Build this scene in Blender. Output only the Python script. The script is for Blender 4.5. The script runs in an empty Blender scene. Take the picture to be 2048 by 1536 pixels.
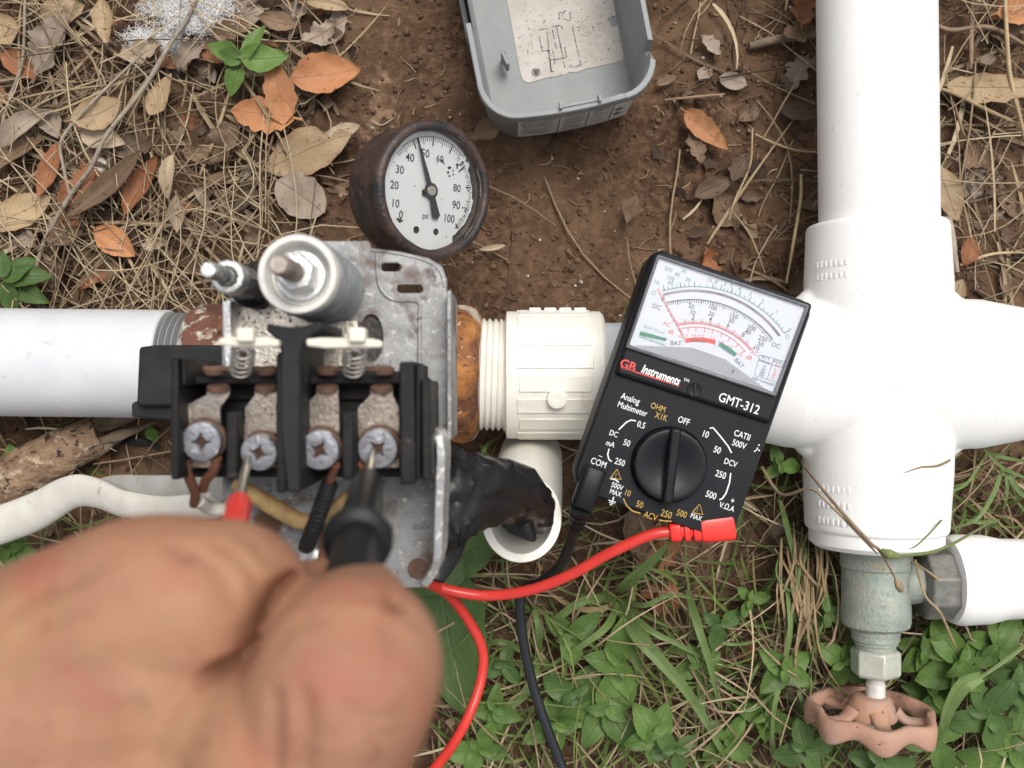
import bpy, bmesh, math, random
import numpy as np
from mathutils import Vector, Matrix, Euler
from mathutils.geometry import tessellate_polygon

# ------------------------------------------------------------------ camera, sky, sun, exposure
SC = bpy.context.scene
C = SC.collection
PI = math.pi
H = 0.46            # camera height above the soil, metres
F = 1966.0          # focal length of the photograph in its own pixels

cam_d = bpy.data.cameras.new('camera')
cam_d.sensor_width = 36.0
cam_d.lens = 36.0 * F / 2048.0
cam_d.clip_start = 0.005
cam_d.clip_end = 500.0
cam_d.dof.use_dof = True
cam_d.dof.focus_distance = 0.395
cam_d.dof.aperture_fstop = 15.0
cam_d.dof.aperture_blades = 0
cam = bpy.data.objects.new('camera', cam_d)
cam.location = (0, 0, H)
cam.rotation_euler = (0, 0, 0)
C.objects.link(cam)
SC.camera = cam

SUN_EL, SUN_AZ = math.radians(66), math.radians(28)     # azimuth clockwise from +Y (top of the picture)
world = bpy.data.worlds.new('World')
SC.world = world
world.use_nodes = True
wn = world.node_tree
wn.nodes.clear()
sky = wn.nodes.new('ShaderNodeTexSky')
sky.sky_type = 'NISHITA'
sky.sun_disc = False
sky.sun_elevation = SUN_EL
sky.sun_rotation = SUN_AZ
sky.air_density = 1.0
sky.dust_density = 4.0
sky.ozone_density = 1.0
hs = wn.nodes.new('ShaderNodeHueSaturation')
hs.inputs['Saturation'].default_value = 0.22            # bright overcast: the blue is washed out
bg = wn.nodes.new('ShaderNodeBackground')
bg.inputs['Strength'].default_value = 0.15
wo = wn.nodes.new('ShaderNodeOutputWorld')
wn.links.new(sky.outputs[0], hs.inputs['Color'])
wn.links.new(hs.outputs[0], bg.inputs['Color'])
wn.links.new(bg.outputs[0], wo.inputs['Surface'])

sun_d = bpy.data.lights.new('sun', 'SUN')
sun_d.energy = 1.5
sun_d.angle = math.radians(24)
sun_d.color = (1.0, 0.95, 0.87)
sun = bpy.data.objects.new('sun', sun_d)
sdir = Vector((math.sin(SUN_AZ) * math.cos(SUN_EL), math.cos(SUN_AZ) * math.cos(SUN_EL), math.sin(SUN_EL)))
sun.rotation_euler = sdir.to_track_quat('Z', 'Y').to_euler()
sun.location = sdir * 3
C.objects.link(sun)

vs = SC.view_settings
vs.view_transform = 'Standard'
vs.look = 'None'
vs.exposure = 0.40
vs.gamma = 1.0
vs.use_curve_mapping = False

# ------------------------------------------------------------------ helpers
rng = random.Random(7)

def P(u, v, z=0.0):
    """World point at height z that the photograph shows at pixel (u, v)."""
    d = H - z
    return Vector(((u - 1024.0) / F * d, -(v - 768.0) / F * d, z))

def R(px, z):
    return px * (H - z) / F

def pix(x, y, z):
    d = H - z
    return (x / d * F + 1024.0, -y / d * F + 768.0)

def spline(pts, k=8):
    """Catmull-Rom through pts."""
    pts = [Vector(p) for p in pts]
    if len(pts) < 3:
        return [pts[0].lerp(pts[-1], i / k) for i in range(k + 1)]
    out = []
    ext = [pts[0] * 2 - pts[1]] + pts + [pts[-1] * 2 - pts[-2]]
    for i in range(1, len(ext) - 2):
        a, b, c, d = ext[i - 1], ext[i], ext[i + 1], ext[i + 2]
        for j in range(k):
            t = j / k
            out.append(0.5 * ((2 * b) + (c - a) * t + (2 * a - 5 * b + 4 * c - d) * t * t + (3 * b - a - 3 * c + d) * t ** 3))
    out.append(pts[-1].copy())
    return out

def lerp_list(vals, n):
    if not isinstance(vals, (list, tuple)):
        return [vals] * n
    m = len(vals) - 1
    o = []
    for i in range(n):
        t = i / max(1, n - 1) * m
        j = min(int(t), m - 1)
        o.append(vals[j] + (vals[j + 1] - vals[j]) * (t - j))
    return o

def frame(origin, z, xhint=(1, 0, 0)):
    z = Vector(z).normalized()
    x = Vector(xhint)
    x = (x - z * x.dot(z))
    if x.length < 1e-6:
        x = Vector((0, 1, 0)) - z * z.y
    x.normalize()
    y = z.cross(x)
    m = Matrix.Identity(4)
    for i in range(3):
        m[i][0], m[i][1], m[i][2], m[i][3] = x[i], y[i], z[i], origin[i]
    return m

ORIG = {}

def root(name, loc, label, cat, group=None):
    o = bpy.data.objects.new(name, None)
    o.empty_display_size = 0.01
    C.objects.link(o)
    o.location = loc
    o['label'] = label
    o['category'] = cat
    if group:
        o['group'] = group
    ORIG[o] = Vector(loc)
    return o

def tag(o, label=None, cat=None, group=None, kind=None):
    if label: o['label'] = label
    if cat: o['category'] = cat
    if group: o['group'] = group
    if kind: o['kind'] = kind
    return o

class MB:
    def __init__(self, M=None):
        self.v, self.f, self.uv, self.M = [], [], None, M
    def add(self, verts, faces, M=None):
        b = len(self.v)
        m = M if M is not None else self.M
        for p in verts:
            p = Vector(p)
            self.v.append(m @ p if m is not None else p)
        for f in faces:
            self.f.append([b + i for i in f])
        return self
    def tube(self, path, r, n=10, cap=True, M=None, flat=1.0, hint=(0, 0, 1)):
        path = [Vector(p) for p in path]
        rr = lerp_list(r, len(path))
        vs, fs = [], []
        t0 = (path[1] - path[0]).normalized()
        up = Vector(hint)
        if abs(up.dot(t0)) > 0.95:
            up = Vector((0, 1, 0)) if abs(t0.y) < 0.9 else Vector((1, 0, 0))
        nrm = (up - t0 * up.dot(t0)).normalized()
        for i, p in enumerate(path):
            a = path[max(0, i - 1)]; b = path[min(len(path) - 1, i + 1)]
            t = (b - a)
            t = t.normalized() if t.length > 1e-9 else t0
            nrm = (nrm - t * nrm.dot(t))
            nrm = nrm.normalized() if nrm.length > 1e-9 else Vector((1, 0, 0))
            bi = t.cross(nrm)
            for k in range(n):
                an = 2 * PI * k / n
                vs.append(p + nrm * (math.cos(an) * rr[i] * flat) + bi * (math.sin(an) * rr[i]))
        for i in range(len(path) - 1):
            for k in range(n):
                k2 = (k + 1) % n
                fs.append((i * n + k, i * n + k2, (i + 1) * n + k2, (i + 1) * n + k))
        if cap:
            fs.append(tuple(reversed(range(n))))
            fs.append(tuple((len(path) - 1) * n + k for k in range(n)))
        return self.add(vs, fs, M)
    def lathe(self, prof, M=None, n=32, rfun=None, close=False, cap=True):
        """prof [(r, h)] turned about local z; close joins the last ring to the first."""
        vs, fs = [], []
        for r, h in prof:
            for k in range(n):
                a = 2 * PI * k / n
                q = r * (rfun(a, r, h) if rfun else 1)
                vs.append((q * math.cos(a), q * math.sin(a), h))
        m = len(prof)
        rings = range(m if close else m - 1)
        for i in rings:
            i2 = (i + 1) % m
            for k in range(n):
                k2 = (k + 1) % n
                fs.append((i * n + k, i * n + k2, i2 * n + k2, i2 * n + k))
        if not close and cap:
            if prof[0][0] > 1e-6: fs.append(tuple(reversed(range(n))))
            if prof[-1][0] > 1e-6: fs.append(tuple((m - 1) * n + k for k in range(n)))
        return self.add(vs, fs, M)
    def prism(self, poly, z0, z1, M=None, holes=()):
        """poly [(x, y)] extruded along local z; holes are cut right through."""
        def area(p):
            return sum(p[i][0] * p[(i + 1) % len(p)][1] - p[(i + 1) % len(p)][0] * p[i][1] for i in range(len(p)))
        poly = list(poly)
        if area(poly) < 0: poly.reverse()
        loops = [poly]
        for h in holes:
            h = list(h)
            if area(h) > 0: h.reverse()
            loops.append(h)
        flat = [p for l in loops for p in l]
        n = len(flat)
        vs = [(x, y, z0) for x, y in flat] + [(x, y, z1) for x, y in flat]
        fs = []
        if holes:
            tri = tessellate_polygon([[Vector((x, y, 0)) for x, y in l] for l in loops])
            for t in tri:
                a, b, c = t
                ar = (flat[b][0] - flat[a][0]) * (flat[c][1] - flat[a][1]) - (flat[c][0] - flat[a][0]) * (flat[b][1] - flat[a][1])
                if ar < 0: b, c = c, b
                fs.append((a + n, b + n, c + n)); fs.append((c, b, a))
        else:
            fs.append(tuple(range(n, 2 * n))); fs.append(tuple(reversed(range(n))))
        b = 0
        for l in loops:
            for i in range(len(l)):
                j = (i + 1) % len(l)
                fs.append((b + i, b + j, b + j + n, b + i + n))
            b += len(l)
        return self.add(vs, fs, M)
    def slab(self, pxs, z0, z1, holes=()):
        """Prism whose top (at z1) the photograph shows at the given pixels."""
        g = lambda l: [(P(u, v, z1).x, P(u, v, z1).y) for u, v in l]
        return self.prism(g(pxs), z0, z1, holes=[g(h) for h in holes])
    def box(self, c, s, M=None, rz=0.0):
        x, y, z = s[0] / 2, s[1] / 2, s[2] / 2
        ca, sa = math.cos(rz), math.sin(rz)
        vs = [(c[0] + a * x * ca - b * y * sa, c[1] + a * x * sa + b * y * ca, c[2] + d * z) for d in (-1, 1) for b in (-1, 1) for a in (-1, 1)]
        fs = [(0, 2, 3, 1), (4, 5, 7, 6), (0, 1, 5, 4), (2, 6, 7, 3), (0, 4, 6, 2), (1, 3, 7, 5)]
        return self.add(vs, fs, M)
    def ball(self, c, r, n=12, m=8, sc=(1, 1, 1)):
        prof = []
        vs, fs = [], []
        for i in range(1, m):
            th = PI * i / m
            for k in range(n):
                a = 2 * PI * k / n
                vs.append((c[0] + r * sc[0] * math.sin(th) * math.cos(a), c[1] + r * sc[1] * math.sin(th) * math.sin(a), c[2] - r * sc[2] * math.cos(th)))
        b = len(vs); vs.append((c[0], c[1], c[2] - r * sc[2])); vs.append((c[0], c[1], c[2] + r * sc[2]))
        for i in range(m - 2):
            for k in range(n):
                k2 = (k + 1) % n
                fs.append((i * n + k, i * n + k2, (i + 1) * n + k2, (i + 1) * n + k))
        for k in range(n):
            k2 = (k + 1) % n
            fs.append((b, k2, k)); fs.append((b + 1, (m - 2) * n + k, (m - 2) * n + k2))
        return self.add(vs, fs)
    def strip(self, pts, w, up=(0, 0, 1), M=None):
        """Flat printed line of width w along pts, facing up."""
        pts = [Vector(p) for p in pts]; up = Vector(up)
        vs, fs = [], []
        for i, p in enumerate(pts):
            t = pts[min(i + 1, len(pts) - 1)] - pts[max(i - 1, 0)]
            s = up.cross(t)
            s = s.normalized() * (w / 2) if s.length > 1e-12 else Vector((w / 2, 0, 0))
            vs += [p + s, p - s]
        for i in range(len(pts) - 1):
            fs.append((2 * i, 2 * i + 1, 2 * i + 3, 2 * i + 2))
        return self.add(vs, fs, M)
    def text(self, body, M, h, w=1.0, bold=0.0, shear=0.0):
        """Lettering centred on the frame M, capitals h high."""
        v, f = glyphs(body, bold, shear)
        k = h / 0.73
        return self.add([(x * k * w, (y - 0.365) * k, 0) for x, y in v], f, M)
    def build(self, name, m, parent=None, smooth=40, bevel=0, seg=2, mats=None):
        me = bpy.data.meshes.new(name)
        if parent is not None:
            o0 = ORIG[parent]
        else:
            n = len(self.v)
            xs = [p.x for p in self.v]; ys = [p.y for p in self.v]; zs = [p.z for p in self.v]
            o0 = Vector(((min(xs) + max(xs)) / 2, (min(ys) + max(ys)) / 2, min(zs)))
        me.from_pydata([tuple(p - o0) for p in self.v], [], self.f)
        me.update()
        if self.uv is not None:
            ul = me.uv_layers.new(name='UVMap')
            li = np.empty(len(me.loops), dtype=np.int32)
            me.loops.foreach_get('vertex_index', li)
            ul.data.foreach_set('uv', np.asarray(self.uv, dtype=np.float32)[li].ravel())
        if smooth:
            me.shade_smooth()
            me.set_sharp_from_angle(angle=math.radians(smooth))
        o = bpy.data.objects.new(name, me)
        C.objects.link(o)
        if m is not None: me.materials.append(m)
        if parent is not None:
            o.parent = parent
        else:
            o.location = o0
        ORIG[o] = o0
        if bevel:
            bv = o.modifiers.new('bevel', 'BEVEL')
            bv.width = bevel; bv.segments = seg; bv.limit_method = 'ANGLE'; bv.angle_limit = math.radians(35)
            bv.harden_normals = False
        return o

_gl = {}
def glyphs(body, bold=0.0, shear=0.0):
    key = (body, bold, shear)
    if key not in _gl:
        cu = bpy.data.curves.new('lettering', 'FONT')
        cu.body = body; cu.size = 1.0; cu.align_x = 'CENTER'; cu.resolution_u = 3; cu.offset = bold; cu.shear = shear
        o = bpy.data.objects.new('lettering', cu)
        C.objects.link(o)
        dg = bpy.context.evaluated_depsgraph_get()
        me = bpy.data.meshes.new_from_object(o.evaluated_get(dg))
        _gl[key] = ([(p.co.x, p.co.y) for p in me.vertices], [tuple(p.vertices) for p in me.polygons])
        bpy.data.objects.remove(o); bpy.data.curves.remove(cu); bpy.data.meshes.remove(me)
    return _gl[key]

def circ(cx, cy, rx, ry=None, n=20):
    ry = rx if ry is None else ry
    return [(cx + rx * math.cos(2 * PI * i / n), cy + ry * math.sin(2 * PI * i / n)) for i in range(n)]

def rrect(w, h, r, n=6, cx=0.0, cy=0.0, per=1):
    """Rounded rectangle, counter-clockwise, per points along each straight side."""
    rs = r if isinstance(r, (list, tuple)) else [r] * 4          # bl, br, tr, tl
    cs = [(-w / 2 + rs[0], -h / 2 + rs[0], PI, rs[0]), (w / 2 - rs[1], -h / 2 + rs[1], 1.5 * PI, rs[1]),
          (w / 2 - rs[2], h / 2 - rs[2], 0, rs[2]), (-w / 2 + rs[3], h / 2 - rs[3], 0.5 * PI, rs[3])]
    o = []
    for x, y, a, q in cs:
        for i in range(n + 1):
            t = a + PI / 2 * i / n
            o.append((cx + x + q * math.cos(t), cy + y + q * math.sin(t)))
    if per > 1:
        out = []
        for i in range(len(o)):
            a, b = o[i], o[(i + 1) % len(o)]
            out.append(a)
            if (i + 1) % (n + 1) == 0:
                for j in range(1, per):
                    t = j / per
                    out.append((a[0] + (b[0] - a[0]) * t, a[1] + (b[1] - a[1]) * t))
        o = out
    return o

def circle3(a, b, c):
    ax, ay = a; bx, by = b; cx, cy = c
    d = 2 * (ax * (by - cy) + bx * (cy - ay) + cx * (ay - by))
    ux = ((ax * ax + ay * ay) * (by - cy) + (bx * bx + by * by) * (cy - ay) + (cx * cx + cy * cy) * (ay - by)) / d
    uy = ((ax * ax + ay * ay) * (cx - bx) + (bx * bx + by * by) * (ax - cx) + (cx * cx + cy * cy) * (bx - ax)) / d
    return ux, uy, math.hypot(ax - ux, ay - uy)

# smooth value noise for the soil
_nr = np.random.RandomState(11)
_grid = _nr.rand(256, 256)
def vnoise(x, y):
    xi = np.floor(x).astype(int); yi = np.floor(y).astype(int)
    fx = x - xi; fy = y - yi
    fx = fx * fx * (3 - 2 * fx); fy = fy * fy * (3 - 2 * fy)
    g = lambda a, b: _grid[a & 255, b & 255]
    return (g(xi, yi) * (1 - fx) * (1 - fy) + g(xi + 1, yi) * fx * (1 - fy) + g(xi, yi + 1) * (1 - fx) * fy + g(xi + 1, yi + 1) * fx * fy) - 0.5

def ground_z(x, y):
    x = np.asarray(x, dtype=float); y = np.asarray(y, dtype=float)
    z = 0.009 * vnoise(x * 9 + 31, y * 9 + 17) + 0.005 * vnoise(x * 31 + 5, y * 31 + 77)
    z = z + 0.0032 * vnoise(x * 95 + 9, y * 95 + 3) + 0.0010 * vnoise(x * 240, y * 240)
    return z

def gz(x, y):
    return float(ground_z(np.array([x]), np.array([y]))[0])

# ------------------------------------------------------------------ materials
def nodes(name):
    m = bpy.data.materials.new(name)
    m.use_nodes = True
    nt = m.node_tree
    nt.nodes.clear()
    out = nt.nodes.new('ShaderNodeOutputMaterial')
    b = nt.nodes.new('ShaderNodeBsdfPrincipled')
    nt.links.new(b.outputs[0], out.inputs['Surface'])
    return m, nt, b

def rgba(c):
    return (c[0], c[1], c[2], 1.0)

def noise_fac(nt, vec, scale, lo, hi, detail=5.0, dist=0.0, rough=0.6):
    n = nt.nodes.new('ShaderNodeTexNoise')
    n.inputs['Scale'].default_value = scale
    n.inputs['Detail'].default_value = detail
    n.inputs['Roughness'].default_value = rough
    n.inputs['Distortion'].default_value = dist
    nt.links.new(vec, n.inputs['Vector'])
    r = nt.nodes.new('ShaderNodeMapRange')
    r.inputs['From Min'].default_value = lo
    r.inputs['From Max'].default_value = hi
    nt.links.new(n.outputs['Fac'], r.inputs['Value'])
    return r.outputs['Result'], n

def mixc(nt, fac, a, b):
    mx = nt.nodes.new('ShaderNodeMix')
    mx.data_type = 'RGBA'
    if isinstance(fac, (int, float)): mx.inputs[0].default_value = fac
    else: nt.links.new(fac, mx.inputs[0])
    for i, c in ((6, a), (7, b)):
        if isinstance(c, (tuple, list)): mx.inputs[i].default_value = rgba(c)
        else: nt.links.new(c, mx.inputs[i])
    return mx.outputs[2]

def mat(name, c1, c2=None, scale=120, rough=0.6, metal=0.0, bump=0.0, bscale=400, spots=(), spec=0.5, rvar=0.0, sss=0.0, coat=0.0, rand=0.0, lo=0.35, hi=0.65, coord='Object', bdist=0.001):
    """Principled material: two noise-mixed colours, then stains [(colour, scale, lo, hi[, roughness])], fine relief."""
    m, nt, b = nodes(name)
    tc = nt.nodes.new('ShaderNodeTexCoord')
    vec = tc.outputs[coord]
    col = c1
    if c2 is not None:
        f, _ = noise_fac(nt, vec, scale, lo, hi)
        col = mixc(nt, f, c1, c2)
    rsock = rough
    msock = metal
    for i, s in enumerate(spots):
        ad = nt.nodes.new('ShaderNodeVectorMath'); ad.operation = 'ADD'
        ad.inputs[1].default_value = (3.1 * i + 1.7, 5.3 * i, 2.2 * i)
        nt.links.new(vec, ad.inputs[0])
        f, _ = noise_fac(nt, ad.outputs[0], s[1], s[2], s[3], detail=7, dist=0.3)
        fc = nt.nodes.new('ShaderNodeClamp'); nt.links.new(f, fc.inputs[0])
        col = mixc(nt, fc.outputs[0], col, s[0])
        if len(s) > 4:
            mr = nt.nodes.new('ShaderNodeMix'); mr.data_type = 'FLOAT'
            nt.links.new(fc.outputs[0], mr.inputs[0])
            if isinstance(rsock, (int, float)): mr.inputs[2].default_value = rsock
            else: nt.links.new(rsock, mr.inputs[2])
            mr.inputs[3].default_value = s[4]
            rsock = mr.outputs[0]
            if metal > 0:
                mm = nt.nodes.new('ShaderNodeMix'); mm.data_type = 'FLOAT'
                nt.links.new(fc.outputs[0], mm.inputs[0])
                if isinstance(msock, (int, float)): mm.inputs[2].default_value = msock
                else: nt.links.new(msock, mm.inputs[2])
                mm.inputs[3].default_value = 0.0
                msock = mm.outputs[0]
    if rand:
        oi = nt.nodes.new('ShaderNodeObjectInfo')
        mr = nt.nodes.new('ShaderNodeMapRange')
        mr.inputs['To Min'].default_value = 1 - rand; mr.inputs['To Max'].default_value = 1 + rand
        nt.links.new(oi.outputs['Random'], mr.inputs['Value'])
        h = nt.nodes.new('ShaderNodeHueSaturation')
        nt.links.new(mr.outputs[0], h.inputs['Value'])
        if isinstance(col, (tuple, list)): h.inputs['Color'].default_value = rgba(col)
        else: nt.links.new(col, h.inputs['Color'])
        col = h.outputs[0]
    if isinstance(col, (tuple, list)): b.inputs['Base Color'].default_value = rgba(col)
    else: nt.links.new(col, b.inputs['Base Color'])
    if isinstance(rsock, (int, float)): b.inputs['Roughness'].default_value = rsock
    else: nt.links.new(rsock, b.inputs['Roughness'])
    if isinstance(msock, (int, float)): b.inputs['Metallic'].default_value = msock
    else: nt.links.new(msock, b.inputs['Metallic'])
    b.inputs['Specular IOR Level'].default_value = spec
    if coat: b.inputs['Coat Weight'].default_value = coat
    if sss:
        b.inputs['Subsurface Weight'].default_value = sss
        b.inputs['Subsurface Radius'].default_value = (0.004, 0.0014, 0.0008)
        b.inputs['Subsurface Scale'].default_value = 1.0
    if bump:
        n = nt.nodes.new('ShaderNodeTexNoise')
        n.inputs['Scale'].default_value = bscale; n.inputs['Detail'].default_value = 4
        nt.links.new(vec, n.inputs['Vector'])
        bp = nt.nodes.new('ShaderNodeBump')
        bp.inputs['Strength'].default_value = bump
        bp.inputs['Distance'].default_value = bdist
        nt.links.new(n.outputs['Fac'], bp.inputs['Height'])
        nt.links.new(bp.outputs[0], b.inputs['Normal'])
    return m

def leaf_mat(name, c1, c2, vein, spot, rough=0.6, trans=0.0, spots=(0.62, 0.68), veinw=1.0, sidev=9.0, rand=0.16, edge=None, blotch=0.65):
    """Leaf: UV gives the midrib and side veins; blotches and dots from noise."""
    m, nt, b = nodes(name)
    tc = nt.nodes.new('ShaderNodeTexCoord')
    oi = nt.nodes.new('ShaderNodeObjectInfo')
    of = nt.nodes.new('ShaderNodeVectorMath'); of.operation = 'MULTIPLY_ADD'
    of.inputs[1].default_value = (1, 1, 1)
    cb = nt.nodes.new('ShaderNodeCombineXYZ')
    for i_ in range(3): nt.links.new(oi.outputs['Random'], cb.inputs[i_])
    sc_ = nt.nodes.new('ShaderNodeVectorMath'); sc_.operation = 'SCALE'; sc_.inputs['Scale'].default_value = 7.0
    nt.links.new(cb.outputs[0], sc_.inputs[0]); nt.links.new(tc.outputs['Object'], of.inputs[0]); nt.links.new(sc_.outputs[0], of.inputs[2])
    ovec = of.outputs[0]
    f, _ = noise_fac(nt, ovec, 70, 0.35, 0.65, detail=6)
    col = mixc(nt, f, c1, c2)
    fb, _ = noise_fac(nt, ovec, 110, 0.56, 0.74, detail=7, dist=0.4)
    cbl = nt.nodes.new('ShaderNodeClamp'); nt.links.new(fb, cbl.inputs[0])
    mb_ = nt.nodes.new('ShaderNodeMath'); mb_.operation = 'MULTIPLY'; mb_.inputs[1].default_value = blotch; nt.links.new(cbl.outputs[0], mb_.inputs[0])
    col = mixc(nt, mb_.outputs[0], col, tuple(0.42 * c for c in c2))
    sp = nt.nodes.new('ShaderNodeSeparateXYZ')
    nt.links.new(tc.outputs['UV'], sp.inputs[0])
    def math_(op, a, bb=None, clamp=False):
        n = nt.nodes.new('ShaderNodeMath'); n.operation = op; n.use_clamp = clamp
        for i, q in enumerate((a, bb)):
            if q is None: continue
            if isinstance(q, (int, float)): n.inputs[i].default_value = q
            else: nt.links.new(q, n.inputs[i])
        return n.outputs[0]
    av = math_('ABSOLUTE', math_('SUBTRACT', sp.outputs[1], 0.5))
    mid = math_('SUBTRACT', 1.0, math_('DIVIDE', av, 0.022 * veinw), True)
    # side veins sweep forward from the midrib
    ph = math_('SUBTRACT', math_('MULTIPLY', sp.outputs[0], sidev), math_('MULTIPLY', av, sidev * 0.9))
    fr = math_('ABSOLUTE', math_('SUBTRACT', math_('FRACT', ph), 0.5))
    side = math_('MULTIPLY', math_('SUBTRACT', 1.0, math_('DIVIDE', fr, 0.07), True), 0.28)
    vn = math_('MAXIMUM', mid, side)
    col = mixc(nt, math_('MULTIPLY', vn, 0.48), col, vein)
    f2, _ = noise_fac(nt, ovec, 420, spots[0], spots[1], detail=3)
    cl = nt.nodes.new('ShaderNodeClamp'); nt.links.new(f2, cl.inputs[0])
    col = mixc(nt, math_('MULTIPLY', cl.outputs[0], 0.8), col, spot)
    if edge is not None:
        ef = nt.nodes.new('ShaderNodeMapRange'); ef.inputs['From Min'].default_value = 0.36; ef.inputs['From Max'].default_value = 0.5
        nt.links.new(av, ef.inputs['Value'])
        col = mixc(nt, math_('MULTIPLY', ef.outputs[0], 0.6), col, edge)
    mr = nt.nodes.new('ShaderNodeMapRange')
    mr.inputs['To Min'].default_value = 1 - rand; mr.inputs['To Max'].default_value = 1 + rand
    nt.links.new(oi.outputs['Random'], mr.inputs['Value'])
    h = nt.nodes.new('ShaderNodeHueSaturation')
    nt.links.new(mr.outputs[0], h.inputs['Value']); nt.links.new(col, h.inputs['Color'])
    nt.links.new(h.outputs[0], b.inputs['Base Color'])
    b.inputs['Roughness'].default_value = rough
    b.inputs['Specular IOR Level'].default_value = 0.3
    n = nt.nodes.new('ShaderNodeTexNoise'); n.inputs['Scale'].default_value = 260; n.inputs['Detail'].default_value = 5
    nt.links.new(tc.outputs['Object'], n.inputs['Vector'])
    hh = math_('ADD', math_('MULTIPLY', n.outputs['Fac'], 0.6), math_('MULTIPLY', vn, -0.5))
    bp = nt.nodes.new('ShaderNodeBump'); bp.inputs['Strength'].default_value = 0.6; bp.inputs['Distance'].default_value = 0.0008
    bp.inputs['Strength'].default_value = 0.75; nt.links.new(hh, bp.inputs['Height']); nt.links.new(bp.outputs[0], b.inputs['Normal'])
    if trans:
        tr = nt.nodes.new('ShaderNodeBsdfTranslucent')
        nt.links.new(h.outputs[0], tr.inputs['Color'])
        ms = nt.nodes.new('ShaderNodeMixShader'); ms.inputs[0].default_value = trans
        nt.links.new(b.outputs[0], ms.inputs[1]); nt.links.new(tr.outputs[0], ms.inputs[2])
        out = [q for q in nt.nodes if q.type == 'OUTPUT_MATERIAL'][0]
        nt.links.new(ms.outputs[0], out.inputs['Surface'])
    return m

def tint_mat(name, stops, rough=0.7, scale=300, trans=0.0):
    """Colour from a per-piece 'tint' number through a ramp, with a little grain."""
    m, nt, b = nodes(name)
    at = nt.nodes.new('ShaderNodeAttribute'); at.attribute_name = 'tint'
    tc = nt.nodes.new('ShaderNodeTexCoord')
    n = nt.nodes.new('ShaderNodeTexNoise'); n.inputs['Scale'].default_value = scale
    nt.links.new(tc.outputs['Object'], n.inputs['Vector'])
    ma = nt.nodes.new('ShaderNodeMath'); ma.operation = 'MULTIPLY_ADD'
    ma.inputs[1].default_value = 0.35; nt.links.new(n.outputs['Fac'], ma.inputs[0])
    sb = nt.nodes.new('ShaderNodeMath'); sb.operation = 'SUBTRACT'; sb.inputs[1].default_value = 0.175
    nt.links.new(at.outputs['Fac'], ma.inputs[2]); nt.links.new(ma.outputs[0], sb.inputs[0])
    cr = nt.nodes.new('ShaderNodeValToRGB')
    el = cr.color_ramp.elements
    while len(el) < len(stops): el.new(0.5)
    for e, (p, c) in zip(el, stops):
        e.position = p; e.color = rgba(c)
    nt.links.new(sb.outputs[0], cr.inputs[0])
    nt.links.new(cr.outputs[0], b.inputs['Base Color'])
    b.inputs['Roughness'].default_value = rough
    b.inputs['Specular IOR Level'].default_value = 0.3
    if trans:
        tr = nt.nodes.new('ShaderNodeBsdfTranslucent')
        nt.links.new(cr.outputs[0], tr.inputs['Color'])
        ms = nt.nodes.new('ShaderNodeMixShader'); ms.inputs[0].default_value = trans
        nt.links.new(b.outputs[0], ms.inputs[1]); nt.links.new(tr.outputs[0], ms.inputs[2])
        out = [q for q in nt.nodes if q.type == 'OUTPUT_MATERIAL'][0]
        nt.links.new(ms.outputs[0], out.inputs['Surface'])
    return m

def clear_mat(name, tint=(1, 1, 1), rough=0.03, refl=0.6):
    m = bpy.data.materials.new(name); m.use_nodes = True
    nt = m.node_tree; nt.nodes.clear()
    out = nt.nodes.new('ShaderNodeOutputMaterial')
    tr = nt.nodes.new('ShaderNodeBsdfTransparent'); tr.inputs[0].default_value = rgba(tint)
    gl = nt.nodes.new('ShaderNodeBsdfGlossy'); gl.inputs['Roughness'].default_value = rough
    fr = nt.nodes.new('ShaderNodeFresnel'); fr.inputs[0].default_value = 1.48
    mu = nt.nodes.new('ShaderNodeMath'); mu.operation = 'MULTIPLY'; mu.inputs[1].default_value = refl
    nt.links.new(fr.outputs[0], mu.inputs[0])
    mx = nt.nodes.new('ShaderNodeMixShader')
    nt.links.new(mu.outputs[0], mx.inputs[0]); nt.links.new(tr.outputs[0], mx.inputs[1]); nt.links.new(gl.outputs[0], mx.inputs[2])
    nt.links.new(mx.outputs[0], out.inputs['Surface'])
    return m

K = {}
K['pvc'] = mat('white_pvc', (0.80, 0.79, 0.765), (0.84, 0.83, 0.81), scale=25, rough=0.38, spots=[((0.66, 0.60, 0.48), 24, 0.60, 0.85), ((0.45, 0.36, 0.25), 160, 0.71, 0.78), ((0.70, 0.66, 0.58), 300, 0.62, 0.74)], bump=0.06, bscale=300)
K['pvc_old'] = mat('weathered_grey_pvc', (0.52, 0.535, 0.56), (0.60, 0.61, 0.62), scale=40, rough=0.42, spots=[((0.36, 0.35, 0.33), 90, 0.64, 0.78), ((0.3, 0.27, 0.22), 300, 0.70, 0.76)], bump=0.08, bscale=400)
K['pvc_cream'] = mat('cream_pvc', (0.72, 0.69, 0.61), (0.80, 0.775, 0.71), scale=60, rough=0.45, spots=[((0.44, 0.33, 0.2), 45, 0.62, 0.85), ((0.3, 0.22, 0.14), 260, 0.70, 0.76)], bump=0.1, bscale=500)
K['rust'] = mat('rusted_iron', (0.115, 0.042, 0.018), (0.38, 0.155, 0.042), scale=48, lo=.42, hi=.6, rough=0.85, spots=[((0.55, 0.48, 0.38), 48, 0.53, 0.66), ((0.05, 0.024, 0.015), 240, 0.58, 0.68), ((0.46, 0.18, 0.03), 90, 0.60, 0.7), ((0.55, 0.50, 0.42), 420, 0.64, 0.70)], bump=0.55, bscale=700)
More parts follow.
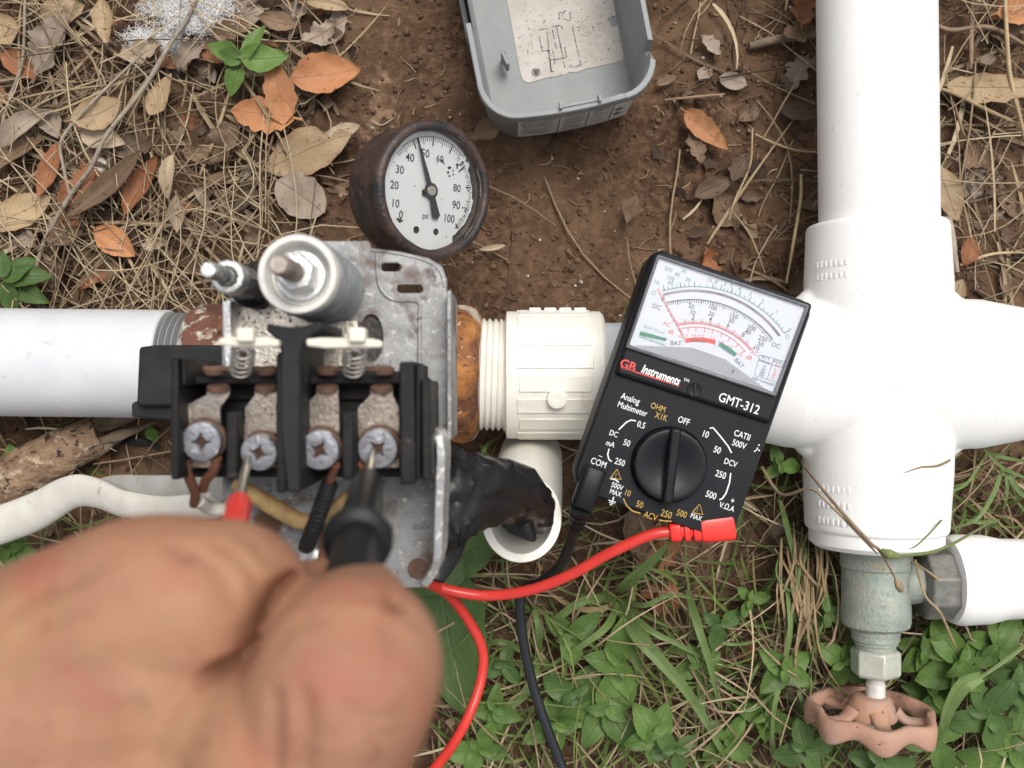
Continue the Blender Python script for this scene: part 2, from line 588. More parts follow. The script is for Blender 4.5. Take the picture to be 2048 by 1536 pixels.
K['crust'] = mat('crusted_iron', (0.075, 0.028, 0.018), (0.15, 0.06, 0.035), scale=90, rough=0.8, spots=[((0.50, 0.46, 0.38), 70, 0.55, 0.62), ((0.22, 0.26, 0.22), 130, 0.60, 0.68), ((0.40, 0.18, 0.05), 160, 0.64, 0.72)], bump=0.5, bscale=600)
K['litter'] = tint_mat('leaf_fragment', [(0.0, (0.035, 0.022, 0.015)), (0.4, (0.09, 0.055, 0.035)), (0.7, (0.17, 0.11, 0.07)), (0.9, (0.26, 0.19, 0.125)), (1.0, (0.32, 0.15, 0.07))], rough=0.8)
K['rust_dark'] = mat('dark_rusted_steel', (0.022, 0.016, 0.016), (0.050, 0.028, 0.021), scale=110, lo=.42, hi=.58, rough=0.5, metal=0.0, spots=[((0.11, 0.045, 0.02), 140, 0.60, 0.75, 0.8), ((0.010, 0.010, 0.011), 90, 0.53, 0.62), ((0.085, 0.06, 0.05), 380, 0.60, 0.70), ((0.30, 0.09, 0.025), 170, 0.72, 0.76, 0.85)], bump=0.35, bscale=700)
K['gauge_in'] = mat('inside_of_gauge_case', (0.22, 0.20, 0.17), (0.13, 0.10, 0.08), scale=120, rough=0.6, spots=[((0.16, 0.06, 0.02), 90, 0.55, 0.7)], bump=0.2)
K['zinc'] = mat('galvanised_steel', (0.31, 0.315, 0.315), (0.20, 0.20, 0.20), scale=110, rough=0.5, metal=0.5, spots=[((0.52, 0.50, 0.45), 460, 0.60, 0.67, 0.6), ((0.13, 0.10, 0.08), 350, 0.64, 0.72, 0.8), ((0.11, 0.055, 0.032), 60, 0.51, 0.64, 0.85), ((0.055, 0.035, 0.025), 150, 0.60, 0.72, 0.85)], bump=0.14, bscale=1400)
K['pitted'] = mat('pitted_zinc_plate', (0.70, 0.635, 0.545), (0.46, 0.415, 0.36), scale=160, rough=0.33, metal=0.95, spots=[((0.09, 0.06, 0.045), 850, 0.57, 0.64, 0.8), ((0.26, 0.14, 0.07), 240, 0.60, 0.74, 0.8), ((0.85, 0.80, 0.70), 900, 0.62, 0.66)], bump=0.2, bscale=1100)
K['bright'] = mat('bright_zinc', (0.66, 0.67, 0.66), (0.52, 0.53, 0.53), scale=250, rough=0.36, metal=0.75, spots=[((0.72, 0.70, 0.64), 500, 0.55, 0.65, 0.6), ((0.22, 0.17, 0.12), 600, 0.67, 0.74, 0.7)], bump=0.25, bscale=1200)
K['screw'] = mat('screw_head_zinc', (0.36, 0.38, 0.42), (0.22, 0.23, 0.255), scale=260, rough=0.45, metal=0.6, spots=[((0.12, 0.08, 0.06), 420, 0.56, 0.67, 0.8), ((0.58, 0.59, 0.61), 330, 0.62, 0.68)], bump=0.2, bscale=900)
K['recess'] = mat('rusty_screw_recess', (0.022, 0.013, 0.010), (0.085, 0.040, 0.022), scale=900, rough=0.9)
K['copper'] = mat('aged_copper', (0.26, 0.105, 0.055), (0.17, 0.08, 0.055), scale=200, rough=0.5, metal=0.4, spots=[((0.09, 0.055, 0.045), 500, 0.6, 0.7, 0.7)], bump=0.2)
K['rustring'] = mat('rusted_clamp_washer', (0.075, 0.038, 0.024), (0.14, 0.075, 0.048), scale=400, rough=0.8, bump=0.5)
K['black'] = mat('black_plastic', (0.012, 0.012, 0.013), (0.022, 0.021, 0.020), scale=120, rough=0.5, spec=0.14, spots=[((0.075, 0.068, 0.06), 260, 0.62, 0.8, 0.7)], bump=0.12, bscale=700)
K['black_dull'] = mat('dusty_black_plastic', (0.017, 0.017, 0.018), (0.027, 0.027, 0.028), scale=90, rough=0.55, spec=0.14, spots=[((0.085, 0.08, 0.075), 60, 0.62, 0.9)], bump=0.1)
K['rubber'] = mat('black_rubber', (0.009, 0.010, 0.011), rough=0.42, spec=0.2, bump=0.05)
K['tape'] = mat('black_tape', (0.009, 0.009, 0.010), (0.015, 0.015, 0.016), scale=80, rough=0.36, spec=0.28, bump=0.25, bscale=160, bdist=0.002)
K['ivory'] = mat('ivory_plastic', (0.70, 0.68, 0.58), (0.62, 0.59, 0.49), scale=150, rough=0.5, spots=[((0.30, 0.25, 0.18), 320, 0.68, 0.76)])
K['steel'] = mat('spring_steel', (0.45, 0.43, 0.40), (0.30, 0.27, 0.24), scale=500, rough=0.35, metal=0.9)
K['spring'] = mat('zinc_coated_spring', (0.27, 0.29, 0.295), (0.21, 0.225, 0.23), scale=120, rough=0.6, metal=0.15, spots=[((0.55, 0.55, 0.53), 300, 0.62, 0.72)], bump=0.2)
K['cup'] = mat('white_oxidised_cup', (0.66, 0.65, 0.61), (0.52, 0.51, 0.48), scale=260, rough=0.6, metal=0.1, spots=[((0.25, 0.21, 0.17), 400, 0.66, 0.74)], bump=0.2)
K['probe_metal'] = mat('probe_tip_metal', (0.48, 0.45, 0.36), rough=0.3, metal=0.9)
K['red'] = mat('red_plastic', (0.72, 0.030, 0.018), (0.66, 0.025, 0.016), scale=200, rough=0.35, bump=0.05)
K['red_wire'] = mat('red_wire_insulation', (0.56, 0.035, 0.028), (0.62, 0.042, 0.03), scale=90, rough=0.33, bump=0.06, spots=[((0.25, 0.02, 0.015), 600, 0.72, 0.78)])
K['black_wire'] = mat('black_wire_insulation', (0.012, 0.013, 0.016), rough=0.3, bump=0.05)
K['cable'] = mat('white_cable_sheath', (0.66, 0.635, 0.57), (0.56, 0.53, 0.47), scale=60, rough=0.5, spots=[((0.36, 0.30, 0.22), 120, 0.62, 0.75)], bump=0.2, bscale=250)
K['cable_grey'] = mat('grey_cable_sheath', (0.42, 0.41, 0.38), (0.33, 0.31, 0.28), scale=80, rough=0.55, spots=[((0.2, 0.16, 0.11), 160, 0.6, 0.75)], bump=0.2)
K['yellow_ins'] = mat('yellowed_insulation', (0.40, 0.27, 0.11), (0.28, 0.17, 0.07), scale=260, rough=0.6, spots=[((0.10, 0.06, 0.03), 240, 0.6, 0.72)], bump=0.2)
K['case'] = mat('multimeter_black_case', (0.009, 0.010, 0.013), (0.013, 0.014, 0.017), scale=80, rough=0.5, spec=0.14, bump=0.10, bscale=2500, bdist=0.0003, spots=[((0.06, 0.06, 0.06), 700, 0.72, 0.78)])
K['case_gloss'] = mat('multimeter_knob_plastic', (0.006, 0.007, 0.009), rough=0.3, spec=0.22, bump=0.04, bscale=1500, bdist=0.0003)
K['band'] = mat('multimeter_name_band', (0.012, 0.012, 0.014), rough=0.45, spec=0.14)
K['scale'] = mat('white_scale_card', (0.60, 0.63, 0.66), rough=0.6)
K['bezel_grey'] = mat('grey_window_frame', (0.10, 0.10, 0.115), (0.15, 0.15, 0.165), scale=150, rough=0.25)
K['rib_grey'] = mat('pale_window_rib', (0.36, 0.37, 0.39), rough=0.3)
K['clear'] = clear_mat('clear_window_plastic', (0.97, 0.97, 0.98), 0.05, 0.55)
K['glass'] = clear_mat('gauge_glass', (0.96, 0.96, 0.95), 0.06, 0.8)
K['ink_white'] = mat('white_print', (0.74, 0.74, 0.72), rough=0.5)
K['ink_gold'] = mat('gold_print', (0.46, 0.28, 0.045), rough=0.5)
K['ink_red'] = mat('red_print', (0.60, 0.045, 0.04), rough=0.5)
K['ink_scarlet'] = mat('pale_red_print', (0.62, 0.12, 0.12), rough=0.5)
K['ink_black'] = mat('black_print', (0.02, 0.022, 0.025), rough=0.55)
K['ink_grey'] = mat('dark_grey_print', (0.09, 0.10, 0.11), rough=0.55)
K['ink_teal'] = mat('teal_print', (0.10, 0.27, 0.27), rough=0.55)
K['ink_green'] = mat('green_print', (0.04, 0.22, 0.13), rough=0.55)
K['ink_blue'] = mat('faded_blue_print', (0.06, 0.08, 0.16), rough=0.6)
K['mirror'] = mat('mirror_arc', (0.10, 0.085, 0.09), (0.22, 0.20, 0.20), scale=90, rough=0.4, metal=0.2)
K['needle_red'] = mat('red_meter_needle', (0.80, 0.14, 0.09), rough=0.4)
K['dial'] = mat('aged_white_dial', (0.65, 0.665, 0.67), (0.69, 0.70, 0.70), scale=50, rough=0.5, spots=[((0.47, 0.40, 0.26), 55, 0.60, 0.78), ((0.22, 0.17, 0.12), 520, 0.73, 0.77)])
K['tray'] = mat('grey_enclosure_plastic', (0.20, 0.21, 0.212), (0.235, 0.245, 0.242), scale=60, rough=0.55, spots=[((0.18, 0.177, 0.165), 70, 0.58, 0.75), ((0.30, 0.19, 0.11), 300, 0.73, 0.77)], bump=0.08)
K['paper'] = mat('weathered_paper_label', (0.50, 0.465, 0.425), (0.41, 0.37, 0.33), scale=70, rough=0.8, spots=[((0.22, 0.18, 0.15), 420, 0.62, 0.70), ((0.40, 0.32, 0.22), 90, 0.62, 0.75)], bump=0.2)
K['foil'] = mat('grey_side_label', (0.60, 0.60, 0.60), (0.54, 0.54, 0.545), scale=90, rough=0.6)
K['brass'] = mat('verdigris_brass', (0.235, 0.27, 0.235), (0.34, 0.355, 0.30), scale=110, rough=0.62, metal=0.25, spots=[((0.20, 0.31, 0.27), 80, 0.57, 0.70, 0.7), ((0.34, 0.24, 0.12), 110, 0.60, 0.74, 0.7), ((0.13, 0.13, 0.11), 350, 0.63, 0.72, 0.7)], bump=0.5, bscale=700)
K['brass_dark'] = mat('dark_tarnished_brass', (0.13, 0.13, 0.115), (0.22, 0.215, 0.19), scale=140, rough=0.55, metal=0.4, spots=[((0.10, 0.20, 0.17), 100, 0.58, 0.7, 0.7)], bump=0.4)
K['brass_light'] = mat('pale_brass_nut', (0.52, 0.53, 0.46), (0.44, 0.44, 0.37), scale=150, rough=0.5, metal=0.35, spots=[((0.24, 0.22, 0.16), 300, 0.64, 0.72, 0.7)], bump=0.35)
K['wheel'] = mat('faded_orange_paint', (0.42, 0.235, 0.155), (0.37, 0.225, 0.17), scale=60, rough=0.65, spec=0.3, spots=[((0.38, 0.265, 0.22), 50, 0.53, 0.70), ((0.06, 0.04, 0.03), 420, 0.66, 0.71), ((0.26, 0.13, 0.08), 130, 0.6, 0.72)], bump=0.3)
K['skin'] = mat('skin', (0.275, 0.134, 0.082), (0.340, 0.174, 0.108), scale=60, rough=0.6, spec=0.25, spots=[((0.32, 0.115, 0.075), 60, 0.48, 0.70), ((0.19, 0.08, 0.046), 110, 0.58, 0.72), ((0.33, 0.18, 0.10), 38, 0.5, 0.7)], bump=0.35, bscale=420, sss=0.12, bdist=0.0007)
_nt = K['skin'].node_tree
_b0 = [n for n in _nt.nodes if n.type == 'BUMP'][0]
_tc = [n for n in _nt.nodes if n.type == 'TEX_COORD'][0]
_n2 = _nt.nodes.new('ShaderNodeTexNoise'); _n2.inputs['Scale'].default_value = 75; _n2.inputs['Detail'].default_value = 3; _n2.inputs['Distortion'].default_value = 0.6
_mp = _nt.nodes.new('ShaderNodeMapping'); _mp.inputs['Scale'].default_value = (0.6, 1.5, 1.0); _mp.inputs['Rotation'].default_value = (0, 0, 0.5)
_nt.links.new(_tc.outputs['Object'], _mp.inputs[0]); _nt.links.new(_mp.outputs[0], _n2.inputs['Vector'])
_b2 = _nt.nodes.new('ShaderNodeBump'); _b2.inputs['Strength'].default_value = 0.16; _b2.inputs['Distance'].default_value = 0.004
_nt.links.new(_n2.outputs['Fac'], _b2.inputs['Height']); _nt.links.new(_b2.outputs[0], _b0.inputs['Normal'])
K['bark'] = mat('flaking_bark', (0.30, 0.20, 0.12), (0.17, 0.10, 0.06), scale=120, rough=0.85, spots=[((0.42, 0.33, 0.23), 170, 0.56, 0.64), ((0.035, 0.02, 0.014), 210, 0.57, 0.63)], bump=1.0, bscale=260, bdist=0.003)
K['wood'] = mat('rotten_grey_wood', (0.22, 0.165, 0.11), (0.12, 0.085, 0.06), scale=200, rough=0.85, bump=0.9, bscale=400)
K['twig'] = mat('pale_grey_twig', (0.33, 0.28, 0.22), (0.22, 0.175, 0.13), scale=160, rough=0.8, spots=[((0.12, 0.09, 0.065), 300, 0.62, 0.7)], bump=0.5, bscale=500, rand=0.2)
K['stem_tan'] = mat('dry_tan_stem', (0.40, 0.30, 0.17), (0.28, 0.20, 0.11), scale=150, rough=0.7, rand=0.25)
K['stem_brown'] = mat('dry_brown_stem', (0.17, 0.11, 0.07), (0.25, 0.17, 0.10), scale=150, rough=0.7, rand=0.2)
K['shell'] = mat('white_shell', (0.66, 0.64, 0.58), (0.52, 0.49, 0.42), scale=200, rough=0.4)
K['fluff'] = mat('white_fluff', (0.72, 0.71, 0.70), rough=0.9)
K['stem_green'] = mat('green_stem', (0.10, 0.17, 0.045), (0.17, 0.16, 0.06), scale=120, rough=0.5, rand=0.2)
# leaves
SP = (0.03, 0.02, 0.014)
K['leaf_tan'] = leaf_mat('dry_leaf_tan', (0.36, 0.26, 0.155), (0.29, 0.205, 0.115), (0.24, 0.155, 0.08), SP, spots=(0.635, 0.67), edge=(0.24, 0.14, 0.07))
K['leaf_pale'] = leaf_mat('dry_leaf_pale', (0.42, 0.33, 0.23), (0.34, 0.26, 0.18), (0.30, 0.21, 0.13), SP, spots=(0.66, 0.70))
K['leaf_orange'] = leaf_mat('dry_leaf_orange', (0.40, 0.185, 0.080), (0.33, 0.145, 0.065), (0.46, 0.27, 0.14), SP, spots=(0.66, 0.70))
K['leaf_rust'] = leaf_mat('dry_leaf_rust', (0.27, 0.105, 0.045), (0.20, 0.085, 0.04), (0.30, 0.15, 0.08), SP)
K['leaf_brown'] = leaf_mat('dry_leaf_brown', (0.20, 0.13, 0.08), (0.14, 0.09, 0.055), (0.11, 0.07, 0.04), SP)
K['leaf_grey'] = leaf_mat('dry_leaf_grey', (0.30, 0.24, 0.185), (0.24, 0.185, 0.14), (0.16, 0.10, 0.06), SP, spots=(0.65, 0.70))
K['leaf_dark'] = leaf_mat('dry_leaf_dark', (0.085, 0.055, 0.036), (0.12, 0.08, 0.05), (0.06, 0.04, 0.03), SP)
GS = (0.10, 0.10, 0.03)
K['green'] = leaf_mat('green_leaf', (0.125, 0.21, 0.048), (0.088, 0.160, 0.036), (0.18, 0.27, 0.095), GS, rough=0.45, trans=0.25, spots=(0.72, 0.78), blotch=0.35)
K['green_deep'] = leaf_mat('deep_green_leaf', (0.066, 0.122, 0.032), (0.084, 0.148, 0.040), (0.10, 0.19, 0.06), GS, rough=0.45, trans=0.2, spots=(0.72, 0.78), blotch=0.35)
K['green_pale'] = leaf_mat('pale_green_leaf', (0.11, 0.20, 0.055), (0.14, 0.23, 0.065), (0.20, 0.30, 0.12), GS, rough=0.5, trans=0.25, spots=(0.72, 0.78), blotch=0.35)
K['blade'] = leaf_mat('grass_blade', (0.13, 0.20, 0.06), (0.17, 0.24, 0.085), (0.15, 0.25, 0.08), (0.22, 0.15, 0.08), rough=0.5, trans=0.25, spots=(0.72, 0.80), sidev=0.0)
K['blade_dry'] = leaf_mat('dry_grass_blade', (0.34, 0.25, 0.14), (0.25, 0.175, 0.095), (0.2, 0.14, 0.07), SP, rough=0.7, trans=0.1, sidev=0.0)
K['straw'] = tint_mat('straw', [(0.0, (0.05, 0.032, 0.022)), (0.35, (0.13, 0.088, 0.053)), (0.7, (0.30, 0.22, 0.13)), (1.0, (0.47, 0.38, 0.25))])
K['grass'] = tint_mat('grass', [(0.0, (0.045, 0.075, 0.016)), (0.5, (0.105, 0.160, 0.036)), (0.8, (0.18, 0.23, 0.062)), (1.0, (0.26, 0.21, 0.10))], rough=0.5, trans=0.25)
K['crumb'] = tint_mat('soil_crumb', [(0.0, (0.062, 0.035, 0.021)), (0.5, (0.115, 0.068, 0.041)), (0.85, (0.17, 0.105, 0.066)), (0.97, (0.30, 0.22, 0.15)), (1.0, (0.55, 0.5, 0.42))], rough=0.95)
# ------------------------------------------------------------------ the ground
def make_ground():
    dx = 0.0017
    core_x = np.arange(-0.34, 0.34, dx); core_y = np.arange(-0.27, 0.27, dx)
    ext = np.array([0.02, 0.05, 0.1, 0.2, 0.5, 1.2, 3, 8, 20, 60])
    xs = np.concatenate([(core_x[0] - ext)[::-1], core_x, core_x[-1] + ext])
    ys = np.concatenate([(core_y[0] - ext)[::-1], core_y, core_y[-1] + ext])
    X, Y = np.meshgrid(xs, ys)
    Z = ground_z(X, Y)
    nx, ny = len(xs), len(ys)
    me = bpy.data.meshes.new('soil')
    i = np.arange(ny - 1)[:, None] * nx + np.arange(nx - 1)[None, :]
    quads = np.stack([i, i + 1, i + nx + 1, i + nx], -1).reshape(-1, 4)
    me.from_pydata(np.stack([X, Y, Z], -1).reshape(-1, 3).tolist(), [], quads.tolist())
    me.shade_smooth()
    m, nt, b = nodes('soil')
    tc = nt.nodes.new('ShaderNodeTexCoord'); vec = tc.outputs['Object']
    f, _ = noise_fac(nt, vec, 14, 0.38, 0.62, detail=7)
    col = mixc(nt, f, (0.064, 0.035, 0.0205), (0.162, 0.098, 0.059))
    f, _ = noise_fac(nt, vec, 260, 0.46, 0.70, detail=6)
    c = nt.nodes.new('ShaderNodeClamp'); nt.links.new(f, c.inputs[0])
    col = mixc(nt, c.outputs[0], col, (0.185, 0.112, 0.068))
    f, _ = noise_fac(nt, vec, 120, 0.62, 0.80, detail=6)
    c = nt.nodes.new('ShaderNodeClamp'); nt.links.new(f, c.inputs[0])
    col = mixc(nt, c.outputs[0], col, (0.040, 0.022, 0.013))
    # pale crust in a few places
    def blob(cx, cy, r):
        v = nt.nodes.new('ShaderNodeVectorMath'); v.operation = 'DISTANCE'
        p = P(cx, cy); v.inputs[1].default_value = (p.x, p.y, 0)
        nt.links.new(vec, v.inputs[0])
        mr = nt.nodes.new('ShaderNodeMapRange'); mr.inputs['From Min'].default_value = r; mr.inputs['From Max'].default_value = r * 0.2
        mr.inputs['To Max'].default_value = 0.20; mr.inputs['To Min'].default_value = -0.5
        nt.links.new(v.outputs['Value'], mr.inputs['Value'])
        n = nt.nodes.new('ShaderNodeTexNoise'); n.inputs['Scale'].default_value = 220; n.inputs['Detail'].default_value = 8
        nt.links.new(vec, n.inputs['Vector'])
        a = nt.nodes.new('ShaderNodeMath'); a.operation = 'ADD'
        nt.links.new(n.outputs['Fac'], a.inputs[0]); nt.links.new(mr.outputs[0], a.inputs[1])
        q = nt.nodes.new('ShaderNodeMapRange'); q.inputs['From Min'].default_value = 0.60; q.inputs['From Max'].default_value = 0.76
        nt.links.new(a.outputs[0], q.inputs['Value'])
        return q.outputs[0]
    for cx, cy, r, cc in ((1960, 340, 0.034, (0.40, 0.33, 0.28)), (760, 235, 0.03, (0.27, 0.17, 0.11)), (2010, 410, 0.02, (0.42, 0.36, 0.31)), (760, 150, 0.016, (0.26, 0.17, 0.11)), (330, 130, 0.03, (0.33, 0.27, 0.22))):
        col = mixc(nt, blob(cx, cy, r), col, cc)
    nt.links.new(col, b.inputs['Base Color'])
    b.inputs['Roughness'].default_value = 0.95
    b.inputs['Specular IOR Level'].default_value = 0.15
    n = nt.nodes.new('ShaderNodeTexNoise'); n.inputs['Scale'].default_value = 900; n.inputs['Detail'].default_value = 7; n.inputs['Roughness'].default_value = 0.7
    nt.links.new(vec, n.inputs['Vector'])
    bp = nt.nodes.new('ShaderNodeBump'); bp.inputs['Strength'].default_value = 0.65; bp.inputs['Distance'].default_value = 0.0025
    nt.links.new(n.outputs['Fac'], bp.inputs['Height']); nt.links.new(bp.outputs[0], b.inputs['Normal'])
    me.materials.append(m)
    o = bpy.data.objects.new('ground', me); C.objects.link(o)
    tag(o, 'bare reddish brown soil under the pipes and litter', None, None, 'structure')
make_ground()

# ------------------------------------------------------------------ the pipework
ZP = 0.040                                    # height of the pipe axes
def hpipe(mb, a, b, r0, r1=None, bore=None, n=48):
    """Horizontal round pipe between two points, chamfered ends."""
    r1 = r0 if r1 is None else r1
    a, b = Vector(a), Vector(b); L = (b - a).length
    M = frame(a, b - a, (0, 0, 1))
    mb.lathe([(r0 * 0.97, 0), (r0, 0.0006), (r1, L - 0.0006), (r1 * 0.97, L)], M, n)
    return mb

# upright pipe of the picture, into the cross from the top edge
b = MB(); hpipe(b, P(1748, -330, ZP), P(1757.5, 500, ZP), R(115, ZP))
tag(b.build('pvc_pipe', K['pvc']), 'white PVC pipe entering the cross fitting from the top edge', 'pipe', 'PVC pipes of the pump line')

# cross fitting: four sockets blended by a voxel remesh
def remesh(o, vox, smooth=8, fac=0.5):
    r = o.modifiers.new('remesh', 'REMESH'); r.mode = 'VOXEL'; r.voxel_size = vox; r.use_smooth_shade = True
    s = o.modifiers.new('smooth', 'SMOOTH'); s.factor = fac; s.iterations = smooth
    return o
cx, cy = 1756.0, 748.0
cr = root('pvc_cross_fitting', (P(cx, cy, ZP).x, P(cx, cy, ZP).y, 0.01), 'large white PVC cross fitting with moulded gate mark, partly under the multimeter', 'pipe fitting')
b = MB()
rs = R(136, ZP); rw = R(143, ZP)
up, dn = P(1753, 449, ZP), P(1751, 1060, ZP)
lf, rt = P(1452, 744, ZP), P(2080, 748, ZP)
cc = P(cx, cy, ZP)
def socket(a, r, rw_):
    a = Vector(a); L = (a - cc).length
    M = frame(cc, a - cc, (0, 0, 1))
    b.lathe([(rw_ * 1.0, -0.01), (rw_, L * 0.42), (rw_ * 0.965 + r * 0.035, L * 0.6), (r, L - 0.0012), (r * 0.97, L)], M, 64)
socket(up, R(136, ZP), R(142, ZP)); socket(dn, R(137, ZP), R(143, ZP))
socket(lf, R(126, ZP), R(150, ZP)); socket(rt, R(126, ZP), R(150, ZP))
for sx, sy in ((1, 1), (1, -1), (-1, 1), (-1, -1)):      # webs in the four corners
    b.ball(cc + Vector((sx * R(112, ZP), sy * R(112, ZP), 0)), R(66, ZP), 20, 12, (1, 1, 0.8))
remesh(b.build('cross_body', K['pvc'], cr), 0.0008, 9)
b = MB()
M = frame(P(1797, 757, ZP + R(146, ZP) * 0.985), (0.02, 0, 1))
b.lathe([(0.0046, -0.001), (0.0046, 0.0007), (0.0042, 0.0010), (0.0038, 0.0004), (0, 0.0004)], M, 28)
b.build('gate_mark', K['pvc'], cr)
# raised lettering blocks on the sockets, too worn to read
b = MB()
rr = random.Random(3)
for (u, v, rows) in ((1634, 548, 2), (1640, 985, 3)):
    for k in range(rows):
        p0 = P(u, v + (k - 0.5) * 24 * (1.3 if rows == 3 else 1), ZP)
        Rr = R(139, ZP)
        for j in range(7):
            w = rr.uniform(0.0007, 0.0014)
            an = math.radians(160 - j * 4.6 - (0 if rows == 2 else 2))
            c0 = Vector((P(1752, v, ZP).x + Rr * 1.012 * math.cos(an), p0.y, ZP + Rr * 1.012 * math.sin(an)))
            b.box((0, 0, 0), (w, rr.uniform(0.0022, 0.003), 0.0003), M=frame(c0, (math.cos(an), 0, math.sin(an)), (-math.sin(an), 0, math.cos(an))))
tag(b.build('raised_lettering', K['pvc'], cr, smooth=0, bevel=0.0002), kind='stuff')
b = MB(); M = frame(P(1751, 1056, ZP), P(1751, 1092, ZP) - P(1751, 1056, ZP), (0, 0, 1))
L = (P(1751, 1092, ZP) - P(1751, 1056, ZP)).length
b.lathe([(R(132, ZP), 0), (R(129, ZP), 0.0004), (R(129, ZP), L - 0.002), (R(118, ZP), L), (R(68, ZP), L)], M, 8 * 6)
b.build('reducer_bushing', K['pvc'], cr)

# pipe from the left edge
b = MB(); hpipe(b, P(-420, 720, ZP), P(341, 728, ZP), R(108, ZP))
tag(b.build('pvc_pipe', K['pvc_old']), 'weathered grey PVC pipe running from the edge to the rusty tee', 'pipe', 'PVC pipes of the pump line')
# rusted tee: collar left, body, collar and hexagon right
tee = root('iron_tee', (P(650, 740, ZP).x, P(650, 740, ZP).y, 0.012), 'rusted iron tee fitting with orange flaking collar between the two PVC adapters', 'pipe fitting')
def thread(mb, a, b_, r, turns, depth, n=40):
    a, b_ = Vector(a), Vector(b_); L = (b_ - a).length
    prof = []
    for i in range(turns):
        z = L * i / turns; s = L / turns
        prof += [(r - depth, z), (r, z + s * 0.4), (r, z + s * 0.55), (r - depth, z + s * 0.99)]
    mb.lathe(prof, frame(a, b_ - a, (0, 0, 1)), n)
    return mb
b = MB(); thread(b, P(343, 729, ZP), P(392, 730, ZP), R(104, ZP), 4, R(16, ZP))
b.build('grey_thread', K['tray'], tee)
b = MB(); a0, a1 = P(384, 731, ZP), P(560, 738, ZP)
def rough(a, r, h): return 1 + 0.018 * math.sin(a * 5 + h * 900) + 0.012 * math.sin(a * 13 + h * 400)
b.lathe([(R(90, ZP), 0), (R(112, ZP), 0.001), (R(122, ZP), 0.004), (R(122, ZP), 0.016), (R(108, ZP), 0.020), (R(104, ZP), 0.06), (R(104, ZP), 0.085)], frame(a0, a1 - a0, (0, 0, 1)), 48, rough)
b.build('tee_body', K['crust'], tee)
b = MB(); a0, a1 = P(790, 744, ZP), P(962, 748, ZP)
L = (a1 - a0).length
b.lathe([(R(104, ZP), -0.025), (R(112, ZP), L * 0.5), (R(136, ZP), L * 0.6), (R(140, ZP), L * 0.8), (R(134, ZP), L * 0.93), (R(112, ZP), L)], frame(a0, a1 - a0, (0, 0, 1)), 8, lambda a, r, h: 1 + 0.01 * math.sin(a * 3 + h * 300))
o = b.build('rusty_collar', K['rust'], tee, smooth=25, bevel=0.0012)
b = MB(); b.lathe([(0.0095, -0.012), (0.0095, 0.085), (0.0128, 0.086), (0.0128, 0.10), (0.009, 0.101), (0.009, 0.13)], frame(P(640, 738, ZP), (P(560, 600, 0.17) - P(640, 738, ZP)) * 0 + Vector((0.004, 0.01, 0.13)), (1, 0, 0)), 24, rough)
b.build('nipple', K['rust'], tee)

ad = root('threaded_adapter', (P(1105, 750, ZP).x, P(1105, 750, ZP).y, 0.012), 'ribbed white PVC threaded adapter screwed into the rusty tee', 'pipe fitting')
b = MB(); thread(b, P(948, 748, ZP), P(1018, 750, ZP), R(112, ZP), 6, R(7, ZP), 44)
b.build('thread', K['pvc_cream'], ad)
a0, a1 = P(1008, 750, ZP), P(1203, 750, ZP); L = (a1 - a0).length
M = frame(a0, a1 - a0, (0, 0, 1))
b = MB()
b.lathe([(R(105, ZP), 0), (R(127, ZP), 0.0012), (R(127, ZP), L - 0.0012), (R(122, ZP), L), (R(104, ZP), L)], M, 64)
sb_ = b.build('socket_body', K['pvc_cream'], ad)
for k in range(18):
    a = 2 * PI * (k + 0.4) / 18
    r0 = R(127, ZP)
    b = MB(M)
    c0 = Vector((r0 * math.cos(a), r0 * math.sin(a), L * 0.5))
    b.box((0, 0, 0), (0.0007, 0.0068, L * (0.74 if k % 2 else 0.70)), M=M @ Matrix.Translation(c0) @ Matrix.Rotation(a, 4, 'Z'))
    b.build('rib', K['pvc_cream'], sb_, bevel=0.0005)
b = MB(); b.lathe([(0.0040, 0), (0.0040, R(127, ZP) + 0.0016), (0.0034, R(127, ZP) + 0.0019), (0, R(127, ZP) + 0.0012)], frame(P(1106, 772, ZP), (0.02, -0.18, 1)), 24)
b.build('gate_mark', K['pvc_cream'], ad)
for k in range(4):                                          # knurls along the crown
    b = MB(); b.box(P(1070 + k * 30, 622, ZP + 0.004) + Vector((0, 0.0006, 0)), (0.005, 0.0015, 0.0035)); b.build('knurl', K['pvc_cream'], sb_, bevel=0.0004)
b = MB(); hpipe(b, P(1195, 750, ZP), P(1470, 747, ZP), R(104, ZP))
tag(b.build('pvc_pipe', K['pvc_old']), 'short grey PVC pipe between the ribbed adapter and the multimeter', 'pipe', 'PVC pipes of the pump line')

# cut conduit stub
st0, st1 = P(1062, 912, 0.0), P(1042, 1043, 0.098)
dv = st1 - st0
b = MB(); M = frame(st0, dv, (1, 0, 0)); L = dv.length
ro, ri = R(81, 0.098), R(63, 0.098)
n = 48
vs, fs = [], []
for ring, (r, hh) in enumerate(((ro * 0.96, -0.02), (ro, L * 0.5), (ro, L), (ri, L), (ri, L * 0.5), (ri, -0.02))):
    for k in range(n):
        a = 2 * PI * k / n
        cut = 0.007 * math.sin(a) * (1 if ring in (2, 3) else 0)       # sawn at a slant
        vs.append((r * math.cos(a), r * math.sin(a), hh - cut - (0.004 if ring in (2, 3) else 0)))
for i in range(5):
    for k in range(n):
        k2 = (k + 1) % n
        fs.append((i * n + k, i * n + k2, (i + 1) * n + k2, (i + 1) * n + k))
b.add(vs, fs, M)
tag(b.build('conduit_stub', K['pvc_cream'], bevel=0.0004), 'open cream PVC conduit stub with black taped cable stuffed inside', 'conduit')

def subs(o, lv=2):
    o.data.shade_smooth()
    s = o.modifiers.new('subsurf', 'SUBSURF'); s.levels = lv; s.render_levels = lv
    return o

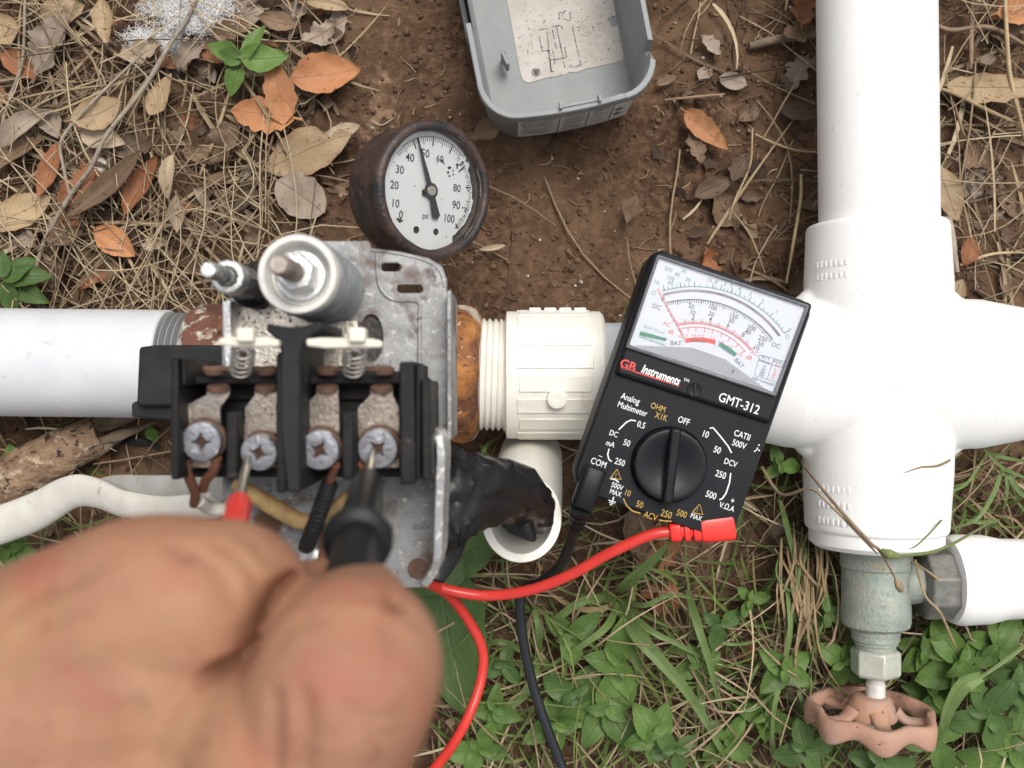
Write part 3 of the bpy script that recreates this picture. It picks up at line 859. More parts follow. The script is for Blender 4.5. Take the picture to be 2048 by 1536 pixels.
# black taped cable from the switch into the stub
tp = root('taped_cable', (P(960, 1010, 0.09).x, P(960, 1010, 0.09).y, 0.07), 'cable wrapped in wrinkled black tape bent into the cream conduit stub', 'cable')
b = MB()
pth = spline([P(830, 1005, 0.15), P(900, 1010, 0.146), P(960, 1004, 0.139), P(1010, 1000, 0.125), P(1036, 1018, 0.107), P(1046, 1030, 0.085), P(1052, 1010, 0.04)], 10)
b.tube(pth, [R(50, .15), R(54, .146), R(42, .14), R(42, .125), R(38, .108), R(32, .085), 0.006], 28)
b.build('tape_wrap', K['tape'], tp, smooth=70)
# broad wrinkled outer wrap: a crumpled sheet draped over the cable and tucked into the stub
def ridged(x, y):
    return 0.25 - np.abs(vnoise(x, y)) + 0.5 * (0.25 - np.abs(vnoise(x * 2.1 + 7, y * 2.1 + 3)))
cl_ = spline([P(872, 1012, 0.160), P(925, 1000, 0.158), P(985, 995, 0.149), P(1040, 1008, 0.133), P(1066, 1040, 0.112), P(1062, 1062, 0.094)], 12)
wd_ = lerp_list([0.0130, 0.0125, 0.0108, 0.0098, 0.0080, 0.0050], len(cl_))
nt_ = 36
vs, fs = [], []
for i, p in enumerate(cl_):
    t = (cl_[min(i + 1, len(cl_) - 1)] - cl_[max(0, i - 1)]).normalized()
    s_ = t.cross(Vector((0, 0, 1))).normalized(); u_ = s_.cross(t).normalized()
    for k in range(nt_ + 1):
        a = -2.7 + 5.4 * k / nt_
        rg = float(ridged(np.array([i * .17 + a * .5]), np.array([a * 1.7 + i * .05]))[0])
        rr_ = wd_[i] * (1 + 0.42 * rg) * (0.72 + 0.28 * abs(math.sin(a)))
        vs.append(p - u_ * wd_[i] * .55 + s_ * math.sin(a) * rr_ * 1.05 + u_ * math.cos(a) * rr_)
for i in range(len(cl_) - 1):
    for k in range(nt_):
        a = i * (nt_ + 1) + k; fs.append((a, a + 1, a + nt_ + 2, a + nt_ + 1))
b = MB(); b.add(vs, fs); o = b.build('tape_wrap', K['tape'], tp, smooth=38)
sd = o.modifiers.new('thickness', 'SOLIDIFY'); sd.thickness = 0.0006
for poly, z in (([(1000, 940), (1066, 975), (1094, 1002), (1092, 1022), (1060, 1020), (1072, 1060), (1078, 1090), (1050, 1082), (1000, 1060), (985, 1020)], 0.1165),):
    b = MB()
    pts = [P(u, v, z + 0.0035 * math.sin(i * 2.1)) for i, (u, v) in enumerate(poly)]
    cpt = sum(pts, Vector()) / len(pts) + Vector((0, 0, 0.0045))
    vs = pts + [cpt] + [p - Vector((0, 0, 0.0006)) for p in pts] + [cpt - Vector((0, 0, 0.0006))]
    n = len(pts); fs = []
    for i in range(n):
        j = (i + 1) % n
        fs += [(i, j, n), (j + n + 1, i + n + 1, 2 * n + 1), (j, i, i + n + 1, j + n + 1)]
    b.add(vs, fs)
    subs(b.build('tape_flap', K['tape'], tp, smooth=0))
b = MB(); pth = spline([P(905, 900, 0.155), P(915, 960, 0.150), P(900, 1040, 0.146), P(885, 1110, 0.146), P(870, 1160, 0.15)], 8)
b.tube(pth, [0.003, 0.0062, 0.0078, 0.0058, 0.003], 14, flat=0.5); b.build('tape_wrap', K['tape'], tp)

# ------------------------------------------------------------------ drain valve with handwheel
va = root('gate_valve', (P(1750, 1250, ZP).x, P(1750, 1250, ZP).y, 0.01), 'green tarnished brass drain valve with a faded orange handwheel', 'valve')
ax = Vector((-0.004, -1, 0.0)).normalized()
def along(prof_px, name, m, n=36, u0=1752, u1=1746, rfun=None, smooth=40, bevel=0):
    """Lathe about the valve axis: prof [(radius px, v px)]."""
    a0 = P(u0, 1090, ZP)
    bb = MB()
    prof = [(R(r, ZP), (a0.y - P(1750, v, ZP).y)) for r, v in prof_px]
    bb.lathe(prof, frame(a0, ax, (0, 0, 1)), n, rfun)
    return bb.build(name, m, va, smooth=smooth, bevel=bevel)
along([(60, 1080), (69, 1092), (69, 1133), (66, 1136)], 'inlet_collar', K['brass'], 8 * 4, smooth=30, bevel=0.0004)
along([(62, 1130), (66, 1137), (66, 1205), (67, 1212), (67, 1240), (65, 1248), (58, 1253), (48, 1256)], 'valve_body', K['brass'])
along([(48, 1250), (47, 1266), (46, 1267), (46, 1278), (42, 1280), (42, 1286), (39, 1288), (39, 1300)], 'bonnet', K['brass'])
along([(44, 1296), (49, 1301), (49, 1344), (44, 1350)], 'packing_nut', K['brass_light'], 6, smooth=20, bevel=0.0005)
along([(17, 1340), (17, 1362), (16, 1364), (19, 1366), (19, 1400), (15, 1404)], 'stem', K['cup'], 20)
# side outlet
so = P(1800, 1165, ZP)
b = MB(); b.lathe([(R(46, ZP), 0), (R(42, ZP), 0.006), (R(40, ZP), 0.0125), (R(48, ZP), 0.016)], frame(so, (1, 0, 0), (0, 0, 1)), 28)
b.build('side_outlet', K['brass'], va)
b = MB(); b.lathe([(R(50, ZP), 0), (R(72, ZP), 0.001), (R(72, ZP), 0.0155), (R(58, ZP), 0.0165)], frame(P(1836, 1166, ZP), (1, 0.0, 0), (0, 0.3, 1)), 8)
b.build('union_nut', K['brass_dark'], va, smooth=20, bevel=0.0008)
# handwheel: scalloped rim, cone hub with five spokes
wc = P(1742, 1428, ZP)                      # middle of the rim
hw = Vector((-0.02, -1, -0.06)).normalized()
M = frame(wc, hw, (1, 0, 0))                # local z runs out along the stem, away from the valve
Rw = R(122, ZP)
nl = 7
n = 112
prof = [(1.0, -0.0042), (1.035, -0.003), (1.055, 0.0), (1.04, 0.0034), (0.99, 0.0048), (0.93, 0.0042), (0.89, 0.0014), (0.885, -0.0016), (0.92, -0.004)]
vs, fs = [], []
for r, h in prof:
    for k in range(n):
        a = 2 * PI * k / n
        lobe = math.cos(nl * a + 0.6)
        q = Rw * r * (0.965 + 0.045 * lobe)
        hh = h * 0.80 + (0.0022 * lobe if h > 0.001 else 0.0005 * lobe) + (0.0018 if h > 0.001 else 0)
        vs.append((q * math.cos(a), q * math.sin(a), hh))
for i in range(len(prof)):
    i2 = (i + 1) % len(prof)
    for k in range(n):
        k2 = (k + 1) % n
        fs.append((i * n + k, i * n + k2, i2 * n + k2, i2 * n + k))
b = MB(); b.add(vs, fs, M); hwl = b.build('handwheel', K['wheel'], va, smooth=60)
b = MB(); b.lathe([(0.0062, -0.0080), (0.0074, -0.0075), (0.0092, -0.0045), (0.0112, -0.001), (0.0106, 0.001), (0.008, -0.0025), (0.0055, -0.006), (0.004, -0.006)], M, 40)
b.build('hub', K['wheel'], hwl, smooth=60)
for k in range(5):
    a = 2 * PI * (k + 0.25) / 5
    d = Vector((math.cos(a), math.sin(a), 0))
    b = MB()
    pth = [d * 0.0095 + Vector((0, 0, -0.003)), d * 0.0145 + Vector((0, 0, 0.0008)), d * (Rw * 0.92) + Vector((0, 0, 0.0008))]
    b.tube(spline(pth, 5), [0.0042, 0.0032, 0.0036], 12, M=M, flat=0.55)
    b.build('spoke', K['wheel'], hwl, smooth=60)
b = MB(); b.lathe([(0.0048, -0.004), (0.0055, 0.001), (0.0048, 0.0032), (0.0030, 0.0036), (0.0028, 0.006), (0, 0.0062)], M, 6)
b.build('hub_screw', K['cup'], hwl, smooth=20, bevel=0.0003)

# side branch of white PVC
b = MB()
z0 = ZP
b.lathe([(R(66, z0), 0), (R(84, z0), 0.0006), (R(90, z0), 0.004), (R(88, z0), 0.016), (R(80, z0), 0.0235), (R(78, z0), 0.034), (R(82, z0), 0.05), (R(82, z0), 0.09)], frame(P(1893, 1160, z0), (1, 0.02, 0), (0, 0, 1)), 48)
tag(b.build('pvc_elbow', K['pvc'], smooth=60), 'white PVC fitting screwed onto the side outlet of the brass valve', 'pipe fitting')
# ------------------------------------------------------------------ pressure switch
sw = root('pressure_switch', (P(670, 800, 0.165).x, P(670, 800, 0.165).y, 0.150), 'opened pressure switch on the rusty tee with its screw terminals and springs exposed', 'pressure switch')
ZB = 0.170
outline = [(443, 606), (470, 592), (505, 575), (522, 528), (560, 500), (640, 482), (738, 482), (742, 496), (800, 503), (858, 516), (884, 532), (893, 556), (896, 640), (897, 800), (893, 880), (889, 1120), (846, 1176), (700, 1176), (560, 1160), (445, 1080)]
slot = lambda u, v, l: [(u - l, v - 6), (u - l + 6, v - 9), (u + l - 6, v - 9), (u + l, v - 4), (u + l, v + 3), (u + l - 6, v + 8), (u - l + 6, v + 8), (u - l, v + 4)]
b = MB(); b.slab(outline, ZB - 0.0016, ZB, holes=[slot(782, 535, 20), slot(820, 578, 26), circ(583, 642, 25, 28), circ(742, 676, 24, 48)])
b.build('base_plate', K['zinc'], sw, smooth=30, bevel=0.0003)
for ln, r_ in (([(754, 506), (755, 545), (762, 578), (786, 599), (836, 604), (839, 640), (838, 800)], 0.0007), ([(742, 500), (800, 508), (850, 521), (880, 542), (890, 575)], 0.0005)):
    b = MB(); b.tube(spline([P(u, v, ZB) for u, v in ln], 6), r_, 10, flat=0.6); b.build('pressed_rim', K['zinc'], sw, smooth=80)
b = MB(); b.slab([(893, 582), (902, 580), (903, 880), (894, 880)], 0.150, 0.180); b.build('side_flange', K['zinc'], sw, bevel=0.0003)
# bent steel lip by the taped cable
b = MB()
lip = spline([P(862, 862, 0.198), P(876, 872, 0.200), P(881, 905, 0.200), P(880, 960, 0.199), P(877, 1040, 0.197), P(875, 1110, 0.194), P(868, 1142, 0.190), P(848, 1172, 0.186)], 6)
vs, fs = [], []
for i, p in enumerate(lip):
    t = (lip[min(i + 1, len(lip) - 1)] - lip[max(i - 1, 0)]); s = Vector((-t.y, t.x, 0)).normalized() * 0.0011
    vs += [p + s, p - s, p - s - Vector((0, 0, 0.026)), p + s - Vector((0, 0, 0.026))]
for i in range(len(lip) - 1):
    for k in range(4):
        k2 = (k + 1) % 4
        fs.append((4 * i + k, 4 * i + k2, 4 * i + 4 + k2, 4 * i + 4 + k))
fs += [(3, 2, 1, 0), tuple(4 * (len(lip) - 1) + k for k in range(4))]
b.add(vs, fs); b.build('bent_lip', K['bright'], sw, smooth=50, bevel=0.0003)
b = MB(); b.slab([(444, 602), (462, 600), (464, 735), (448, 735)], ZB - 0.002, 0.186); b.build('side_leg', K['bright'], sw, bevel=0.0004)
b = MB(); b.slab([(470, 606), (520, 598), (580, 612), (640, 640), (715, 640), (722, 705), (700, 760), (470, 760)], ZB + 0.001, 0.178); b.build('pivot_plate', K['pitted'], sw, bevel=0.0005)
b = MB()
pth = [P(472 + i * 9, 606 - 6 * math.sin(i / 9 * PI), 0.180) for i in range(10)]
b.tube(pth, 0.0013, 8); b.build('plate_edge', K['bright'], sw)
# low-side cap of black plastic
cp = MB(); cp.slab([(277, 694), (310, 690), (460, 690), (460, 812), (272, 812)], 0.095, 0.128); o = cp.build('side_cap', K['black_dull'], sw, bevel=0.001)
cp = MB(); cp.slab([(262, 806), (273, 802), (460, 806), (460, 838), (345, 842), (262, 834)], 0.095, 0.124); cp.build('cap_flange', K['black_dull'], sw, bevel=0.0008)
# support post and diaphragm housing under the plate
b = MB(); b.lathe([(0.0085, 0), (0.0085, 0.02), (0.024, 0.028), (0.028, 0.036), (0.028, 0.040)], frame((P(670, 800, 0.168).x, P(670, 780, 0.168).y, 0.128), (0, 0, 1)), 40)
b.build('diaphragm_housing', K['rust_dark'], sw)

# range spring with cup, nut and bolt
sx, sy = P(595.5, 548.5, 0.214).x, P(595.5, 548.5, 0.214).y
b = MB()
hel = []
turns, n = 10.0, 320
for i in range(n + 1):
    t = i / n; a = 2 * PI * turns * t
    hel.append((sx + 0.0088 * math.cos(a), sy + 0.0088 * math.sin(a), 0.172 + 0.037 * t))
b.tube(hel, 0.00165, 10); b.build('range_spring', K['spring'], sw, smooth=80)
T = Matrix.Translation((sx, sy, 0.0))
b = MB(); b.lathe([(0.0098, 0.2085), (0.0101, 0.2100), (0.0101, 0.2138), (0.0097, 0.2146), (0.0084, 0.2146), (0.0079, 0.2138), (0.0074, 0.2100), (0.003, 0.2095)], T, 48)
b.build('spring_cup', K['cup'], sw)
def hexnut(mb, x, y, z0, z1, r, rot=0.3):
    Mx = Matrix.Translation((x, y, 0)) @ Matrix.Rotation(rot, 4, 'Z')
    mb.lathe([(r * 0.9, z0), (r, z0 + 0.0004), (r, z1 - 0.0006), (r * 0.88, z1), (r * 0.5, z1)], Mx, 6)
    return mb
b = MB(); b.lathe([(0.0062, 0.2095), (0.0066, 0.2106), (0.0062, 0.2110), (0.003, 0.2110)], T, 36); b.build('washer', K['bright'], sw)
b = MB(); hexnut(b, sx, sy, 0.2108, 0.2182, 0.0052); b.build('adjusting_nut', K['bright'], sw, smooth=20, bevel=0.0003)
def bolt(mb, x, y, z0, z1, r, pitch=0.0009):
    prof = [(r, z0)]
    z = z0
    while z < z1 - pitch * 2:
        prof += [(r * 1.0, z), (r * 0.90, z + pitch * 0.5)]; z += pitch
    prof += [(r * 0.92, z1 - pitch), (r * 0.74, z1), (0, z1)]
    mb.lathe(prof, Matrix.Translation((x, y, 0)), 24)
    return mb
b = MB(); bolt(b, sx, sy, 0.185, 0.2345, 0.0026); b.build('range_bolt', mat('brown_bolt', (0.30, 0.24, 0.20), (0.42, 0.38, 0.34), scale=300, rough=0.5, metal=0.5, bump=0.3), sw, smooth=60)
# differential screw
dx_, dy_ = P(456, 554, 0.208).x, P(456, 554, 0.208).y
T2 = Matrix.Translation((dx_, dy_, 0))
b = MB(); hexnut(b, dx_, dy_, 0.188, 0.205, 0.0046, 0.1); b.build('lock_nut', K['zinc'], sw, smooth=20, bevel=0.0003)
b = MB(); b.lathe([(0.0042, 0.203), (0.0046, 0.2035), (0.0044, 0.2085), (0.0040, 0.2090), (0.0027, 0.2090), (0.0025, 0.206)], T2, 12); b.build('differential_nut', K['bright'], sw, smooth=30, bevel=0.0003)
b = MB(); bolt(b, dx_, dy_, 0.18, 0.2245, 0.0022); b.build('differential_bolt', K['bright'], sw, smooth=60)
b = MB(); b.lathe([(0.0062, 0.172), (0.0062, 0.186), (0.0045, 0.188)], T2, 24); b.build('differential_spring_seat', K['black_dull'], sw)
b = MB(); b.slab([(500, 520), (530, 520), (535, 600), (505, 605)], 0.172, 0.190); b.build('spring_bracket', K['black'], sw, bevel=0.001)

# contact block
b = MB(); b.slab([(345, 742), (835, 742), (858, 760), (858, 955), (345, 955)], 0.178, 0.1915); b.build('contact_block', K['black'], sw, bevel=0.0008)
b = MB(); b.slab([(340, 752), (835, 750), (835, 769), (340, 769)], 0.190, 0.2035); b.build('contact_rail', K['black'], sw, bevel=0.0006)
walls = [([(340, 717), (356, 715), (357, 960), (341, 960)], 0.2128), ([(362, 716), (372, 722), (371, 770), (362, 772)], 0.212), ([(452, 824), (474, 822), (474, 958), (452, 958)], 0.2105),
         ([(552, 706), (572, 704), (573, 986), (552, 986)], 0.2150), ([(683, 824), (707, 822), (706, 958), (684, 958)], 0.2105), ([(798, 724), (828, 722), (832, 968), (800, 970)], 0.2145), ([(842, 760), (860, 762), (862, 960), (844, 962)], 0.213)]
for poly, z in walls:
    b = MB(); b.slab(poly, 0.184, z); b.build('barrier', K['black'], sw, bevel=0.0006)
for (u0, v0, u1, v1, z) in ((474, 828, 480, 956, 0.208), (707, 828, 713, 956, 0.208), (832, 728, 840, 958, 0.2125)):
    b = MB(); b.slab([(u0, v0), (u1, v0), (u1, v1), (u0, v1)], 0.188, z); b.build('barrier_rib', K['black'], sw, bevel=0.0004)
b = MB(); b.slab([(533, 645), (546, 650), (580, 654), (612, 651), (634, 643), (645, 645), (643, 662), (628, 670), (610, 684), (601, 700), (600, 985), (574, 985), (560, 860), (560, 700), (552, 682), (540, 668), (531, 660)], 0.186, 0.2165)
b.build('crosshead', K['black_dull'], sw, bevel=0.0007)
for k in range(2):
    u = (478, 712)[k]
    b = MB(); b.slab([(u - 9 - 40, 742), (u + 40, 742), (u + 40, 800), (u - 49, 800)], 0.188, 0.194); b.build('contact_well', K['black'], sw, bevel=0.0004)
# moving contact carriers
for k, (x0, x1, up_, yy) in enumerate(((437, 557, 489, 684), (612, 764, 713, 686))):
    b = MB(); b.slab([(x0, yy - 8), (x0 + 30, yy - 11), (x1 - 20, yy - 9), (x1, yy - 4), (x1, yy + 9), (x0 + 40, yy + 11), (x0, yy + 6)], 0.2205, 0.2235)
    ca = b.build('contact_carrier', K['ivory'], sw, bevel=0.0005)
    b = MB(); b.slab([(up_ - 17, 655), (up_ + 17, 655), (up_ + 17, 684), (up_ - 17, 684)], 0.2215, 0.2262); b.build('carrier_post', K['ivory'], ca, bevel=0.0005)
    bar = MB(); pc = P(up_ - 10, 737, 0.2085)
    w0 = (405, 640)[k]; w1 = (545, 782)[k]
    bar.slab([(w0, 732), (w1, 732), (w1, 742), (w0, 742)], 0.2072, 0.2085); bar.build('contact_bar', K['rustring'], sw, bevel=0.0003)
    hel = []
    c0, c1 = P(up_ - 2, 697, 0.2175), P(up_ - 6, 734, 0.2095)
    axis = (c1 - c0)
    Mh = frame(c0, axis, (1, 0, 0))
    for i in range(121):
        t = i / 120; a = 2 * PI * 5.0 * t
        hel.append(Mh @ Vector((0.0027 * math.cos(a), 0.0027 * math.sin(a), axis.length * 1.25 * t)))
    b = MB(); b.tube(hel, 0.00038, 6); b.build('contact_spring', K['steel'], ca, smooth=80)
    b = MB(); b.tube([c0, c1], 0.0009, 10); b.build('spring_pin', K['steel'], ca)
    for u in ((430, 535) if k == 0 else (655, 768)):
        b = MB(); b.lathe([(0.0024, -0.0008), (0.0027, -0.0005), (0.0027, 0.0005), (0.0024, 0.0008)], frame(P(u, 741, 0.2065), (0, 1, 0.25), (1, 0, 0)), 20); b.build('contact_tip', K['rustring'], sw)
# terminals
scr = [(402, 884, 39), (517, 906, 36), (638, 901, 39), (755, 898, 39)]
tx = [(436, 400, 55), (532, 520, 44), (654, 640, 52), (763, 755, 58)]
for k, (su, sv, sr) in enumerate(scr):
    ut, ub, hw_ = tx[k]
    b = MB()
    top = [(ut - 22, 772), (ut + 22, 772), (ut + 22, 790), (ub + hw_ * 0.72, 815), (ub + hw_ * 0.74, 850), (ub + hw_ * 0.72, 935), (ub - hw_ * 0.72, 935), (ub - hw_ * 0.70, 850), (ub - hw_ * 0.66, 815), (ut - 22, 790)]
    zt = lambda v: 0.2055 if v < 800 else (0.2055 - 0.003 * (v - 800) / 135)
    vs = [P(u, v, zt(v)) for u, v in top] + [P(u, v, zt(v)) - Vector((0, 0, 0.0014)) for u, v in top]
    n = len(top)
    fs = [tuple(reversed(range(n))), tuple(range(n, 2 * n))] + [(i, (i + 1) % n, (i + 1) % n + n, i + n) for i in range(n)]
    # top points run clockwise in the picture, so flip to face up
    b.add(vs, fs); te = b.build('terminal_strip', K['pitted'], sw, smooth=20)
    b = MB(); b.lathe([(0.0024, -0.0009), (0.0028, -0.0006), (0.0028, 0.0006), (0.0024, 0.0009)], frame(P(ut, 777, 0.2055), (0, 1, 0.25), (1, 0, 0)), 20); b.build('fixed_contact', K['rustring'], sw)
    # screw, tipped a little towards the bottom of the picture
    c0 = P(su, sv, 0.2085)
    rad = R(sr, 0.2085)
    M = frame(c0, (rng.uniform(-.03, .08), -0.14, 1), (math.cos(k * 1.3), math.sin(k * 1.3), 0))
    b = MB()
    cross = []
    na = 40
    vs, fs = [], []
    rad_list = [(1.0, -0.0026), (1.02, -0.0006), (0.98, 0.0), (0.62, 0.0003)]
    for r, h in rad_list:
        for i in range(na):
            a = 2 * PI * i / na
            vs.append((r * rad * math.cos(a), r * rad * math.sin(a), h))
    def star(a, s): return rad * s * (0.29 + 0.24 * max(0.0, math.cos(4 * a)) ** 2)
    for s, h in ((1.0, 0.0002), (0.72, -0.0016)):
        for i in range(na):
            a = 2 * PI * i / na
            vs.append((star(a, s) * math.cos(a), star(a, s) * math.sin(a), h))
    for i in range(5):
        for j in range(na):
            j2 = (j + 1) % na
            fs.append((i * na + j, i * na + j2, (i + 1) * na + j2, (i + 1) * na + j))
    fs.append(tuple(5 * na + j for j in range(na)))
    b.add(vs, fs, M); s_ = b.build('terminal_screw', K['screw'], sw, smooth=35)
    b = MB(); b.add([(star(2 * PI * i / na, 0.86) * math.cos(2 * PI * i / na), star(2 * PI * i / na, 0.86) * math.sin(2 * PI * i / na), -0.0008) for i in range(na)], [tuple(range(na))], M)
    b.build('screw_recess', K['recess'], s_)
    for a in (0.4, 2.3, 4.9):                                   # scratches across the slot
        b = MB(); b.box((math.cos(a) * rad * 0.6, math.sin(a) * rad * 0.6, 0.0003), (rad * 0.34, 0.00016, 0.0001), M=M @ Matrix.Rotation(0.0, 4, 'Z'), rz=a + 0.2); b.build('scratch', K['recess'], s_, smooth=0)
    b = MB(); b.lathe([(rad * 1.10, -0.0048), (rad * 1.14, -0.0040), (rad * 1.12, -0.0030), (rad * 0.7, -0.0026)], M, 36); b.build('clamp_washer', K['rustring'], sw)
b = MB(); b.ball(P(625, 1113, 0.176), 0.0042, 14, 8, (1, 1, .6)); b.build('ground_screw', K['bright'], sw)
b = MB(); b.lathe([(0.0030, 0), (0.0030, 0.0008), (0, 0.0012)], frame(P(836, 1137, ZB + 0.0002), (0, 0, 1)), 18); b.build('rusty_rivet', K['rustring'], sw)

# copper conductors and the flat cable at the screws
cab = root('flat_cable', (P(250, 1010, 0.03).x, P(250, 1010, 0.03).y, 0.012), 'white flat cable sheath with bare copper wires under the first terminal screws', 'cable')
def ribbon(path, w, t, name, m, parent):
    bb = MB(); bb.tube(path, w, 18, flat=t); return bb.build(name, m, parent, smooth=70)
pth = spline([P(-260, 1120, 0.03), P(-60, 1068, 0.045), P(60, 1028, 0.06), P(140, 985, 0.075), P(190, 985, 0.085), P(250, 1008, 0.10), P(330, 1018, 0.12), P(430, 1010, 0.15)], 10)
ribbon(pth, [0.0085, 0.0082, 0.0078, 0.0066, 0.006, 0.0052, 0.0047, 0.0042], 0.55, 'white_sheath', K['cable'], cab)
pth = spline([P(165, 985, 0.06), P(230, 972, 0.085), P(300, 975, 0.11), P(400, 975, 0.14), P(490, 975, 0.165)], 10)
ribbon(pth, [0.0032, 0.0042, 0.0045, 0.0042, 0.004], 0.5, 'grey_sheath', K['cable_grey'], cab)
def wire(pts, r, name, m, parent, n=12, k=8):
    bb = MB(); bb.tube(spline(pts, k), r, n); return bb.build(name, m, parent, smooth=80)
wire([P(368, 920, 0.2055), P(376, 950, 0.203), P(390, 985, 0.196), P(388, 1008, 0.190)], 0.00135, 'copper_wire', K['copper'], cab)
wire([P(434, 915, 0.2055), P(428, 940, 0.203), P(412, 960, 0.198), P(406, 978, 0.194)], 0.00135, 'copper_wire', K['copper'], cab)
wire([P(600, 925, 0.2055), P(600, 950, 0.203), P(592, 975, 0.198)], 0.0012, 'copper_wire', K['copper'], cab)
wire([P(672, 930, 0.2045), P(664, 950, 0.201), P(655, 975, 0.196)], 0.0012, 'copper_wire', K['copper'], cab)
wire([P(725, 928, 0.2045), P(722, 940, 0.202), P(735, 955, 0.197)], 0.0012, 'copper_wire', K['copper'], cab)
wire([P(396, 1000, 0.190), P(420, 1015, 0.182), P(480, 1020, 0.178)], 0.002, 'stripped_end', K['cable'], cab)
yw = root('yellowed_wire', (P(610, 1030, 0.18).x, P(610, 1030, 0.18).y, 0.175), 'yellowed brown insulated wire bent below the second terminal screw', 'wire')
wire([P(470, 965, 0.188), P(500, 985, 0.188), P(550, 1015, 0.186), P(605, 1043, 0.184), P(650, 1032, 0.184), P(710, 985, 0.186), P(760, 965, 0.186)], [0.0021, 0.0024, 0.0026, 0.0025, 0.0022, 0.002, 0.002], 'insulation', K['yellow_ins'], yw)
bw = root('coiled_wire', (P(640, 1030, 0.19).x, P(640, 1030, 0.19).y, 0.183), 'black wire with coiled wrap hanging below the third terminal screw', 'wire')
core = spline([P(660, 965, 0.198), P(648, 1000, 0.197), P(630, 1050, 0.193), P(612, 1095, 0.185)], 10)
b = MB(); b.tube(core, 0.0021, 12); b.build('insulation', K['black_wire'], bw)
hel = []
for i in range(len(core) * 10 - 10):
    t = i / (len(core) * 10 - 11) * (len(core) - 1); j = min(int(t), len(core) - 2)
    p = core[j].lerp(core[j + 1], t - j); d = (core[j + 1] - core[j]).normalized()
    x = d.cross(Vector((0, 0, 1))).normalized(); y = d.cross(x)
    a = i * 0.36
    hel.append(p + (x * math.cos(a) + y * math.sin(a)) * 0.0017)
b = MB(); b.tube(hel, 0.0007, 6); b.build('coil', K['black'], bw, smooth=80)
wire([P(640, 1060, 0.176), P(650, 1090, 0.178), P(642, 1130, 0.178)], 0.0014, 'bare_end', K['copper'], bw)
# ------------------------------------------------------------------ pressure gauge
def crop4(cx, cy): return (680 + cx / 4.955, 220 + cy / 4.955)
gc = P(873, 381, 0.086)                                  # middle of the bezel ring
view = (Vector((0, 0, H)) - gc).normalized()
# face turned 35 degrees away from the line of sight, towards the grey tray side
side = Vector((1, 0.06, 0)); side = (side - view * side.dot(view)).normalized()
gn = (view * math.cos(math.radians(35)) + side * math.sin(math.radians(35))).normalized()
yy = Vector((0.02, 1, 0)); yy = (yy - gn * yy.dot(gn)).normalized(); xx = yy.cross(gn)
def gframe(o):
    m = Matrix.Identity(4)
    for i in range(3): m[i][0], m[i][1], m[i][2], m[i][3] = xx[i], yy[i], gn[i], o[i]
    return m
GM = gframe(gc)
ga = root('pressure_gauge', (gc.x, gc.y, 0.02), 'round pressure gauge with rusty case and white 0 to 100 psi dial', 'pressure gauge')
RO = R(139, 0.086)
wob = lambda a, r, h: 1 + 0.004 * math.sin(a * 7 + h * 200) + 0.003 * math.sin(a * 17)
b = MB()
b.lathe([(RO * 0.845, -0.0038), (RO * 0.855, -0.0005), (RO * 0.89, 0.0004), (RO * 0.96, 0.0002), (RO * 0.995, -0.0012), (RO, -0.0032), (RO * 0.985, -0.0055), (RO * 0.955, -0.0062)], GM, 96, wob, cap=False)
b.build('bezel_ring', K['rust_dark'], ga, smooth=60)
b = MB()
b.lathe([(RO * 0.955, -0.0060), (RO * 0.945, -0.0200), (RO * 0.93, -0.0235), (RO * 0.86, -0.0262), (0.009, -0.0272), (0.009, -0.030)], GM, 96, wob, cap=False)
b.build('case', K['rust_dark'], ga, smooth=50)
b = MB(); b.lathe([(RO * 0.852, -0.0012), (RO * 0.855, -0.0100), (0, -0.0102)], GM, 72, cap=False); b.build('case_inside', K['gauge_in'], ga, smooth=50)
ZD = -0.0052
def gdial(u, v, dz=0.0):
    """Dial-plane point seen at photo pixel (u, v)."""
    o = Vector((0, 0, H)); d = P(u, v, 0) - o
    pl = gc + gn * (ZD + dz)
    t = (pl - o).dot(gn) / d.dot(gn)
    return o + d * t
def loc(p): return GM.inverted() @ p
hub = loc(gdial(*crop4(905, 805))); hx, hy = hub.x, hub.y
RD = RO * 0.855
# dial, its worn edge nibbled on one side
poly = []
q = random.Random(4)
for i in range(120):
    a = 2 * PI * i / 120
    r = RD
    if -0.95 < math.atan2(math.sin(a), math.cos(a)) < 0.62: r = RD * (0.90 - 0.018 * q.random() - 0.03 * math.cos(a * 1.3))
    px_, py_ = hx + r * math.cos(a), hy + r * math.sin(a)
    k_ = min(1.0, RO * 0.848 / math.hypot(px_, py_))
    poly.append((px_ * k_, py_ * k_))
holes = []
for cx, cy, r in ((757, 1188, 36), (952, 1208, 34)):
    p = loc(gdial(*crop4(cx, cy))); holes.append(circ(p.x, p.y, r / 4.955 * 0.374 / F * 1.05, n=16))
b = MB(GM); b.prism(poly, ZD - 0.0006, ZD, holes=holes); dl = b.build('dial', K['dial'], ga, smooth=0)
b = MB(GM)
for h in holes: b.prism(h, ZD - 0.0018, ZD - 0.0012)
b.build('dial_screw', K['recess'], ga, smooth=0)
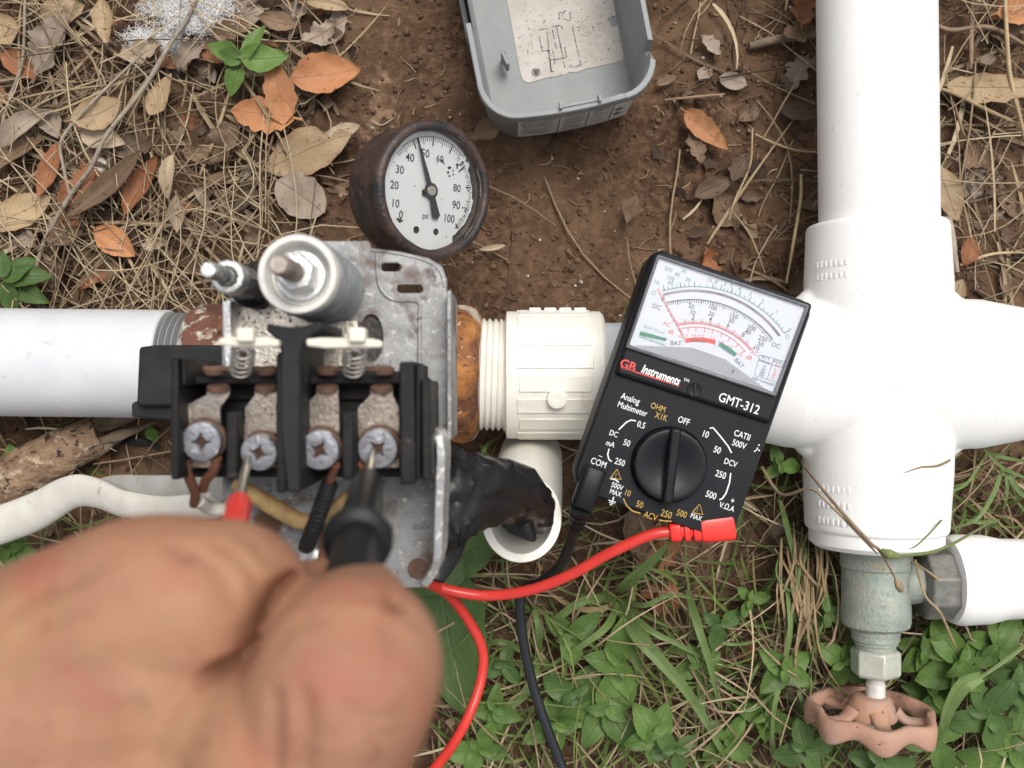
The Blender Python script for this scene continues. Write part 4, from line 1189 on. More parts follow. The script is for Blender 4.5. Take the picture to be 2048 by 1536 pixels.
# tick marks: 0 at lower left, 100 at lower right, 270 degree sweep about the hub
e = 0.00008
tk = MB(GM)
p50 = loc(gdial(*crop4(840, 262)))
R50 = math.hypot(p50.x - hx, p50.y - hy)
RT = min(RD * 1.0, R50)
for i in range(0, 101):
    a = math.radians(225 - 2.7 * i + 3.0)
    if i < 31: continue
    L, w = (0.0036, 0.0006) if i % 10 == 0 else ((0.0030, 0.00030) if i % 5 == 0 else (0.0019, 0.00026))
    wobble = 0
    if i > 66:
        wobble = (random.Random(i).random() - 0.5) * 0.35; L *= random.Random(i + 7).uniform(.5, 1.3)
        if random.Random(i * 3).random() < .12: continue
    if i < 32 and i > 4 and i % 5 and i < 30: pass
    c, s = math.cos(a), math.sin(a)
    r1 = RT * (1.0 if i < 66 else 0.93)
    p1 = Vector((hx + r1 * c, hy + r1 * s, ZD + e)); 
    if math.hypot(p1.x, p1.y) > RO * 0.84: continue
    d = Vector((math.cos(a + wobble), math.sin(a + wobble), 0))
    tk.strip([p1, p1 - d * L], w)
arcp = []
for i in range(34, 68):
    a = math.radians(228 - 2.7 * i); arcp.append((hx + RT * math.cos(a), hy + RT * math.sin(a), ZD + e * 1.5))
tk.strip(arcp, 0.00022)
tk.build('tick_marks', K['ink_black'], ga, smooth=0)
nb = MB()
def dialtext(s, cx, cy, h_px, w=0.8):
    p = gdial(*crop4(cx, cy), dz=e)
    nb.text(s, gframe(p), h_px / 4.955 * (p - Vector((0, 0, H))).length / F * 1.12, w * 0.95, 0.012)
for s, cx, cy, h in (('0', 604, 1035, 72), ('10', 548, 922, 72), ('20', 540, 740, 72), ('30', 592, 588, 72), ('40', 694, 468, 72), ('50', 846, 425, 72), ('60', 990, 482, 62), ('80', 1160, 772, 66), ('90', 1152, 938, 72), ('100', 1080, 1072, 72), ('psi', 848, 1045, 52)):
    dialtext(s, cx, cy, h, 0.95 if len(s) < 3 else 0.86)
nb.build('numerals', K['ink_black'], ga, smooth=0)
# blistered '70' and peeled ink near the worn edge
b = MB()
q = random.Random(9)
def fleck(cx, cy, r, n=9):
    p = gdial(*crop4(cx, cy), dz=e * 1.6); s = 1 / 4.955 * 0.374 / F
    b.add([gframe(p) @ Vector((r * s * q.uniform(.5, 1.1) * math.cos(2 * PI * i / n), r * s * q.uniform(.5, 1.1) * math.sin(2 * PI * i / n), 0)) for i in range(n)], [tuple(range(n))])
for cx, cy, r in ((1080, 575, 22), (1070, 620, 18), (1085, 655, 16), (1095, 568, 14), (1120, 600, 12), (1122, 640, 14), (1165, 545, 26), (1195, 540, 18), (1215, 520, 20), (1160, 575, 12), (1240, 440, 20), (1255, 500, 18), (595, 1095, 30), (570, 1080, 18), (614, 1098, 14), (1015, 505, 20), (1030, 530, 12), (960, 530, 7), (1010, 880, 9), (740, 750, 8), (1052, 1258, 9), (1255, 770, 16), (1270, 800, 13), (1215, 970, 14), (1240, 1000, 16), (1150, 1165, 14), (1190, 1210, 18), (1235, 1050, 12), (1280, 880, 10), (535, 520, 8)):
    fleck(cx, cy, r)
b.build('peeled_ink', K['ink_black'], ga, smooth=0)
# pointer with tail and brass boss
tip, tail = loc(gdial(*crop4(770, 268), dz=0.0016)), loc(gdial(*crop4(962, 1090), dz=0.0016))
hb = loc(gdial(*crop4(905, 800), dz=0.0016))
d = Vector((tip.x - hb.x, tip.y - hb.y)); L = d.length; d /= L
d2 = Vector((tail.x - hb.x, tail.y - hb.y)); L2 = d2.length; d2 /= L2
n1, n2 = Vector((-d.y, d.x)), Vector((-d2.y, d2.x))
b = MB(GM)
h2 = Vector((hb.x, hb.y))
pts = [h2 + n1 * .0011 + d * .002, h2 + d * L * .985 + n1 * .00025, h2 + d * L, h2 + d * L * .985 - n1 * .00025, h2 - n1 * .0011 + d * .002]
b.prism([(p.x, p.y) for p in pts], hb.z - 0.0002, hb.z)
pts = [h2 + n2 * .0010, h2 + d2 * L2 * .88 + n2 * .0018, h2 + d2 * L2, h2 + d2 * L2 * .88 - n2 * .0018, h2 - n2 * .0010]
b.prism([(p.x, p.y) for p in pts], hb.z - 0.0002, hb.z)
b.lathe([(0.0030, -0.0003), (0.0030, 0.0001), (0.0019, 0.0001)], Matrix.Translation((0, 0, 0)) @ GM @ Matrix.Translation((hb.x, hb.y, hb.z)), 28)
b.build('pointer', K['ink_black'], ga, smooth=0)
b = MB(); b.lathe([(0.0020, -0.002), (0.0020, 0.0004), (0.0017, 0.0007), (0.0004, 0.0007), (0, 0.0003)], GM @ Matrix.Translation((hb.x, hb.y, hb.z)), 24); b.build('pointer_boss', K['probe_metal'], ga)
b = MB(); p = loc(gdial(*crop4(838, 820), dz=0.0008)); b.box((p.x, p.y, p.z), (0.0014, 0.0022, 0.0014), M=GM); b.build('stop_pin', K['black'], ga)
b = MB(); b.lathe([(RO * 0.853, -0.0022), (0, -0.0021)], GM, 64, cap=False); b.build('gauge_glass', K['glass'], ga, smooth=60)
bk = GM @ Vector((0, 0, -0.029))
b = MB(); b.tube(spline([bk + gn * 0.003, bk - gn * 0.006, Vector((bk.x + 0.002, bk.y - 0.012, 0.05)), P(640, 700, ZP)], 6), 0.0065, 16); b.build('gauge_stem', K['rust_dark'], ga)

# ------------------------------------------------------------------ multimeter
ZM = 0.105
RZ = math.radians(-19.3)
mo = P(1385, 791, ZM)
MM = Matrix.Translation(mo) @ Matrix.Rotation(RZ, 4, 'Z')
MMi = MM.inverted()
meter = root('multimeter', (mo.x, mo.y, 0.077), 'black handheld analog multimeter with white scale lying across the white pipes', 'multimeter')
def mc(cx, cy, zl=0.0):
    """Meter-frame point at local height zl seen at a pixel of the enlarged view of the meter."""
    p = MMi @ P(1130 + cx / 2.438, 480 + cy / 2.438, ZM + zl)
    return Vector((p.x, p.y, zl))
def mh(h): return h / 2.438 * (H - ZM) / F
W_, L_ = 0.0622, 0.0925
b = MB(MM)
prof = [(0.90, -0.0275), (0.955, -0.0268), (0.985, -0.024), (1.0, -0.006), (0.998, -0.0032), (0.985, -0.0009), (0.968, 0.0)]
ol = rrect(W_, L_, [0.0075, 0.0085, 0.0050, 0.0050], 8)
n = len(ol); vs = []; fs = []
for s, z in prof:
    ix = W_ / 2 * (1 - s)
    vs += [(x * (W_ / 2 - ix) / (W_ / 2), y * (L_ / 2 - ix) / (L_ / 2), z) for x, y in ol]
for i in range(len(prof) - 1):
    for k in range(n):
        k2 = (k + 1) % n
        fs.append((i * n + k, i * n + k2, (i + 1) * n + k2, (i + 1) * n + k))
fs += [tuple(reversed(range(n))), tuple((len(prof) - 1) * n + k for k in range(n))]
b.add(vs, fs); b.build('case', K['case'], meter, smooth=45)
# raised window housing, name band
hs_ = [mc(432, 52, .003), mc(1222, 308, .003), mc(1012, 905, .003), mc(236, 655, .003)]
q4 = [(p.x, p.y) for p in hs_]
def shrink(q, d):
    c = Vector((sum(p[0] for p in q) / 4, sum(p[1] for p in q) / 4))
    return [((Vector(p) - c) * (1 - d / (Vector(p) - c).length) + c)[:] for p in q]
b = MB(MM); b.prism(shrink(q4, 0.0006), -0.0004, 0.0026); b.build('name_band', K['band'], meter, smooth=20, bevel=0.0014, )
wf = [mc(452, 68, .0045), mc(1196, 318, .0045), mc(1030, 765, .0045), mc(296, 524, .0045)]
wi = [mc(462, 86, .0045), mc(1176, 326, .0045), mc(1020, 742, .0045), mc(316, 510, .0045)]
wo_ = [(p.x, p.y) for p in wf]; wi_ = [(p.x, p.y) for p in wi]
b = MB(MM); b.prism(wo_, 0.0022, 0.0044, holes=[wi_]); b.build('window_frame', K['bezel_grey'], meter, smooth=20, bevel=0.0006)
b = MB(MM); b.prism(shrink(wi_, -0.0003), 0.0026, 0.0029); b.build('scale_card', K['scale'], meter, smooth=0)
ZS = 0.00296
def parc(a, bb_, c, n=60, ext=0.0):
    x, y, r = circle3(a, bb_, c)
    a0 = math.atan2(a[1] - y, a[0] - x); a1 = math.atan2(c[1] - y, c[0] - x)
    return [(x + r * math.cos(a0 + (a1 - a0) * i / n), y + r * math.sin(a0 + (a1 - a0) * i / n)) for i in range(n + 1)], (x, y, r, a0, a1)
def arc_strip(mb, a, bb_, c, w, z=ZS):
    pts, _ = parc(a, bb_, c)
    mb.strip([mc(u, v, z) for u, v in pts], mh(w))
def ticks(mb, a, bb_, c, fr, l0, l1, w, z=ZS):
    """Ticks at the fractions fr of the arc from l0 to l1 pixels outside it."""
    _, (x, y, r, a0, a1) = parc(a, bb_, c)
    for f in fr:
        an = a0 + (a1 - a0) * f
        mb.strip([mc(x + (r + l0) * math.cos(an), y + (r + l0) * math.sin(an), z), mc(x + (r + l1) * math.cos(an), y + (r + l1) * math.sin(an), z)], mh(w))
A_T = ((472, 250), (745, 240), (1070, 455)); A_M = ((478, 268), (745, 262), (1046, 468))
A_B = ((492, 306), (730, 303), (1012, 482)); A_R = ((548, 417), (705, 415), (905, 538)); A_R2 = ((552, 436), (700, 432), (880, 545)); A_K = ((588, 492), (700, 491), (832, 563))
b = MB(MM); arc_strip(b, *A_T, 4); 
ticks(b, *A_T, [0.02, .05, .08, .11, .14, .17, .20, .24, .28, .33, .37, .39, .43, .455, .48, .51, .54, .57, .61, .65, .69, .73, .77, .81, .84, .87, .90, .93, .96, 1.0], 0, 16, 3.2)
ticks(b, *A_T, [.02, .14, .24, .37, .43, .51, .57, .65, .73, .84, 1.0], 0, 26, 4)
tt = [('200', 505, 142), ('30', 580, 150), ('40', 548, 168), ('100', 515, 185), ('60', 515, 207), ('20', 600, 193), ('10', 705, 193), ('8', 738, 203), ('6', 783, 213), ('5', 813, 222), ('4', 853, 238), ('3', 905, 262), ('2', 965, 297), ('1', 1033, 347), ('0', 1095, 437), ('Ω', 1085, 470), ('Ω', 433, 258), ('1K', 448, 205)]
def mtext(mb, s, cx, cy, h, z, w=0.95, bold=0.004, shear=0.0, rot=0.0):
    p = mc(cx, cy, z)
    mb.text(s, MM @ Matrix.Translation(p) @ Matrix.Rotation(rot, 4, 'Z'), mh(h), w, bold, shear)
mt = MB(); 
for s, x, y in tt: mtext(mt, s, x, y, 21, ZS)
b.v += mt.v; b.f += [[i + len(b.v) - len(mt.v) for i in f] for f in mt.f]
b.build('resistance_scale', K['ink_teal'], meter, smooth=0)
b = MB(MM); arc_strip(b, *A_M, 13); b.build('mirror_arc', K['mirror'], meter, smooth=0)
b = MB(MM); arc_strip(b, *A_B, 4)
ticks(b, *A_B, [i / 50 for i in range(51)], 0, -15, 3.4); ticks(b, *A_B, [i / 10 for i in range(11)], 0, -22, 4)
mt = MB()
for s, x, y in (('DC', 447, 325), ('DC', 1030, 513), ('50', 617, 322), ('100', 720, 328), ('150', 822, 370), ('200', 910, 428), ('250', 965, 480), ('10', 622, 352), ('20', 714, 360), ('30', 812, 393), ('40', 893, 447), ('50', 955, 505), ('2', 625, 378), ('4', 710, 385), ('6', 797, 414), ('8', 870, 460), ('10', 933, 525), ('0', 478, 285)):
    mtext(mt, s, x, y, 23, ZS)
b.v += mt.v; b.f += [[i + len(b.v) - len(mt.v) for i in f] for f in mt.f]
b.build('voltage_scale', K['ink_black'], meter, smooth=0)
b = MB(MM); arc_strip(b, *A_R, 5); arc_strip(b, *A_R2, 4)
ticks(b, *A_R, [i / 50 for i in range(51)], 0, 14, 3.2); ticks(b, *A_R, [i / 10 for i in range(11)], 0, 24, 4)
ticks(b, *A_R2, [0.02, .13, .24, .36, .47, .6, .72, .86, .98], 0, -22, 4)
mt = MB()
for s, x, y, h in (('AC', 497, 408, 22), ('dB', 517, 447, 22), ('AC', 925, 550, 22), ('dB', 897, 572, 22), ('-20', 560, 468, 15), ('0', 594, 464, 16), ('+8', 628, 465, 16), ('+12', 663, 468, 16), ('+16', 718, 478, 16), ('+18', 760, 497, 16), ('+20', 803, 520, 16), ('+22', 850, 557, 16), ('0', 505, 342, 17), ('0', 518, 365, 17), ('0', 530, 390, 17)):
    mtext(mt, s, x, y, h, ZS)
b.v += mt.v; b.f += [[i + len(b.v) - len(mt.v) for i in f] for f in mt.f]
b.build('red_scale', K['ink_scarlet'], meter, smooth=0)
pts, _ = parc(*A_K, n=40)
for name, i0, i1, m in (('replace_bar', 0, 22, K['ink_red']), ('good_bar', 25, 40, K['ink_green'])):
    b = MB(MM); b.strip([mc(u, v, ZS) for u, v in pts[i0:i1 + 1]], mh(21)); b.build(name, m, meter, smooth=0)
b = MB()
mtext(b, 'REPLACE', 650, 492, 13, ZS + .00006, rot=-RZ - 0.05 + RZ * 0.15); mtext(b, 'GOOD', 790, 540, 14, ZS + .00006, rot=-0.28); mtext(b, '?', 729, 512, 18, ZS); mtext(b, 'BAT', 541, 503, 23, ZS, rot=0.25); mtext(b, 'BAT', 850, 600, 23, ZS, rot=-0.55)
b.build('battery_lettering', K['ink_blue'], meter, smooth=0)
b = MB(MM)
b.strip([mc(u, v, ZS) for u, v in ((358, 470), (372, 442), (500, 485), (488, 516), (358, 470))], mh(2))
b.add([mc(368, 446, ZS), mc(360, 464, ZS), mc(490, 494, ZS), mc(497, 480, ZS)], [(0, 1, 2, 3)])
b.build('protection_box', K['ink_green'], meter, smooth=0)
b = MB(); mtext(b, '2KΩ/V DC.AC', 435, 437, 14, ZS); mtext(b, 'PROTECTION', 426, 490, 15, ZS); b.build('protection_lettering', K['ink_teal'], meter, smooth=0)
b = MB(MM)
tb = [(950, 560), (1070, 592), (1035, 695), (922, 660), (950, 560)]
b.strip([mc(u, v, ZS) for u, v in tb], mh(2.5)); b.strip([mc(1018, 580, ZS), mc(985, 680, ZS)], mh(2.5)); b.strip([mc(945, 588, ZS), mc(1060, 622, ZS)], mh(2.5))
b.build('range_table', K['ink_blue'], meter, smooth=0)
b = MB()
for s, x, y, h in (('AC V', 978, 574, 14), ('RANGE', 973, 592, 13), ('ADD', 1038, 594, 17), ('10', 972, 615, 13), ('50', 968, 630, 13), ('250', 964, 644, 13), ('500', 958, 658, 13), ('0dB=1mW600Ω', 968, 690, 13)): mtext(b, s, x, y, h, ZS)
b.build('table_lettering', K['ink_blue'], meter, smooth=0)
b = MB()
for s, x, y, h in (('dB', 1033, 612, 14), ('0', 1025, 630, 13), ('14', 1022, 644, 13), ('28', 1018, 658, 13), ('34', 1012, 672, 13)): mtext(b, s, x, y, h, ZS)
b.build('table_lettering', K['ink_scarlet'], meter, smooth=0)
# fine lines of the ribbed lower window
b = MB(MM)
for i in range(13):
    f = i / 12
    y0 = 0.02 + 0.98 * f
    a = (330 + f * -14 + 145 * (1 - f) ** 1.2, 515 + f * -4 - (1 - f) * 8); 
    p0 = (560 - 240 * f, 512 + f * 0.5); 
    # parallel to the lower window edge, longer towards the bottom
    t = 1 - f
    c0 = (668 + t * 24, 628 - t * 72)
    hw2 = 345 - 250 * t
    dx2, dy2 = math.cos(math.radians(18.4)), math.sin(math.radians(18.4))
    b.box(((mc(c0[0], c0[1], 0)).x, mc(c0[0], c0[1], 0).y, 0.0031), (mh(2 * hw2), mh(2.0), 0.0003))
b.build('window_rib', K['rib_grey'], meter, smooth=0)
b = MB(MM); b.strip([mc(592, 492, 0.0037), mc(452, 236, 0.0037)], mh(3.6)); b.build('needle', K['needle_red'], meter, smooth=0)
b = MB(MM); b.strip([mc(822, 632, 0.0037), mc(818, 648, 0.0037)], mh(5)); b.build('window_notch', K['ink_black'], meter, smooth=0)
b = MB(MM); b.prism(shrink(wi_, -0.0002), 0.0040, 0.0045); b.build('window', K['clear'], meter, smooth=20)
# printed lettering on the front
ZF = 0.0001; ZN = 0.00268
b = MB()
for s, x, y, h in (('Analog', 320, 772, 33), ('Multimeter', 330, 822, 33), ('OFF', 580, 880, 33), ('0.5', 373, 900, 33), ('50', 302, 988, 33), ('250', 268, 1082, 33), ('DC', 238, 943, 29), ('mA', 222, 992, 29), ('COM', 165, 1085, 34), ('10', 685, 945, 35), ('50', 743, 1022, 35), ('DCV', 808, 1085, 31), ('250', 760, 1142, 35), ('500', 713, 1242, 35), ('CATII', 865, 950, 33), ('500V', 850, 995, 33), ('V.Ω.A', 790, 1300, 30), ('+', 818, 1270, 34), ('–', 175, 1050, 34), ('500V', 255, 1200, 28), ('MAX', 247, 1232, 27), ('MAX', 640, 1350, 26)):
    mtext(b, s, x, y, h * .96, ZF, 0.78, 0.004)
mtext(b, 'GMT-312', 850, 795, 46, ZN, 0.84, 0.004)
mtext(b, 'Instruments', 468, 656, 42, ZN, 0.70, 0.022, 0.2); mtext(b, 'TM', 592, 683, 15, ZN, 1.0)
b.build('white_lettering', K['ink_white'], meter, smooth=0)
b = MB(MM)
for pts in ([(262, 925), (300, 888), (322, 878), (346, 882)], [(215, 1018), (208, 1045), (214, 1070), (228, 1080)], [(706, 918), (722, 915), (760, 960), (795, 1005), (812, 1038)], [(808, 1136), (802, 1185), (785, 1235), (766, 1262), (752, 1266)], [(220, 1162), (248, 1170), (262, 1182)]):
    b.strip([mc(u, v, ZF) for u, v in pts], mh(6))
b.strip([mc(238, 1252, ZF), mc(232, 1272, ZF)], mh(5))
for k, l in enumerate((18, 12, 6)):
    cx, cy = 230 - k * 3, 1274 + k * 8
    b.strip([mc(cx - l, cy - l * .33, ZF), mc(cx + l, cy + l * .33, ZF)], mh(4))
tag(b.build('white_marks', K['ink_white'], meter, smooth=0), kind='stuff')
b = MB()
for s, x, y, h in (('OHM', 455, 815, 32), ('X1K', 470, 860, 33), ('10', 305, 1232, 32), ('50', 365, 1288, 34), ('ACV', 418, 1345, 33), ('250', 495, 1335, 36), ('500', 570, 1333, 34), ('!', 248, 1148, 24), ('!', 645, 1316, 22)): mtext(b, s, x, y, h * .96, ZF, 0.78, 0.003)
b.build('gold_lettering', K['ink_gold'], meter, smooth=0)
b = MB(MM)
for pts in ([(285, 1260), (300, 1295), (330, 1322), (368, 1333)], [(458, 1365), (490, 1370), (520, 1372)], [(222, 1160), (254, 1118), (274, 1168), (222, 1160)], [(620, 1330), (656, 1288), (672, 1338), (620, 1330)]):
    b.strip([mc(u, v, ZF) for u, v in pts], mh(5))
b.build('gold_marks', K['ink_gold'], meter, smooth=0)
b = MB(); mtext(b, 'GB', 308, 608, 44, ZN, 1.0, 0.018); mtext(b, '.', 352, 630, 30, ZN)
mb2 = MB(MM); mb2.strip([mc(272, 620, ZN), mc(515, 699, ZN)], mh(6))
for x in (525, 538, 551): mb2.strip([mc(x - 4, 702 + (x - 525) * .33, ZN), mc(x + 4, 704 + (x - 525) * .33, ZN)], mh(6))
b.v += mb2.v; b.f += [[i + len(b.v) - len(mb2.v) for i in f] for f in mb2.f]
b.build('red_emblem', K['ink_red'], meter, smooth=0)
# zero-adjust screw, knob
p = mc(630, 730, 0.0026)
b = MB(); b.lathe([(mh(34), 0), (mh(34), 0.0004), (mh(28), 0.0002), (0, 0.0002)], MM @ Matrix.Translation(p), 24); b.build('zero_screw', K['band'], meter, smooth=30)
b = MB(MM); b.box((p.x + .0002, p.y, p.z + .0006), (mh(9), mh(60), 0.0006), rz=0.35); b.build('zero_screw_slot', K['case_gloss'], meter, smooth=20)
kc = mc(506, 1094, 0.0)
KM = MM @ Matrix.Translation(kc)
rk = mh(187)
b = MB(); b.lathe([(rk * 1.0, 0), (rk * 0.985, 0.0005), (rk * 0.965, 0.0002), (rk * 0.95, 0.0004), (rk * 0.94, 0.0040), (rk * 0.91, 0.0048), (rk * 0.80, 0.0050), (rk * 0.55, 0.0040), (0, 0.0036)], KM, 72); b.build('dial_knob', K['case_gloss'], meter, smooth=35)
for s in (-1, 1):
    b = MB(KM)
    pts = [(s * mh(30), mh(165)), (s * mh(46), mh(150)), (s * mh(40), 0), (s * mh(46), -mh(150)), (s * mh(30), -mh(165))]
ka = -math.radians(-15)
b = MB(KM @ Matrix.Rotation(math.radians(12.5), 4, 'Z'))
b.box((0, 0, 0.0058), (mh(50), mh(360), 0.0046)); b.build('knob_grip', K['case_gloss'], meter, smooth=25, bevel=0.0009, seg=3)
b = MB(KM @ Matrix.Rotation(math.radians(12.5), 4, 'Z')); b.box((mh(0), mh(120), 0.0082), (mh(20), mh(90), 0.0003)); b.build('pointer_mark', K['case'], meter, smooth=0)
# edge seams
for y0 in (0.006, -0.022):
    b = MB(MM); b.box((W_ / 2 - 0.0008, y0, -0.006), (0.0016, 0.016, 0.0006)); b.build('side_rib', K['case'], meter, bevel=0.0002)
b = MB(MM)
for x, y in ((945, 1000), (938, 1016), (946, 1026), (933, 1024), (925, 1030)): b.box((mc(x, y).x, mc(x, y).y, 0.0001), (mh(7), mh(6), 0.0001))
b.build('scuff_mark', K['ink_white'], meter, smooth=0)

# ------------------------------------------------------------------ test leads
rl = root('red_test_lead', (P(1100, 1150, 0.07).x, P(1100, 1150, 0.07).y, 0.01), 'red test lead with square plug on the multimeter and cable curling to the hand', 'test lead')
zr = 0.1005
pa, pb = P(1338, 1064, zr), P(1466, 1050, zr)
d = (pb - pa).normalized(); Mr = frame(pa, d, (0, 0, 1))
L = (pb - pa).length
b = MB(); hw_, ht = R(27, zr), 0.0047
def sec(z, s, sh=1.0): return [(sh * ht * x, s * hw_ * y, z) for x, y in rrect(2, 2, 0.5, 4)]
def loft(mb, secs, M):
    n = len(secs[0]); vs = [p for s in secs for p in s]; fs = []
    for i in range(len(secs) - 1):
        for k in range(n):
            k2 = (k + 1) % n
            fs.append((i * n + k, i * n + k2, (i + 1) * n + k2, (i + 1) * n + k))
    fs += [tuple(reversed(range(n))), tuple((len(secs) - 1) * n + k for k in range(n))]
    return mb.add(vs, fs, M)
loft(b, [sec(L * .47, .80), sec(L * .50, .95), sec(L * .55, 1.0), sec(L * .96, 1.06), sec(L, 1.0, .95)], Mr); b.build('plug', K['red'], rl, smooth=40, bevel=0.0004)
b = MB()
zz = 0.0
loft(b, [sec(0, .62, .7), sec(.0006, .70, .75), sec(L * .16, .74, .78), sec(L * .17, .46, .6), sec(L * .215, .46, .6), sec(L * .22, .78, .8), sec(L * .30, .80, .8), sec(L * .31, .48, .6), sec(L * .355, .48, .6), sec(L * .36, .84, .85), sec(L * .47, .88, .88), sec(L * .475, .72, .8), sec(L * .52, .72, .8)], Mr); b.build('strain_relief', K['red'], rl, smooth=35, bevel=0.0003)
b = MB(); b.tube([P(1452, 1050, zr), P(1452, 1050, zr) - Vector((0, 0, 0.006))], 0.002, 12); b.build('plug_pin', K['probe_metal'], rl)
rad = 0.0021
pth = spline([P(1350, 1063, zr), P(1300, 1070, 0.1), P(1220, 1106, 0.096), P(1140, 1150, 0.09), P(1060, 1180, 0.084), P(980, 1191, 0.08), P(910, 1183, 0.08), P(850, 1165, 0.083), P(800, 1150, 0.09), P(770, 1160, 0.10)], 12)
b = MB(); b.tube(pth, rad, 16); b.build('cable', K['red_wire'], rl, smooth=80)
pth = spline([P(840, 1160, 0.10), P(868, 1172, 0.085), P(902, 1195, 0.072), P(940, 1246, 0.06), P(965, 1300, 0.055), P(962, 1360, 0.055), P(938, 1430, 0.06), P(905, 1490, 0.07), P(860, 1550, 0.085), P(800, 1640, 0.10)], 12)
b = MB(); b.tube(pth, rad * 0.98, 16); b.build('cable', K['red_wire'], rl, smooth=80)
# red probe
t0, t1, t2, t3 = P(496, 914, 0.2095), P(479, 1003, 0.2475), P(474, 1030, 0.256), P(448, 1130, 0.290)
b = MB(); b.tube([t0, t0.lerp(t1, .04), t0.lerp(t1, .3), t1], [0.0004, 0.0009, 0.0011, 0.0013], 14); b.build('probe_tip', K['probe_metal'], rl)
b = MB(); b.tube([t1, t1.lerp(t2, .06), t1.lerp(t2, .22), t2, t3], [0.0013, 0.0024, 0.0027, 0.0027, 0.0029], 20); b.build('probe_handle', K['red'], rl)

bl = root('black_test_lead', (P(1080, 1250, 0.02).x, P(1080, 1250, 0.02).y, 0.008), 'black test lead from the meter common socket with the black probe on the last screw', 'test lead')
zb = 0.106
b = MB()
Mb = frame(P(1192, 934, zb), (P(1162, 1016, zb) - P(1192, 934, zb)), (0, 0, 1)); Lb = (P(1162, 1016, zb) - P(1192, 934, zb)).length
hw_, ht = R(23, zb), 0.0046
loft(b, [sec(0, .9, .9), sec(.001, 1.0), sec(Lb * .9, 0.98), sec(Lb, .84, .85)], Mb); b.build('plug', K['rubber'], bl, smooth=40, bevel=0.0006)
p0, p1 = P(1163, 1012, zb), P(1150, 1058, 0.094)
Ms = frame(p0, p1 - p0, (0, 0, 1)); Ls = (p1 - p0).length
b = MB(); prof = []
for i in range(4):
    z = Ls * i / 4; r = 0.0041 - 0.0004 * i
    prof += [(r, z), (r, z + Ls * .15), (r * .72, z + Ls * .16), (r * .72, z + Ls * .245)]
b.lathe(prof, Ms, 20); b.build('strain_relief', K['rubber'], bl, smooth=35)
pth = spline([p1 - (p1 - p0) * 0.1, P(1140, 1090, 0.085), P(1118, 1135, 0.07), P(1080, 1165, 0.055), P(1046, 1180, 0.048), P(1040, 1220, 0.045), P(1048, 1290, 0.042), P(1066, 1370, 0.04), P(1092, 1450, 0.04), P(1128, 1545, 0.04), P(1170, 1660, 0.045)], 12)
b = MB(); b.tube(pth, 0.00215, 16); b.build('cable', K['black_wire'], bl, smooth=80)
t0 = P(746, 900, 0.2105); t1 = P(738, 953, 0.2310)
b = MB(); b.tube([t0, t0.lerp(t1, .06), t0.lerp(t1, .5), t1], [0.0005, 0.0009, 0.0011, 0.0013], 14); b.build('probe_tip', K['probe_metal'], bl)
c1 = P(715, 1083, 0.277); ax_ = (c1 - t1).normalized(); Lc = (c1 - t1).length
Mp = frame(t1, ax_, (1, 0, 0))
b = MB(); b.lathe([(0.0014, -0.0004), (0.0021, 0), (0.0026, 0.002), (0.0034, 0.006), (0.0042, Lc * .62), (0.0044, Lc * .88), (0.0062, Lc * .93), (0.0066, Lc * .96), (0.0066, Lc), (0.0058, Lc + .0006), (0.0044, Lc + .001), (0.0044, Lc + .006), (0.0046, Lc + .05), (0.003, Lc + .056)], Mp, 36); b.build('probe_handle', K['rubber'], bl, smooth=35)

# ------------------------------------------------------------------ the hand: one continuous skin
def Q(u, v, d): return P(u, v, H - d)
hand = MB()
def capsule(pts):
    """Tapered limb through (u, v, distance, radius px)."""
    ps = [Q(u, v, d) for u, v, d, r in pts]; rr_ = [r * d / F for u, v, d, r in pts]
    sp = spline(ps, 8)
    rl_ = []
    for i in range(len(sp)):
        t = i / 8; j = min(int(t), len(rr_) - 2); f = t - j; f = f * f * (3 - 2 * f)
        rl_.append(rr_[j] * (1 - f) + rr_[j + 1] * f)
    hand.tube(sp, rl_, 24, hint=(0.3, 0.2, 1))
    hand.ball(sp[0], rl_[0], 24, 14); hand.ball(sp[-1], rl_[-1], 24, 14)
capsule([(60, 1372, .152, 240), (265, 1240, .147, 203), (438, 1210, .148, 174), (500, 1205, .165, 120), (520, 1185, .185, 88), (500, 1130, .2, 72)])
capsule([(230, 1800, .158, 250), (560, 1600, .142, 205), (650, 1450, .137, 192), (702, 1340, .135, 186), (712, 1280, .150, 140), (712, 1230, .168, 112)])
capsule([(95, 1400, .152, 235), (-120, 1750, .165, 380), (-330, 2150, .175, 400)])
capsule([(230, 1800, .158, 250), (-100, 1850, .165, 380)])
capsule([(330, 1480, .158, 175), (180, 1600, .158, 240), (100, 1800, .158, 300)])
capsule([(60, 1420, .149, 240), (300, 1375, .1462, 205), (415, 1335, .1475, 160)])
capsule([(180, 1450, .149, 235), (330, 1510, .1465, 205), (480, 1540, .144, 200), (600, 1560, .141, 205)])
capsule([(432, 1462, .1395, 130), (530, 1510, .1375, 185), (590, 1600, .139, 210), (420, 1750, .147, 260)])
capsule([(250, 1400, .150, 190), (330, 1520, .149, 190), (420, 1640, .15, 220)])
